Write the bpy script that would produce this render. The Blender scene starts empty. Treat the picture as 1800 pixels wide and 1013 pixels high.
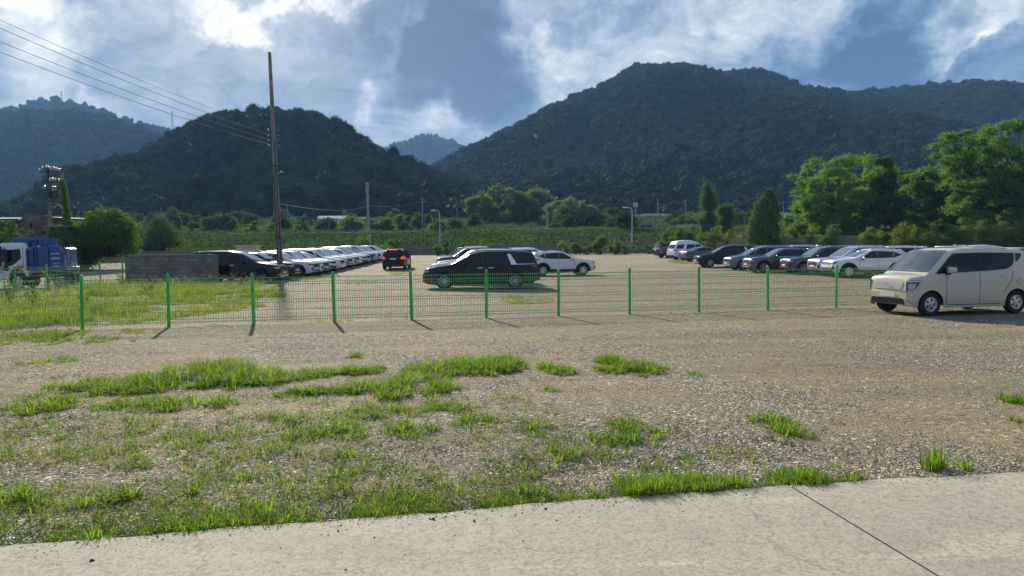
import bpy, bmesh, math, random
import numpy as np
from mathutils import Vector, Matrix, geometry as mgeo
from mathutils.bvhtree import BVHTree
random.seed(7)
RNG = np.random.default_rng(11)
R = math.radians
scene = bpy.context.scene
COL = scene.collection

# ------------------------------------------------------------------ camera
EYE = 1.73
PITCH, ROLL = R(3.14), R(0.45)
F = 1250.0                                   # focal length in pixels of the 1800 wide picture
cam_data = bpy.data.cameras.new("camera")
cam_data.sensor_width = 36.0
cam_data.lens = F / 1800.0 * 36.0
cam_data.clip_start = 0.1
cam_data.clip_end = 12000
cam = bpy.data.objects.new("camera", cam_data)
COL.objects.link(cam)
CAM_M = Matrix.Rotation(math.pi / 2 - PITCH, 3, 'X') @ Matrix.Rotation(-ROLL, 3, 'Z')
cam.matrix_world = Matrix.Translation((0, 0, EYE)) @ CAM_M.to_4x4()
scene.camera = cam

# ------------------------------------------------------------------ exposure
vs = scene.view_settings
vs.view_transform = 'Standard'
vs.look = 'None'
vs.gamma = 1.0
vs.exposure = 0.85
scene.cycles.max_bounces = 6
scene.cycles.transparent_max_bounces = 8
scene.cycles.volume_bounces = 0
scene.cycles.use_denoising = True

# ------------------------------------------------------------------ sun
SUN_AZ, SUN_EL = R(-18.8), R(26.0)           # azimuth from +Y, negative = left
sd = bpy.data.lights.new("sun", 'SUN')
sd.energy = 5.0
sd.angle = R(1.1)
sd.color = (1.0, 0.90, 0.74)
sun = bpy.data.objects.new("sun", sd)
COL.objects.link(sun)
SUN_DIR = Vector((math.sin(SUN_AZ) * math.cos(SUN_EL), math.cos(SUN_AZ) * math.cos(SUN_EL), math.sin(SUN_EL)))
sun.rotation_euler = SUN_DIR.to_track_quat('Z', 'Y').to_euler()
sun.location = SUN_DIR * 60


def pdir(px, py):
    """direction of a picture point, scaled so that its depth along +Y is 1"""
    v = CAM_M @ Vector(((px - 900) / F, -(py - 506.5) / F, -1))
    return v / v.y


def at(px, py, Y):
    v = pdir(px, py)
    return Vector((v.x * Y, Y, EYE + v.z * Y))


# ------------------------------------------------------------------ node helpers
class NT:
    def __init__(s, tree):
        s.t = tree
        s.n = tree.nodes
        s.l = tree.links

    def new(s, kind, **kw):
        n = s.n.new(kind)
        for k, v in kw.items():
            setattr(n, k, v)
        return n

    def put(s, sock, v):
        if isinstance(v, bpy.types.NodeSocket):
            s.l.new(v, sock)
        elif v is not None:
            sock.default_value = v

    def math(s, op, a, b=None, c=None, clamp=False):
        n = s.new('ShaderNodeMath', operation=op, use_clamp=clamp)
        s.put(n.inputs[0], a)
        if b is not None: s.put(n.inputs[1], b)
        if c is not None: s.put(n.inputs[2], c)
        return n.outputs[0]

    def vmath(s, op, a, b=None, scale=None):
        n = s.new('ShaderNodeVectorMath', operation=op)
        s.put(n.inputs[0], a)
        if b is not None: s.put(n.inputs[1], b)
        if scale is not None: s.put(n.inputs['Scale'], scale)
        return n.outputs['Value'] if op in ('LENGTH', 'DOT_PRODUCT', 'DISTANCE') else n.outputs[0]

    def noise(s, vec, scale, detail=4, rough=0.55, dist=0.0, out='Fac'):
        n = s.new('ShaderNodeTexNoise')
        if vec is not None: s.put(n.inputs['Vector'], vec)
        n.inputs['Scale'].default_value = scale
        n.inputs['Detail'].default_value = detail
        n.inputs['Roughness'].default_value = rough
        n.inputs['Distortion'].default_value = dist
        return n.outputs[out]

    def voro(s, vec, scale, feature='F1', out='Distance', rnd=1.0):
        n = s.new('ShaderNodeTexVoronoi', feature=feature)
        if vec is not None: s.put(n.inputs['Vector'], vec)
        n.inputs['Scale'].default_value = scale
        n.inputs['Randomness'].default_value = rnd
        return n.outputs[out]

    def maprange(s, v, a, b, c=0.0, d=1.0, smooth=True):
        n = s.new('ShaderNodeMapRange', interpolation_type='SMOOTHSTEP' if smooth else 'LINEAR')
        s.put(n.inputs[0], v)
        for i, q in enumerate((a, b, c, d)):
            s.put(n.inputs[i + 1], q)
        return n.outputs[0]

    def ramp(s, fac, stops):
        n = s.new('ShaderNodeValToRGB')
        e = n.color_ramp.elements
        while len(e) < len(stops): e.new(0.5)
        for i, (p, c) in enumerate(stops):
            e[i].position = p
            e[i].color = (*c[:3], 1)
        s.put(n.inputs[0], fac)
        return n.outputs[0]

    def mix(s, f, a, b, blend='MIX'):
        n = s.new('ShaderNodeMix', data_type='RGBA', blend_type=blend)
        s.put(n.inputs[0], f)
        s.put(n.inputs[6], a if isinstance(a, bpy.types.NodeSocket) else (*a[:3], 1))
        s.put(n.inputs[7], b if isinstance(b, bpy.types.NodeSocket) else (*b[:3], 1))
        return n.outputs[2]


# ------------------------------------------------------------------ sky
world = bpy.data.worlds.new("World")
scene.world = world
world.use_nodes = True
W = NT(world.node_tree)
W.n.clear()
tc = W.new('ShaderNodeTexCoord')
D = tc.outputs['Generated']
sky = W.new('ShaderNodeTexSky', sky_type='NISHITA', sun_disc=False)
sky.sun_elevation = SUN_EL
sky.sun_rotation = SUN_AZ
sky.dust_density = 2.0
sep = W.new('ShaderNodeSeparateXYZ')
W.put(sep.inputs[0], D)
zz = W.math('MAXIMUM', sep.outputs[2], 0.0)
inv = W.math('DIVIDE', 1.0, W.math('ADD', zz, 0.62))
flat = W.vmath('MULTIPLY', D, (1, 1, 0.9))
P = W.vmath('SCALE', flat, scale=inv)              # cloud layer overhead, seen in perspective
warp = W.vmath('SCALE', W.vmath('SUBTRACT', W.noise(P, 2.4, 6, 0.55, out='Color'), (.5, .5, .5)), scale=0.5)
PW = W.vmath('ADD', P, warp)
big = W.noise(PW, 2.0, 4, 0.5)
fine = W.noise(PW, 7.0, 8, 0.60, 0.2)
wisp = W.noise(W.vmath('MULTIPLY', PW, (1.0, 1.0, 2.6)), 22.0, 6, 0.6, 0.4)
d2 = W.vmath('ADD', D, W.vmath('SCALE', W.vmath('SUBTRACT', W.noise(D, 4.5, 8, 0.6, out='Color'), (.5, .5, .5)), scale=0.42))


def blob(px, py, rx, ry, w, soft=0.0):
    c = pdir(px, py).normalized()
    v = W.vmath('SUBTRACT', d2, tuple(c))
    v = W.vmath('MULTIPLY', v, (F / rx, F / rx, F / ry))
    return W.math('MULTIPLY', W.maprange(W.vmath('LENGTH', v), 1.18 + soft, 0.35), w)


tot = W.math('ADD', W.math('MULTIPLY', W.math('SUBTRACT', fine, 0.5), 1.08), W.maprange(sep.outputs[1], -.1, .5, .36, .46))
tot = W.math('ADD', tot, W.math('MULTIPLY', W.math('SUBTRACT', big, 0.5), 0.55))
tot = W.math('ADD', tot, W.math('MULTIPLY', W.math('SUBTRACT', wisp, 0.5), 0.36))
SKY_BLOBS = [(800, 60, 160, 150, -0.50), (765, 180, 110, 85, -0.27), (915, 190, 120, 50, -0.26), (640, 60, 120, 110, -0.14),
             (1500, 105, 140, 60, -0.33), (1590, 40, 140, 80, -0.44), (1690, 135, 90, 24, -0.34), (1420, 135, 100, 45, -0.22), (1195, 100, 45, 22, -.25),
             (330, 140, 300, 120, -0.10), (160, 40, 90, 50, -0.06), (560, 130, 130, 110, -0.10),
             (30, 130, 90, 130, 0.34), (10, 30, 90, 60, 0.25), (695, 130, 30, 60, 0.27), (628, 190, 40, 50, 0.28), (505, -12, 250, 32, 0.33), (215, 40, 40, 60, 0.22), (290, 45, 30, 50, 0.2), (160, 240, 160, 30, .12),
             (965, 70, 70, 120, 0.15), (960, 190, 150, 60, 0.10), (850, 250, 130, 34, 0.20), (1080, 60, 190, 90, 0.17),
             (1150, 20, 300, 60, 0.14), (1690, 75, 100, 70, 0.40), (1775, 40, 110, 90, 0.32), (1340, 55, 150, 60, 0.16), (1010, 130, 90, 50, .12)]
for b in SKY_BLOBS:
    tot = W.math('ADD', tot, blob(*b))
glow = W.vmath('DOT_PRODUCT', D, tuple(SUN_DIR))
glowf = W.maprange(glow, 0.92, 1.0, 0.0, 0.12)
tot = W.math('ADD', tot, glowf)
cloudc = W.ramp(tot, [(0.0, (.035, .075, .145)), (0.22, (.075, .130, .220)), (0.45, (.160, .220, .310)), (0.62, (.265, .315, .380)),
                      (0.80, (.42, .455, .485)), (1.0, (.68, .675, .64))])
skyc = W.vmath('SCALE', sky.outputs[0], scale=0.07)
fin = W.mix(0.965, skyc, cloudc)
bg = W.new('ShaderNodeBackground')
W.put(bg.inputs[0], fin)
bg.inputs[1].default_value = 1.0
wo = W.new('ShaderNodeOutputWorld')
W.l.new(bg.outputs[0], wo.inputs[0])


# ------------------------------------------------------------------ object helpers
def tag(o, label=None, cat=None, group=None, kind=None):
    if label: o['label'] = label
    if cat: o['category'] = cat
    if group: o['group'] = group
    if kind: o['kind'] = kind
    return o


def empty(name, loc=(0, 0, 0), rz=0.0, label=None, cat=None, group=None):
    o = bpy.data.objects.new(name, None)
    o.empty_display_size = 0.3
    o.location = loc
    o.rotation_euler = (0, 0, rz)
    COL.objects.link(o)
    return tag(o, label, cat, group)


def mesh_np(name, V, Q, mats, parent=None, smooth=False, midx=None, attrs=None):
    """link a mesh made of equal-sized faces (numpy arrays)"""
    V = np.asarray(V, dtype=np.float32)
    Q = np.asarray(Q, dtype=np.int32)
    me = bpy.data.meshes.new(name)
    n, k = Q.shape
    me.vertices.add(len(V))
    me.vertices.foreach_set('co', V.ravel())
    me.loops.add(n * k)
    me.loops.foreach_set('vertex_index', Q.ravel())
    me.polygons.add(n)
    me.polygons.foreach_set('loop_start', np.arange(0, n * k, k, dtype=np.int32))
    me.polygons.foreach_set('use_smooth', np.full(n, bool(smooth)))
    for m in (mats if isinstance(mats, (list, tuple)) else [mats]):
        me.materials.append(m)
    if midx is not None:
        me.polygons.foreach_set('material_index', np.asarray(midx, dtype=np.int32))
    for an, arr in (attrs or {}).items():
        a = me.attributes.new(an, 'FLOAT', 'POINT')
        a.data.foreach_set('value', np.asarray(arr, dtype=np.float32))
    me.update(calc_edges=True)
    o = bpy.data.objects.new(name, me)
    COL.objects.link(o)
    if parent is not None: o.parent = parent
    return o


class MB:
    """collects simple shapes, then links them as one mesh object"""
    def __init__(s):
        s.v = []
        s.f = []

    def add(s, vs_, fs_):
        b = len(s.v)
        s.v += [tuple(v) for v in vs_]
        s.f += [tuple(i + b for i in f) for f in fs_]
        return s

    def box(s, c, size, rz=0.0, taper=0.0, rot=None):
        x, y, z = (q / 2 for q in size)
        pts = []
        M = rot if rot is not None else Matrix.Rotation(rz, 3, 'Z')
        for dz in (-1, 1):
            k = 1 - taper if dz > 0 else 1
            for dx, dy in ((-1, -1), (1, -1), (1, 1), (-1, 1)):
                pts.append(Vector(c) + M @ Vector((dx * x * k, dy * y * k, dz * z)))
        return s.add(pts, [(3, 2, 1, 0), (4, 5, 6, 7), (0, 1, 5, 4), (1, 2, 6, 5), (2, 3, 7, 6), (3, 0, 4, 7)])

    def rbox(s, c, size, r=0.03, rz=0.0):
        """box with chamfered edges"""
        bm = bmesh.new()
        bmesh.ops.create_cube(bm, size=1.0)
        for v in bm.verts: v.co = Vector((v.co.x * size[0], v.co.y * size[1], v.co.z * size[2]))
        bmesh.ops.bevel(bm, geom=list(bm.edges), offset=r, segments=2, profile=0.5, affect='EDGES')
        M = Matrix.Translation(c) @ Matrix.Rotation(rz, 4, 'Z')
        bm.verts.index_update()
        s.add([M @ v.co for v in bm.verts], [[v.index for v in f.verts] for f in bm.faces])
        bm.free()
        return s

    def tube(s, pts, rad, seg=8, caps=True):
        pts = [Vector(p) for p in pts]
        n = len(pts)
        rad = [rad] * n if not isinstance(rad, (list, tuple)) else rad
        b = len(s.v)
        up = Vector((0, 0, 1))
        for i, p in enumerate(pts):
            d = (pts[min(i + 1, n - 1)] - pts[max(i - 1, 0)]).normalized()
            a = d.cross(up)
            if a.length < 1e-3: a = d.cross(Vector((1, 0, 0)))
            a.normalize()
            c = d.cross(a)
            for k in range(seg):
                t = 2 * math.pi * k / seg
                s.v.append(tuple(p + (a * math.cos(t) + c * math.sin(t)) * rad[i]))
        for i in range(n - 1):
            for k in range(seg):
                k2 = (k + 1) % seg
                s.f.append((b + i * seg + k, b + i * seg + k2, b + (i + 1) * seg + k2, b + (i + 1) * seg + k))
        if caps:
            s.f.append(tuple(b + k for k in range(seg))[::-1])
            s.f.append(tuple(b + (n - 1) * seg + k for k in range(seg)))
        return s

    def lathe(s, prof, seg=24, axis='Z', c=(0, 0, 0), closed=False):
        """prof: (radius, height) pairs turned round an axis"""
        b = len(s.v)
        m = len(prof)
        for k in range(seg):
            t = 2 * math.pi * k / seg
            for r_, h in prof:
                x, y = r_ * math.cos(t), r_ * math.sin(t)
                p = {'Z': (x, y, h), 'Y': (x, h, y), 'X': (h, x, y)}[axis]
                s.v.append((p[0] + c[0], p[1] + c[1], p[2] + c[2]))
        for k in range(seg):
            k2 = (k + 1) % seg
            for j in range(m - 1 + (1 if closed else 0)):
                j2 = (j + 1) % m
                s.f.append((b + k * m + j, b + k2 * m + j, b + k2 * m + j2, b + k * m + j2))
        return s

    def build(s, name, mat, parent=None, smooth=None):
        me = bpy.data.meshes.new(name)
        me.from_pydata(s.v, [], s.f)
        bm = bmesh.new()
        bm.from_mesh(me)
        bmesh.ops.recalc_face_normals(bm, faces=list(bm.faces))
        bm.to_mesh(me)
        bm.free()
        me.materials.append(mat)
        if smooth is not None:
            me.polygons.foreach_set('use_smooth', [True] * len(me.polygons))
            me.set_sharp_from_angle(angle=R(smooth))
        me.update()
        o = bpy.data.objects.new(name, me)
        COL.objects.link(o)
        if parent is not None: o.parent = parent
        return o


def copy_tree(o, parent=None):
    c = o.copy()
    COL.objects.link(c)
    if parent is not None:
        c.parent = parent
        c.matrix_parent_inverse = o.matrix_parent_inverse
    for ch in list(o.children):
        copy_tree(ch, c)
    return c


def smoothstep(a, b, x):
    t = np.clip((x - a) / (b - a), 0, 1)
    return t * t * (3 - 2 * t)


def vnoise(x, y, seed=0):
    """smooth value noise, numpy"""
    x = np.asarray(x, dtype=np.float64); y = np.asarray(y, dtype=np.float64)
    xi = np.floor(x).astype(np.int64); yi = np.floor(y).astype(np.int64)
    fx = x - xi; fy = y - yi
    fx = fx * fx * (3 - 2 * fx); fy = fy * fy * (3 - 2 * fy)

    def h(a, b):
        n = (a * 374761393 + b * 668265263 + seed * 982451653) & 0x7fffffff
        n = ((n ^ (n >> 13)) * 1274126177) & 0x7fffffff
        return ((n ^ (n >> 16)) & 0xffff) / 65535.0
    return (h(xi, yi) * (1 - fx) + h(xi + 1, yi) * fx) * (1 - fy) + (h(xi, yi + 1) * (1 - fx) + h(xi + 1, yi + 1) * fx) * fy


def fbm(x, y, seed=0, oct_=4):
    v = 0; a = 0.5; t = 0
    for o in range(oct_):
        v = v + a * vnoise(np.asarray(x) * 2 ** o, np.asarray(y) * 2 ** o, seed + o * 17)
        t += a; a *= 0.5
    return v / t


# ------------------------------------------------------------------ ground heights
def lot_z(X, Y):
    X = np.asarray(X, dtype=float); Y = np.asarray(Y, dtype=float)
    t = np.clip(Y - 46, 0, None)
    return np.where(t < 8, 0.019 * t * t / 16, 0.019 * (t - 4))


def ground(px, py):
    """where the line of sight of a picture point meets the gravel"""
    v = pdir(px, py)
    lo, hi = 1.0, 140.0
    for _ in range(60):
        m = (lo + hi) / 2
        if EYE + v.z * m > float(lot_z(v.x * m, m)): lo = m
        else: hi = m
    return Vector((v.x * lo, lo, float(lot_z(v.x * lo, lo))))
# ------------------------------------------------------------------ materials of the land
def material(name):
    m = bpy.data.materials.new(name)
    m.use_nodes = True
    m.node_tree.nodes.clear()
    return m, NT(m.node_tree)


def finish(T, bsdf, disp=None):
    o = T.new('ShaderNodeOutputMaterial')
    T.l.new(bsdf, o.inputs['Surface'])
    if disp is not None: T.l.new(disp, o.inputs['Displacement'])


def principled(T, color, rough=0.6, metal=0.0, normal=None, spec=0.5, coat=0.0):
    b = T.new('ShaderNodeBsdfPrincipled')
    T.put(b.inputs['Base Color'], color if isinstance(color, bpy.types.NodeSocket) else (*color[:3], 1))
    T.put(b.inputs['Roughness'], rough)
    T.put(b.inputs['Metallic'], metal)
    b.inputs['Specular IOR Level'].default_value = spec
    b.inputs['Coat Weight'].default_value = coat
    b.inputs['Coat Roughness'].default_value = 0.03
    if normal is not None: T.l.new(normal, b.inputs['Normal'])
    return b


def bump(T, h, strength=0.5, dist=0.02, normal=None):
    n = T.new('ShaderNodeBump')
    n.inputs['Strength'].default_value = strength
    n.inputs['Distance'].default_value = dist
    T.put(n.inputs['Height'], h)
    if normal is not None: T.l.new(normal, n.inputs['Normal'])
    return n.outputs[0]


def simple(name, color, rough=0.6, metal=0.0, vary=0.12, scale=6.0, spec=0.5, coat=0.0, bumpy=0.0):
    m, T = material(name)
    g = T.new('ShaderNodeTexCoord').outputs['Object']
    n = T.noise(g, scale, 5, 0.6)
    c = T.mix(T.maprange(n, 0.3, 0.7), tuple(q * (1 - vary) for q in color), tuple(min(1, q * (1 + vary)) for q in color))
    nm = bump(T, T.noise(g, scale * 6, 4), bumpy, 0.01) if bumpy else None
    finish(T, principled(T, c, rough, metal, nm, spec, coat).outputs[0])
    return m


def foliage(name, dark, light, trans=0.35, tint=(1.0, 1.0, 0.45), rough=0.55, per_object=0.25, power=1.0):
    """leaves that let sunlight through; every leaf and every plant a slightly different green"""
    m, T = material(name)
    geo = T.new('ShaderNodeNewGeometry')
    oi = T.new('ShaderNodeObjectInfo')
    f = T.math('ADD', T.math('MULTIPLY', geo.outputs['Random Per Island'], 1 - per_object), T.math('MULTIPLY', oi.outputs['Random'], per_object))
    if power != 1.0: f = T.math('POWER', f, power)
    c = T.mix(f, dark, light)
    b = principled(T, c, rough, spec=0.3)
    tr = T.new('ShaderNodeBsdfTranslucent')
    T.put(tr.inputs[0], T.mix(1.0, c, tint, 'MULTIPLY'))
    tm = T.new('ShaderNodeVectorMath', operation='SCALE')
    ms = T.new('ShaderNodeMixShader')
    ms.inputs[0].default_value = trans
    T.l.new(b.outputs[0], ms.inputs[1]); T.l.new(tr.outputs[0], ms.inputs[2])
    T.n.remove(tm)
    finish(T, ms.outputs[0])
    return m


def mat_gravel():
    m, T = material("gravel")
    g = T.new('ShaderNodeTexCoord').outputs['Object']
    v1 = T.new('ShaderNodeTexVoronoi'); T.put(v1.inputs['Vector'], g); v1.inputs['Scale'].default_value = 46
    v2 = T.new('ShaderNodeTexVoronoi'); T.put(v2.inputs['Vector'], g); v2.inputs['Scale'].default_value = 130
    sepc = T.new('ShaderNodeSeparateColor'); T.l.new(v1.outputs['Color'], sepc.inputs[0])
    sepd = T.new('ShaderNodeSeparateColor'); T.l.new(v2.outputs['Color'], sepd.inputs[0])
    stone = T.ramp(sepc.outputs[0], [(0, (.070, .065, .060)), (.3, (.14, .131, .12)), (.65, (.245, .23, .21)), (.88, (.37, .35, .325)), (1, (.70, .68, .65))])
    grit = T.ramp(sepd.outputs[0], [(0, (.085, .070, .053)), (.45, (.18, .153, .12)), (.85, (.31, .27, .22)), (1, (.64, .60, .55))])
    sx = T.new('ShaderNodeMapping'); sx.inputs['Scale'].default_value = (.16, 1.0, 1); T.put(sx.inputs[0], g)
    streak = T.noise(sx.outputs[0], .9, 6, .6, .6)
    patch = T.noise(g, .33, 6, .62, .5)
    mid = T.noise(g, 2.2, 5, .65)
    # washed stones show where the surface has been scoured, packed sandy grit elsewhere
    k = T.maprange(T.math('ADD', patch, T.math('MULTIPLY', T.math('SUBTRACT', mid, .5), .35)), .44, .60)
    c = T.mix(k, stone, grit)
    dust = T.ramp(streak, [(0, (.72, .68, .62)), (.42, (.92, .875, .80)), (.55, (1.08, 1.0, .87)), (.72, (1.32, 1.17, .95)), (1, (1.5, 1.28, .99))])
    c = T.mix(1.0, c, dust, 'MULTIPLY')
    v3 = T.new('ShaderNodeTexVoronoi'); T.put(v3.inputs['Vector'], g); v3.inputs['Scale'].default_value = 17
    se = T.new('ShaderNodeSeparateColor'); T.l.new(v3.outputs['Color'], se.inputs[0])
    core = T.maprange(v3.outputs['Distance'], .62, .34)
    big_ = T.ramp(se.outputs[0], [(0, (.45, .42, .36)), (.16, (.70, .68, .64)), (.30, (1, 1, 1)), (.80, (1.05, 1.04, 1.02)), (.93, (1.6, 1.56, 1.5)), (1, (2.3, 2.25, 2.2))])
    c = T.mix(core, c, T.mix(1.0, c, big_, 'MULTIPLY'))
    c = T.mix(1.0, c, (1.14, 1.135, 1.01), 'MULTIPLY')
    c = T.mix(T.maprange(T.noise(g, .09, 3), .35, .7, 0, .35), c, (.20, .163, .115))
    h = T.math('ADD', T.math('MULTIPLY', T.math('SUBTRACT', 1.0, v1.outputs['Distance']), T.math('SUBTRACT', 1.25, k)), T.math('MULTIPLY', v2.outputs['Distance'], -.4))
    nrm = bump(T, h, 1.0, .022, bump(T, T.math('ADD', mid, T.math('MULTIPLY', streak, 1.2)), .5, .05))
    finish(T, principled(T, c, .9, normal=nrm, spec=.12).outputs[0])
    return m


def mat_concrete(name="concrete", base=(.415, .375, .295), stain=.5):
    m, T = material(name)
    g = T.new('ShaderNodeTexCoord').outputs['Object']
    a = T.noise(g, .9, 8, .65, .4)
    sx = T.new('ShaderNodeMapping'); sx.inputs['Scale'].default_value = (.5, 2.2, 1); sx.inputs['Rotation'].default_value = (0, 0, .3); T.put(sx.inputs[0], g)
    s = T.noise(sx.outputs[0], 1.1, 7, .65, .8)
    f = T.noise(g, 38, 6, .75)
    f2 = T.noise(g, 260, 3, .7)
    c = T.ramp(a, [(0.2, tuple(q * (1 - .45 * stain) for q in base)), (.5, base), (.8, tuple(q * (1 + .22 * stain) for q in base))])
    c = T.mix(T.maprange(s, .53, .66, 0, .6), c, tuple(min(1, q * 1.4) for q in base))
    c = T.mix(T.maprange(s, .42, .30, 0, .35), c, tuple(q * .72 for q in base))
    c = T.mix(T.maprange(T.noise(g, 16, 6, .75), .48, .66, 0, .6), c, tuple(q * .66 for q in base))
    c = T.mix(T.maprange(f, .46, .62, 0, .8), c, tuple(q * .56 for q in base))
    c = T.mix(T.maprange(T.noise(g, 110, 4, .7), .56, .70, 0, .55), c, tuple(min(1, q * 1.7) for q in base))
    sp = T.voro(g, 55)
    pit = T.math('MULTIPLY', T.maprange(sp, .24, .10), T.maprange(T.noise(g, 4, 3), .42, .58))
    c = T.mix(T.math('MULTIPLY', pit, .5), c, (.10, .09, .08))
    wv = T.vmath('ADD', g, T.vmath('SCALE', T.noise(g, 2.0, 5, .6, out='Color'), scale=.5))
    ck = T.math('MULTIPLY', T.maprange(T.voro(wv, .42, 'DISTANCE_TO_EDGE'), .006, .0015), T.maprange(T.noise(g, .8, 2), .40, .55))
    c = T.mix(T.math('MULTIPLY', ck, .28), c, (.07, .062, .05))
    h = T.math('ADD', T.math('MULTIPLY', f, .5), T.math('ADD', T.math('MULTIPLY', f2, .35), T.math('MULTIPLY', pit, -.8)))
    finish(T, principled(T, c, .85, normal=bump(T, h, .8, .010), spec=.3).outputs[0])
    return m


def mat_field():
    m, T = material("field_soil")
    g = T.new('ShaderNodeTexCoord').outputs['Object']
    a = T.noise(g, .05, 6, .6); b = T.noise(g, .7, 5, .6)
    c = T.ramp(T.math('ADD', T.math('MULTIPLY', a, .5), T.math('MULTIPLY', b, .5)), [(.3, (.020, .036, .014)), (.5, (.035, .060, .020)), (.7, (.06, .085, .03))])
    finish(T, principled(T, c, .9, normal=bump(T, b, .8, .3), spec=.1).outputs[0])
    return m


M_GRAVEL = mat_gravel()
M_CONC = mat_concrete()
M_FIELD = mat_field()
M_FOREST = foliage("forest_leaves", (.007, .018, .007), (.052, .090, .022), .18, rough=.95, per_object=.72, power=1.7)
M_FORESTFLOOR = simple("forest_floor", (.016, .026, .012), .95, vary=.3, scale=.05, spec=.1)

EDGE = np.array([tuple(ground(*q))[:2] for q in ((-300, 985), (0, 964), (150, 956), (300, 941), (500, 926), (650, 916), (895, 895), (1050, 881), (1200, 871), (1350, 861), (1550, 847), (1795, 835), (2100, 818))])


def slab_edge(x):
    return float(np.interp(x, EDGE[:, 0], EDGE[:, 1], left=EDGE[0, 1] - .2 * (EDGE[0, 0] - x), right=EDGE[-1, 1] + .17 * (x - EDGE[-1, 0]))) + .012 * math.sin(x * 7.1 + 1) + .008 * math.sin(x * 17)




def lot_bumps(X, Y):
    """small unevenness of the gravel, none at the pavement edge"""
    e = np.interp(X, EDGE[:, 0], EDGE[:, 1], left=EDGE[0, 1], right=EDGE[-1, 1])
    return 0.040 * (fbm(X * .8, Y * .8, 3) - .55) * smoothstep(.05, 1.2, Y - e) * smoothstep(60, 30, np.abs(X)) - .02 * smoothstep(0, -.25, Y - e)


# ------------------------------------------------------------------ gravel lot: one sheet, gently rising to the back wall
xs = np.concatenate([np.linspace(-700, -62, 20), np.linspace(-60, 60, 161), np.linspace(62, 700, 20)])
ys = np.concatenate([np.linspace(-40, -2, 6), np.linspace(-1, 30, 156), np.linspace(31, 112, 60)])
XX, YY = np.meshgrid(xs, ys)
ZZ = lot_z(XX, YY) + lot_bumps(XX, YY)
ruts = np.exp(-((YY - (11.6 + .19 * XX)) / .28) ** 2) + np.exp(-((YY - (13.1 + .19 * XX)) / .28) ** 2)
ZZ -= .025 * ruts * smoothstep(40, 20, np.abs(XX))
nx, ny = len(xs), len(ys)
ii = np.arange(nx * ny).reshape(ny, nx)
Q = np.stack([ii[:-1, :-1], ii[:-1, 1:], ii[1:, 1:], ii[1:, :-1]], -1).reshape(-1, 4)
ground_o = mesh_np("ground", np.stack([XX, YY, ZZ], -1).reshape(-1, 3), Q, M_GRAVEL, smooth=True)
tag(ground_o, "brown grey gravel lot with faint wheel ruts", "ground", kind='structure')


# concrete apron under the camera, in three cast bays with open joints
def gpt(px, py):
    p = ground(px, py)
    return p.x, p.y


J0, J1 = gpt(1400, 866), gpt(1640, 1013)


def joint_x(y):                                      # the joint runs from the edge towards the camera
    return J0[0] + (J1[0] - J0[0]) * (y - J0[1]) / (J1[1] - J0[1])


V = []; Fc = []
for x0f, x1f in ((lambda y: -30.0, lambda y: joint_x(y) - 7.0), (lambda y: joint_x(y) - 6.988, lambda y: joint_x(y) - .006), (lambda y: joint_x(y) + .006, lambda y: 30.0)):
    n = 140
    b = len(V)
    for i in range(n + 1):
        t = i / n
        for j, r_ in enumerate((0.0, .35, .7, .985, 1.0)):
            x = None
            ye = 4.6
            for _ in range(8):
                x = x0f(ye) * (1 - t) + x1f(ye) * t
                ye = slab_edge(x)
            y = -12 + (ye + 12) * r_
            x = x0f(y) * (1 - t) + x1f(y) * t
            V.append((x, y, .018))
        V.append((x, y + .012 * math.sin(i * 2.3) + .01, -.03))
    for i in range(n):
        for j in range(5):
            a = b + i * 6 + j
            Fc.append((a, a + 6, a + 7, a + 1))
pave = mesh_np("pavement", V, Fc, M_CONC)
tag(pave, "weathered grey concrete pavement along the bottom edge", "pavement", kind='structure')
# dirt packed into the joints
M_JOINT = simple("joint_dirt", (.055, .048, .040), .95, vary=.4, scale=20)
jb = MB()
for off in (0.0, -6.994):
    jb.add([(joint_x(-12) + off - .02, -12, .010), (joint_x(-12) + off + .02, -12, .010), (joint_x(5.0) + off + .02, 4.9 if off else 5.2, .010), (joint_x(5.0) + off - .02, 4.9 if off else 5.2, .010)], [(0, 1, 2, 3)])
tag(jb.build("joint_dirt", M_JOINT), "dark dirt packed into the pavement joint", "dirt", kind='structure')


# ------------------------------------------------------------------ fields between the back wall and the hills
def field_z(X, Y):
    X = np.asarray(X, dtype=float); Y = np.asarray(Y, dtype=float)
    z = np.interp(Y, [104, 112, 126, 133, 150, 185, 225, 300, 420], [.95, 1.3, 3.4, 4.3, 4.8, 7.5, 11.0, 17, 30])
    z = z + smoothstep(110, 140, Y) * (fbm(X * .03, Y * .05, 5) - .5) * 1.6
    return z


fx = np.linspace(-420, 480, 181); fy = np.concatenate([[106.0, 110], np.linspace(113, 140, 14), np.linspace(146, 420, 40)])
XX, YY = np.meshgrid(fx, fy)
nx, ny = len(fx), len(fy)
ii = np.arange(nx * ny).reshape(ny, nx)
Q = np.stack([ii[:-1, :-1], ii[:-1, 1:], ii[1:, 1:], ii[1:, :-1]], -1).reshape(-1, 4)
tag(mesh_np("field", np.stack([XX, YY, field_z(XX, YY)], -1).reshape(-1, 3), Q, M_FIELD, smooth=True),
    "green farm land rising from the wall to the hills", "field", kind='structure')
far = MB().add([(-1480, 300, -.5), (1480, 300, -.5), (1480, 2500, -.5), (-1480, 2500, -.5)], [(0, 1, 2, 3)])
tag(far.build("terrain", M_FIELD), "valley floor behind the hills", "terrain", kind='structure')


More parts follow.
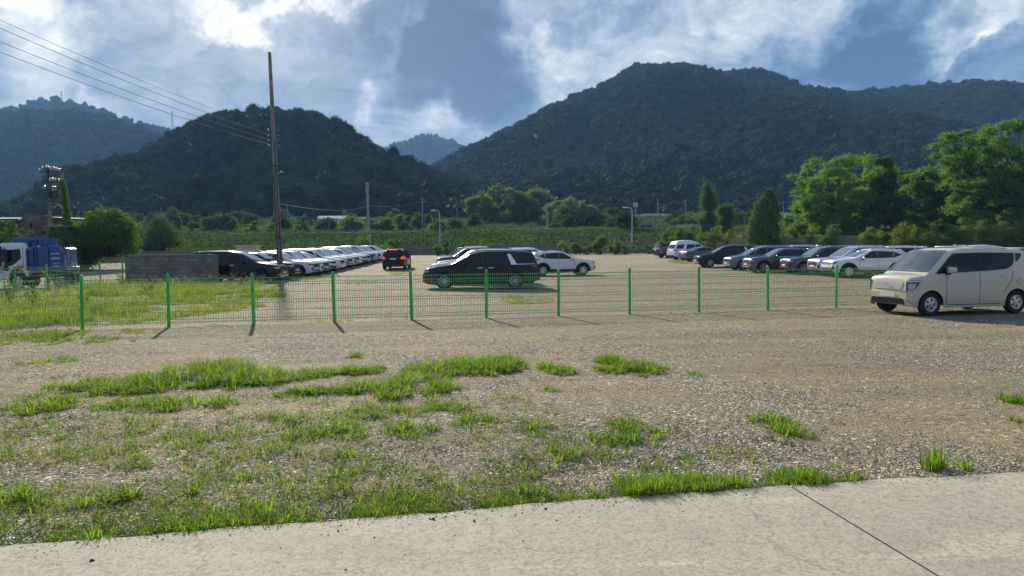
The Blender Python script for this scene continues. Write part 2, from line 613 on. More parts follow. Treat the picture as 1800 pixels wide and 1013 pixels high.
# ------------------------------------------------------------------ hills
def hill(name, label, ridge, d_base, d_ridge, gully=.10, seed=0, lift=0.0, curve=.92, step=7, base_py=None):
    """ridge: picture points of the skyline, turned into real heights at the hill's own distance"""
    rp = np.array(ridge, dtype=float)
    cols = np.arange(rp[0, 0], rp[-1, 0] + 1, step)
    rpy = np.interp(cols, rp[:, 0], rp[:, 1])
    rows = np.concatenate([np.linspace(0, 1, 44), np.linspace(1.04, 1.8, 12)])
    Vh = np.zeros((len(rows), len(cols), 3))
    for j, c in enumerate(cols):
        dr = d_ridge * (1 + .07 * math.sin(c * .011 + seed) + .04 * math.sin(c * .027 + seed * 2))
        zr = at(c, rpy[j], dr).z - lift
        vx = pdir(c, 430).x
        zb = float(field_z(vx * d_base, d_base)) - 2 if d_base < 420 else 8.0
        for i, v in enumerate(rows):
            d = d_base + (dr - d_base) * v
            if v <= 1:
                s = v ** curve * .75 + .25 * v * v * (3 - 2 * v)
                z = zb + (zr - zb) * s
                env = 4 * v * (1 - v)
            else:
                z = zr - (zr - zb) * .9 * (v - 1) ** 1.2
                env = .3
            X = vx * d
            z += gully * (zr - zb) * env * (2 * float(RIDGE(X / (d_ridge * .16), d / (d_ridge * .30), seed)) - 1)
            Vh[i, j] = (X, d, z)
    n1, n2 = len(rows), len(cols)
    ii_ = np.arange(n1 * n2).reshape(n1, n2)
    Qh = np.stack([ii_[:-1, :-1], ii_[:-1, 1:], ii_[1:, 1:], ii_[1:, :-1]], -1).reshape(-1, 4)
    o = mesh_np(name, Vh.reshape(-1, 3), Qh, M_FORESTFLOOR, smooth=True)
    tag(o, label, "hill", kind='structure')
    return Vh, rows


def RIDGE(x, y, s):
    return fbm(np.array([x]), np.array([y]), s, 3)[0]


def crown_proto(name, nleaf, seed, squash=.85, lobes=9, leaf=.115):
    """a tree seen from afar: leaf sprays over a lumpy crown, solid dark inside"""
    r = np.random.default_rng(seed)
    cs = r.normal(size=(lobes, 3)); cs /= np.linalg.norm(cs, axis=1)[:, None]
    cs *= .50 * r.uniform(.6, 1.1, (lobes, 1)); cs[:, 2] = cs[:, 2] * squash + .1
    rad = r.uniform(.30, .52, lobes)
    k = r.integers(0, lobes, nleaf)
    d = r.normal(size=(nleaf, 3)); d /= np.linalg.norm(d, axis=1)[:, None]
    p = cs[k] + d * rad[k][:, None] * r.uniform(.82, 1.1, (nleaf, 1))
    nrm = d + r.normal(size=(nleaf, 3)) * .55
    nrm /= np.linalg.norm(nrm, axis=1)[:, None]
    Vv, Qv = leaf_quads(p, nrm, leaf * r.uniform(.6, 1.35, nleaf), r)
    # inner mass
    bm = bmesh.new()
    for c_, q in zip(cs, rad):
        bmesh.ops.create_icosphere(bm, subdivisions=1, radius=float(q) * .86, matrix=Matrix.Translation(Vector(c_)))
    tri_v = np.array([v.co for v in bm.verts]); bm.verts.index_update()
    tri = np.array([[v.index for v in f.verts] for f in bm.faces])
    bm.free()
    b = len(Vv)
    Vv = np.concatenate([Vv, tri_v]); Qv = np.concatenate([np.stack([Qv[:, 0], Qv[:, 1], Qv[:, 2]], 1), np.stack([Qv[:, 0], Qv[:, 2], Qv[:, 3]], 1), tri + b])
    o = mesh_np(name, Vv, Qv, M_FOREST)
    COL.objects.unlink(o)
    return o


def leaf_quads(p, nrm, size, r, aspect=.62, tip=None):
    n = len(p)
    a = r.normal(size=(n, 3))
    if tip is not None: a = tip + a * .35
    a -= nrm * np.sum(a * nrm, 1)[:, None]
    a /= np.linalg.norm(a, axis=1)[:, None] + 1e-9
    b = np.cross(nrm, a)
    s = size[:, None]
    bend = nrm * s * .16
    v0 = p - a * s * .5; v1 = p + b * s * aspect * .5 + bend; v2 = p + a * s * .5; v3 = p - b * s * aspect * .5 + bend
    Vq = np.stack([v0, v1, v2, v3], 1).reshape(-1, 3)
    return Vq, np.arange(4 * n).reshape(n, 4)


PROTO = [crown_proto("forest_crown", 850, 40 + i, squash=(.85, .7, 1.05, .8, .95)[i], lobes=(9, 7, 8, 11, 6)[i]) for i in range(5)]


def scatter_object(name, pts, scl, protos, label, cat, kind='stuff', zs=None):
    """one object of many instanced crowns (a wood that reads as one mass)"""
    me = bpy.data.meshes.new(name)
    n = len(pts)
    me.vertices.add(n)
    me.vertices.foreach_set('co', np.asarray(pts, dtype=np.float32).ravel())
    for an, arr, tp in (('scl', scl, 'FLOAT'), ('zs', zs if zs is not None else np.ones(n), 'FLOAT'), ('rot', RNG.uniform(0, 6.28, n), 'FLOAT'), ('pick', RNG.integers(0, len(protos), n), 'INT')):
        a = me.attributes.new(an, tp, 'POINT')
        a.data.foreach_set('value', np.asarray(arr, dtype=np.int32 if tp == 'INT' else np.float32))
    me.update()
    o = bpy.data.objects.new(name, me)
    COL.objects.link(o)
    ng = bpy.data.node_groups.new(name + "_scatter", 'GeometryNodeTree')
    ng.interface.new_socket('Geometry', in_out='INPUT', socket_type='NodeSocketGeometry')
    ng.interface.new_socket('Geometry', in_out='OUTPUT', socket_type='NodeSocketGeometry')
    N = ng.nodes; L = ng.links
    gi = N.new('NodeGroupInput'); go = N.new('NodeGroupOutput')
    iop = N.new('GeometryNodeInstanceOnPoints')
    L.new(gi.outputs[0], iop.inputs['Points'])
    jn = N.new('GeometryNodeJoinGeometry')
    for p_ in protos:
        oi = N.new('GeometryNodeObjectInfo'); oi.inputs['Object'].default_value = p_; oi.inputs['As Instance'].default_value = True
        L.new(oi.outputs['Geometry'], jn.inputs[0])
    L.new(jn.outputs[0], iop.inputs['Instance'])
    iop.inputs['Pick Instance'].default_value = True

    def attr(nm, tp):
        a = N.new('GeometryNodeInputNamedAttribute'); a.data_type = tp; a.inputs[0].default_value = nm
        return a.outputs[0]
    L.new(attr('pick', 'INT'), iop.inputs['Instance Index'])
    cr = N.new('ShaderNodeCombineXYZ'); L.new(attr('rot', 'FLOAT'), cr.inputs[2])
    L.new(cr.outputs[0], iop.inputs['Rotation'])
    cs = N.new('ShaderNodeCombineXYZ'); s_ = attr('scl', 'FLOAT')
    mm = N.new('ShaderNodeMath'); mm.operation = 'MULTIPLY'; L.new(s_, mm.inputs[0]); L.new(attr('zs', 'FLOAT'), mm.inputs[1])
    L.new(s_, cs.inputs[0]); L.new(s_, cs.inputs[1]); L.new(mm.outputs[0], cs.inputs[2])
    L.new(cs.outputs[0], iop.inputs['Scale'])
    L.new(iop.outputs[0], go.inputs[0])
    md = o.modifiers.new("scatter", 'NODES'); md.node_group = ng
    tag(o, label, cat, kind=kind)
    return o


def sample_hill(Vh, rows, n, vmax=1.06, vpow=1.0):
    m = int((rows <= vmax).sum()) - 1
    cells = []
    A = Vh[:m, :-1]; B = Vh[:m, 1:]; C = Vh[1:m + 1, :-1]; Dd = Vh[1:m + 1, 1:]
    area = np.linalg.norm(np.cross(B - A, C - A), axis=2)
    pr = (area / area.sum()).ravel()
    k = RNG.choice(len(pr), n, p=pr)
    i, j = np.unravel_index(k, area.shape)
    u = RNG.uniform(0, 1, (n, 1)); v = RNG.uniform(0, 1, (n, 1))
    return (A[i, j] * (1 - u) + B[i, j] * u) * (1 - v) + (C[i, j] * (1 - u) + Dd[i, j] * u) * v


def wooded(hname, hlabel, wlabel, ridge, db, dr, n, s0, s1, **kw):
    Vh, rows = hill(hname, hlabel, ridge, db, dr, lift=s1 * 1.15, **kw)
    p = sample_hill(Vh, rows, n)
    s = s0 * .75 + (s1 * 1.1 - s0 * .75) * RNG.uniform(0, 1, n) ** 1.5 + (s1 * .22) * (RNG.random(n) > .94)
    p[:, 2] += s * .45
    scatter_object("forest", p, s, PROTO, wlabel, "forest", zs=RNG.uniform(.8, 1.25, n))
    return Vh, rows


wooded("hill", "steep wooded hill at centre left behind the fields", "dark mass of trees covering the near left hill",
       [(-120, 395), (0, 372), (40, 350), (100, 303), (200, 276), (262, 262), (300, 238), (340, 214), (400, 194), (480, 188), (540, 194), (590, 208), (625, 226), (660, 246), (700, 264), (760, 288), (830, 318), (900, 350), (960, 380)],
       236, 345, 4200, 2.7, 5.7, seed=3, gully=.17, curve=.8)
wooded("hill", "long wooded mountain filling the right of the valley", "dark mass of trees covering the right mountain",
       [(640, 330), (700, 312), (760, 290), (800, 268), (850, 246), (900, 226), (960, 196), (1050, 162), (1125, 117), (1200, 110), (1260, 120), (1330, 117), (1400, 142), (1480, 157), (1560, 152), (1650, 147), (1720, 145), (1800, 150), (1900, 150), (2100, 175), (2350, 215), (2700, 280)],
       270, 720, 16500, 3.4, 5.3, seed=8, gully=.19, curve=.95)
wooded("hill", "broad green ridge at the far left", "trees covering the broad far left ridge",
       [(-300, 250), (-100, 215), (0, 193), (60, 190), (150, 190), (210, 203), (250, 216), (320, 240), (420, 290), (520, 350)],
       560, 930, 4200, 4.2, 6.6, seed=14, gully=.14)
wooded("hill", "blue hazy summit behind the far left ridge", "trees on the blue hazy far left summit",
       [(-300, 260), (-60, 210), (20, 188), (60, 178), (85, 168), (110, 168), (150, 175), (185, 185), (230, 203), (300, 220), (370, 248), (470, 300)],
       1050, 1380, 3000, 5.5, 8.5, seed=21, gully=.10)
wooded("hill", "small blue peak in the gap between the hills", "trees on the small blue peak in the gap",
       [(560, 320), (640, 268), (680, 254), (715, 246), (738, 234), (752, 231), (775, 238), (800, 246), (830, 258), (900, 300), (980, 340)],
       1350, 1700, 2200, 5.5, 8.5, seed=31, gully=.10)

# ------------------------------------------------------------------ the air over the valley
hz = MB().box((0, 1250, 164), (3000, 2700, 332))
hm, T = material("haze_air")
vol = T.new('ShaderNodeVolumePrincipled')
vol.inputs['Color'].default_value = (.27, .56, 1.0, 1)
vol.inputs['Density'].default_value = 0.00024
vol.inputs['Anisotropy'].default_value = 0.05
oo = T.new('ShaderNodeOutputMaterial')
T.l.new(vol.outputs[0], oo.inputs['Volume'])
hz_o = hz.build("haze", hm)
tag(hz_o, "thin blue haze filling the valley air", "haze", kind='stuff')
# ------------------------------------------------------------------ vehicle materials
def paint(name, color, metal=.0, rough=.28, coat=.8):
    dk = .32 if max(color) < .05 or name in ('truck_blue_paint', 'beige_paint') else 1.0
    m, T = material(name)
    g = T.new('ShaderNodeTexCoord').outputs['Object']
    n = T.noise(g, 2.5, 5, .6)
    dust = T.maprange(T.noise(g, 9, 5, .7), .45, .75, 0, .07 * dk)
    z = T.new('ShaderNodeSeparateXYZ'); T.put(z.inputs[0], g)
    low = T.math('MULTIPLY', T.maprange(z.outputs[2], .75, .25), T.maprange(n, .3, .7, .05 * dk, .36 * dk))
    f = T.math('ADD', dust, low, clamp=True)
    c = T.mix(f, color, (.26, .235, .195))
    r = T.math('ADD', rough, T.math('MULTIPLY', f, .55))
    finish(T, principled(T, c, r, metal, spec=.5, coat=coat).outputs[0])
    return m


P_WHITE = paint("white_paint", (.74, .75, .75))
P_PEARL = paint("pearl_paint", (.66, .68, .70), .1)
P_BLACK = paint("black_paint", (.007, .007, .009), .0, .16, .0)
P_GREY = paint("grey_paint", (.085, .09, .10), .5, .30)
P_BLUEGREY = paint("bluegrey_paint", (.10, .15, .21), .4, .30)
P_DKBLUE = paint("dark_blue_paint", (.045, .055, .095), .4, .28)
P_SILVER = paint("silver_paint", (.52, .54, .57), .6, .30)
P_BEIGE = paint("beige_paint", (.62, .555, .43), .0, .20, 1.0)
P_TRUCKBLUE = paint("truck_blue_paint", (.004, .055, .25), .0, .34, .5)
M_GLASS = simple("tinted_glass", (.008, .010, .013), .04, vary=.2, spec=.5)
M_WSCREEN = simple("windscreen_glass", (.035, .045, .055), .06, vary=.3, spec=1.0, coat=1.0)
M_TRIM = simple("black_plastic", (.018, .018, .019), .55, vary=.2)
M_GRILLE = simple("grille_black", (.012, .012, .013), .3, vary=.2)
M_CHROME = simple("chrome", (.75, .76, .78), .16, 1.0, vary=.05)
M_TYRE = simple("tyre_rubber", (.020, .019, .018), .85, vary=.3, scale=12)
M_ALLOY = simple("alloy", (.62, .62, .62), .28, .7, vary=.06)
M_DKALLOY = simple("dark_alloy", (.05, .05, .052), .35, .5, vary=.1)
M_SEAM = simple("panel_gap", (.012, .012, .012), .8, vary=.1)
M_LAMP = simple("lamp_glass", (.42, .45, .48), .08, .35, vary=.25, scale=14, coat=1.0)
M_LAMPDARK = simple("lamp_dark", (.045, .05, .06), .08, .2, vary=.3, scale=14, coat=1.0)
M_TAIL = simple("tail_lamp_red", (.30, .012, .012), .12, vary=.2, scale=14, coat=1.0)
M_PLATE = simple("plate_white", (.70, .71, .70), .45, vary=.05)
M_STICK = simple("orange_sticker", (.75, .20, .08), .6, vary=.15)


def emit(name, col, s):
    m, T = material(name)
    e = T.new('ShaderNodeEmission'); e.inputs[0].default_value = (*col, 1); e.inputs[1].default_value = s
    finish(T, e.outputs[0])
    return m


M_BRAKE = emit("brake_lamp_lit", (1.0, .05, .03), 1.1)
M_TURN = emit("tail_lamp_lit", (1.0, .10, .03), .5)


# ------------------------------------------------------------------ body
class Car:
    """front of the car towards +X, d = distance back from the front bumper"""
    def __init__(s, spec):
        s.s = spec
        s.L, s.W, s.H = spec['L'], spec['W'], spec['H']
        s.xw = (spec['L'] / 2 - spec['fo'], spec['L'] / 2 - spec['fo'] - spec['wb'])      # axle positions
        s.rw = spec.get('rw', .36)
        s.ra = s.rw + spec.get('gap', .065)
        s.body_mesh()

    def prof(s, key, d):
        a = np.array(s.s[key])
        return np.interp(d, a[:, 0], a[:, 1])

    def body_mesh(s):
        sp = s.s
        L = s.L
        ds = [np.linspace(0, L, 84), np.linspace(0, .32, 14), np.linspace(L - .3, L, 14)]
        for xw in s.xw:
            dc = L / 2 - xw
            ds.append(dc + s.ra * np.cos(np.linspace(0, math.pi, 25)))
        for key in ('top',):
            ds.append(np.array([p[0] for p in sp[key]]))
        d = np.unique(np.round(np.clip(np.concatenate(ds), 0, L), 4))
        keep = [0]
        for i in range(1, len(d)):
            if d[i] - d[keep[-1]] > .006: keep.append(i)
        d = d[keep]

        def sm(key):
            f = np.linspace(-.3, L + .3, 1200)
            v = s.prof(key, np.clip(f, 0, L))
            k = np.hanning(max(3, int(sp.get('smooth', .10) / (f[1] - f[0])) | 1)); k /= k.sum()
            vv = np.convolve(np.pad(v, len(k) // 2, mode='edge'), k, 'valid')
            return np.interp(d, f, vv)
        zt = sm('top'); w = sm('plan') * s.W / 2; zb = sm('belt')
        sill = sp.get('sill', .24)
        zlo = s.prof('under', d) if 'under' in sp else np.full_like(d, sill)
        for xw in s.xw:
            dc = L / 2 - xw
            t = np.clip(s.ra ** 2 - (d - dc) ** 2, 0, None)
            arch = np.where(t > 0, s.rw + np.sqrt(t), 0)
            zlo = np.maximum(zlo, arch)
        zlo = np.minimum(zlo, zt - .12)
        tum = sp.get('tumble', .15)
        crown = sp.get('crown', .035)
        rad = sp.get('rad', .09)
        nl, npil, nc, nr = 9, 5, 7, 6
        secs = []
        for i in range(len(d)):
            zbelt = min(zb[i], zt[i] - .07)
            zbelt = max(zbelt, zlo[i] + .02)

            def yb(z):
                return w[i] * np.interp(z, [.15, .30, .55, zb[i] - .12, zb[i]], [.95, .985, 1.0, .992, .965])
            pts = []
            for k in range(nl):
                z = zlo[i] + (zbelt - zlo[i]) * k / (nl - 1)
                pts.append((yb(z), z))
            y0 = pts[-1][0]
            h = zt[i] - crown - zbelt
            ht = s.H - crown - zb[i]
            yr = y0 - tum * min(1.0, h / max(ht, .2)) * (1 if h > .25 else .6) - .01
            r_ = min(rad, h * .7)
            A = np.array((y0, zbelt)); Bc = np.array((yr, zt[i] - crown)); C = np.array((0.0, zt[i]))
            u1 = (A - Bc); l1 = np.linalg.norm(u1); P1 = Bc + u1 / l1 * min(r_, l1 * .8)
            u2 = (C - Bc); l2 = np.linalg.norm(u2); P2 = Bc + u2 / l2 * min(r_ * 1.5, l2 * .6)
            for k in range(1, npil + 1):
                pts.append(tuple(A + (P1 - A) * k / npil))
            for k in range(1, nc + 1):
                t = k / nc
                pts.append(tuple((1 - t) ** 2 * P1 + 2 * t * (1 - t) * Bc + t * t * P2))
            for k in range(1, nr + 1):
                t = k / nr
                q = P2 + (C - P2) * t
                q[1] += crown * .35 * math.sin(math.pi * t)
                pts.append(tuple(q))
            secs.append(pts)
        S = np.array(secs)                                  # (stations, points, 2)
        n, m = S.shape[:2]
        half = np.zeros((n, m, 3)); half[..., 0] = (L / 2 - d)[:, None]; half[..., 1] = S[..., 0]; half[..., 2] = S[..., 1]
        right = half[:, -2::-1].copy(); right[..., 1] *= -1
        full = np.concatenate([half, right], 1)             # bottom-left up over the roof to bottom-right
        mm = full.shape[1]
        idx = np.arange(n * mm).reshape(n, mm)
        Q = np.stack([idx[:-1, :-1], idx[1:, :-1], idx[1:, 1:], idx[:-1, 1:]], -1).reshape(-1, 4)
        caps = []
        for row, flip in ((idx[0], False), (idx[-1], True)):
            for k in range(m - 1):
                f = [row[k], row[k + 1], row[mm - 2 - k], row[mm - 1 - k]]
                if f[1] == f[2]: f = [f[0], f[1], f[1], f[3]]
                caps.append(f if not flip else f[::-1])
        faces = [tuple(q) for q in Q] + [tuple(dict.fromkeys(f)) for f in caps]
        s.V = full.reshape(-1, 3); s.Fc = faces
        s.bvh = BVHTree.FromPolygons([tuple(v) for v in s.V], faces)

    def make_body(s, mat, parent):
        me = bpy.data.meshes.new("body")
        me.from_pydata([tuple(v) for v in s.V], [], s.Fc)
        bm = bmesh.new(); bm.from_mesh(me); bmesh.ops.recalc_face_normals(bm, faces=list(bm.faces)); bm.to_mesh(me); bm.free()
        me.polygons.foreach_set('use_smooth', [True] * len(me.polygons))
        me.set_sharp_from_angle(angle=R(38))
        me.materials.append(mat)
        o = bpy.data.objects.new("body", me); COL.objects.link(o); o.parent = parent
        return o

    # outline drawn in a flat view of the car and laid on the body surface
    def decal(s, outline, ang, off=.005, res=.07, hole=None, depth=.0, zdir=False):
        a = R(ang)
        out = Vector((math.cos(a), math.sin(a), 0)); e = Vector((-math.sin(a), math.cos(a), 0)); up = Vector((0, 0, 1))
        org0 = Vector((0, 0, 0))
        if abs(math.sin(2 * a)) > .05: org0 = Vector((math.copysign(s.L / 2, out.x), math.copysign(s.W / 2, out.y), 0))
        if zdir: out, e, up = Vector((0, 0, 1)), Vector((0, 1, 0)), Vector((1, 0, 0))
        pts = [Vector(p) for p in outline]
        dense = []
        for i, p in enumerate(pts):
            q = pts[(i + 1) % len(pts)]
            k = max(1, int((q - p).length / res))
            for j in range(k): dense.append(p.lerp(q, j / k))
        nb = len(dense)
        xs_ = [p.x for p in dense]; ys_ = [p.y for p in dense]
        inner = []
        gx = min(xs_) + res / 2
        while gx < max(xs_):
            gy = min(ys_) + res / 2
            while gy < max(ys_):
                inside = False
                j = nb - 1
                dm = 9
                for i in range(nb):
                    if (dense[i].y > gy) != (dense[j].y > gy) and gx < (dense[j].x - dense[i].x) * (gy - dense[i].y) / (dense[j].y - dense[i].y) + dense[i].x: inside = not inside
                    dm = min(dm, abs(dense[i].x - gx) + abs(dense[i].y - gy))
                    j = i
                if inside and dm > res * .45: inner.append(Vector((gx, gy)))
                gy += res
            gx += res
        allp = dense + inner
        vo, _, fo_, *_ = mgeo.delaunay_2d_cdt(allp, [], [list(range(nb))], 1, 1e-5)
        v3 = []
        for p in vo:
            org = org0 + out * 6 + e * p.x + up * p.y
            hit, nn, _, _ = s.bvh.ray_cast(org, -out)
            if hit is None:
                hit, nn, _, _ = s.bvh.find_nearest(org0 * .9 + e * p.x + up * p.y + out * (s.L / 2 if abs(out.x) > .7 else s.W / 2))
            if nn.dot(out) < 0: nn = -nn
            v3.append(hit + nn * off)
        return v3, [tuple(f) for f in fo_]

    def panel(s, name, outline, ang, mat, parent, off=.007, both=False, res=.06, zdir=False, smooth=40):
        """one mesh per panel; both=True also makes the mirrored panel"""
        os_ = []
        v, f = s.decal(outline, ang, off, res, zdir=zdir)
        for sg in ((1, -1) if both else (1,)):
            mb = MB(); mb.add([(p.x, p.y * sg, p.z) for p in v], f)
            os_.append(mb.build(name, mat, parent, smooth))
        return os_

    def side(s, name, outline, mat, parent, **k):
        """outline in (d, z) seen from the side, made on both sides"""
        pts = [(-(s.L / 2 - d), z) for d, z in outline]
        return s.panel(name, pts, 90, mat, parent, both=True, **k)

    def strip(s, pts, wd):
        """thin band round a polyline"""
        a, b = [], []
        P_ = [Vector(p) for p in pts]
        for i, p in enumerate(P_):
            t = (P_[min(i + 1, len(P_) - 1)] - P_[max(i - 1, 0)]).normalized()
            nrm = Vector((-t.y, t.x)) * wd / 2
            a.append(p + nrm); b.append(p - nrm)
        return [tuple(q) for q in a + b[::-1]]


def rnd(pts, r, seg=4):
    """round the corners of an outline"""
    out = []
    n = len(pts)
    for i in range(n):
        p = Vector(pts[i]); a = Vector(pts[i - 1]); b = Vector(pts[(i + 1) % n])
        rr = r[i] if isinstance(r, (list, tuple)) else r
        da, db = (a - p), (b - p)
        ka, kb = min(rr, da.length * .45), min(rr, db.length * .45)
        pa, pb = p + da.normalized() * ka, p + db.normalized() * kb
        if rr <= 0: out.append(tuple(p)); continue
        for k in range(seg + 1):
            t = k / seg
            out.append(tuple(pa * (1 - t) ** 2 + p * 2 * t * (1 - t) + pb * t * t))
    return out


def make_wheel(parent, r, wd, style, x, y, z, sg):
    """tyre and rim; the wheel's own Empty stands at the hub"""
    w_ = empty("wheel", (x, y, z)); w_.parent = parent
    key = (round(r, 3), round(wd, 3), style, sg)
    if key in WHEELS:
        for nm, me in WHEELS[key]:
            o = bpy.data.objects.new(nm, me); COL.objects.link(o); o.parent = w_
        return w_
    ri = r * (.66 if style != 'hub' else .60)
    t = MB().lathe([(ri, -wd / 2 + .015), (ri + .02, -wd / 2), (r * .93, -wd / 2), (r * .985, -wd / 2 + .02), (r, -wd * .25), (r, wd * .25), (r * .985, wd / 2 - .02), (r * .93, wd / 2), (ri + .02, wd / 2), (ri, wd / 2 - .015)], 36, 'Y', closed=False)
    to = t.build("tyre", M_TYRE, w_, 40)
    yo = sg * (wd / 2 - .03)
    b = MB()
    b.lathe([(ri + .004, yo + sg * .022), (ri * .955, yo + sg * .022), (ri * .93, yo - sg * .05), (ri * .88, -sg * wd / 2)], 36, 'Y')
    n = {'multi': 5, 'five': 5, 'hub': 5, 'turbine': 8}[style]
    for k in range(n):
        a0 = 2 * math.pi * k / n
        if style == 'hub':
            # pressed wheel cover: sectors with dark slots between
            for h0, h1, r0, r1 in ((-.50, .50, .10, .40), (-.33, .33, .40, .80), (-.52, .52, .80, .95)):
                q = 2 * math.pi / n
                vv = []
                for hh in np.linspace(h0, h1, 7):
                    for rr_ in (r0, r1):
                        vv.append((ri * rr_ * math.cos(a0 + hh * q), yo + sg * (.014 - .016 * rr_), ri * rr_ * math.sin(a0 + hh * q)))
                b.add(vv, [(2 * i, 2 * i + 1, 2 * i + 3, 2 * i + 2) for i in range(6)])
        else:
            for da in ((-.10, .10) if style in ('multi', 'five') else (0,)):
                w0, w1 = (.034, .022) if style == 'five' else (.015, .013) if style == 'multi' else (.022, .015)
                ca, sa = math.cos(a0), math.sin(a0)
                cb, sb = math.cos(a0 + da * (2.6 if style == 'five' else 4.0)), math.sin(a0 + da * (2.6 if style == 'five' else 4.0))
                p0 = Vector((ri * .15 * ca, 0, ri * .15 * sa)); p1 = Vector((ri * .95 * cb, 0, ri * .95 * sb))
                dv = (p1 - p0).normalized(); nv = Vector((-dv.z, 0, dv.x))
                vv = []
                for pp, ww, yy in ((p0, w0, yo + sg * .012), (p1, w1, yo + sg * .020)):
                    vv += [pp + nv * ww + Vector((0, yy, 0)), pp - nv * ww + Vector((0, yy, 0)), pp - nv * ww + Vector((0, yy - sg * .04, 0)), pp + nv * ww + Vector((0, yy - sg * .04, 0))]
                b.add(vv, [(0, 1, 5, 4), (1, 2, 6, 5), (2, 3, 7, 6), (3, 0, 4, 7)])
    b.lathe([(.001, yo + sg * .024), (ri * .16, yo + sg * .022), (ri * .20, yo + sg * .008), (ri * .20, yo - sg * .04)], 16, 'Y')
    ro = b.build("rim", M_ALLOY if style != 'turbine' else M_DKALLOY, w_, 40)
    dk = MB().lathe([(.001, yo - sg * .055), (ri * .92, yo - sg * .055)], 24, 'Y').build("brake_disc", M_TRIM, w_)
    WHEELS[key] = [("tyre", to.data), ("rim", ro.data), ("brake_disc", dk.data)]
    return w_


WHEELS = {}


def mirrors(car, root, d, z, mat, y=None, size=(.11, .20, .15), arm=True):
    """door mirrors on short black arms"""
    for sg in (1, -1):
        yy = (y if y is not None else car.W / 2 - .04)
        b = MB().rbox((car.L / 2 - d, sg * (yy + .06 + size[1] / 2), z), size, .045)
        for i in range(len(b.v)):                                     # taper the shell outwards
            x_, y_, z_ = b.v[i]
            k = 1 - .25 * (abs(y_) - yy - .06) / size[1]
            b.v[i] = (car.L / 2 - d + (x_ - car.L / 2 + d) * k, y_, z + (z_ - z) * k)
        mo = b.build("wing_mirror", mat, root, 50)
        if arm:
            MB().rbox((car.L / 2 - d - .01, sg * (yy + .03), z - size[2] * .5), (.07, .15, .06), .015).build("mirror_arm", M_TRIM, mo)
        mo["label"] = "wing mirror shell in body colour" if arm else "wing mirror"


def base_car(name, spec, mat, label, cat, group, wheel='multi', wheel_w=.225):
    car = Car(spec)
    root = empty(name, label=label, cat=cat, group=group)
    car.root = root
    car.make_body(mat, root)
    # floor pan and wheel wells, black
    L, Wd = car.L, car.W
    u = MB()
    u.box((0, 0, .42), (L * .90, Wd * .60, .34))
    for xw in car.xw:
        u.box((xw, 0, .50), (car.ra * 2.1, Wd * .66, .50))
    u.box(((car.xw[0] + car.xw[1]) / 2, 0, .46), (car.xw[0] - car.xw[1] - 2 * car.ra, Wd * .90, .40))
    u.box((L / 2 - .42, 0, .50), (.5, Wd * .80, .36)); u.box((-L / 2 + .40, 0, .52), (.5, Wd * .80, .34))
    u.build("underbody", M_TRIM, root)
    for xw in car.xw:
        for sg in (1, -1):
            make_wheel(root, car.rw, wheel_w, wheel, xw, sg * (Wd / 2 - wheel_w / 2 - .012), car.rw, sg)
    return car


def arch_trim(car, mat=None, wd=.07):
    for xw in car.xw:
        dc = car.L / 2 - xw
        th = np.linspace(-.25, math.pi + .25, 22)
        pts = [(dc + (car.ra + wd * .45) * math.cos(t), car.rw + (car.ra + wd * .45) * math.sin(t)) for t in th]
        pts = [p for p in pts if p[1] > car.s.get('sill', .24) + .02]
        car.side("arch_trim", car.strip(pts, wd), mat or M_TRIM, car.root, off=.008, res=.06)


def front_back_windows(car, wz0, wz1, wy0, wy1, rz0, rz1, ry0, ry1):
    car.panel("windscreen", rnd([(-wy0, wz0), (wy0, wz0), (wy1, wz1), (-wy1, wz1)], .05), 0, M_WSCREEN, car.root, off=.012, res=.05)
    car.panel("rear_window", rnd([(-ry0, rz0), (ry0, rz0), (ry1, rz1), (-ry1, rz1)], .05), 180, M_GLASS, car.root, off=.010, res=.06)


def seams(car, ds, z0, z1, roofz=None):
    for d in ds:
        pts = d if isinstance(d, list) else [(d, z0), (d, z1)]
        car.side("door_seam", car.strip(pts, .014), M_SEAM, car.root, off=.003, res=.12)


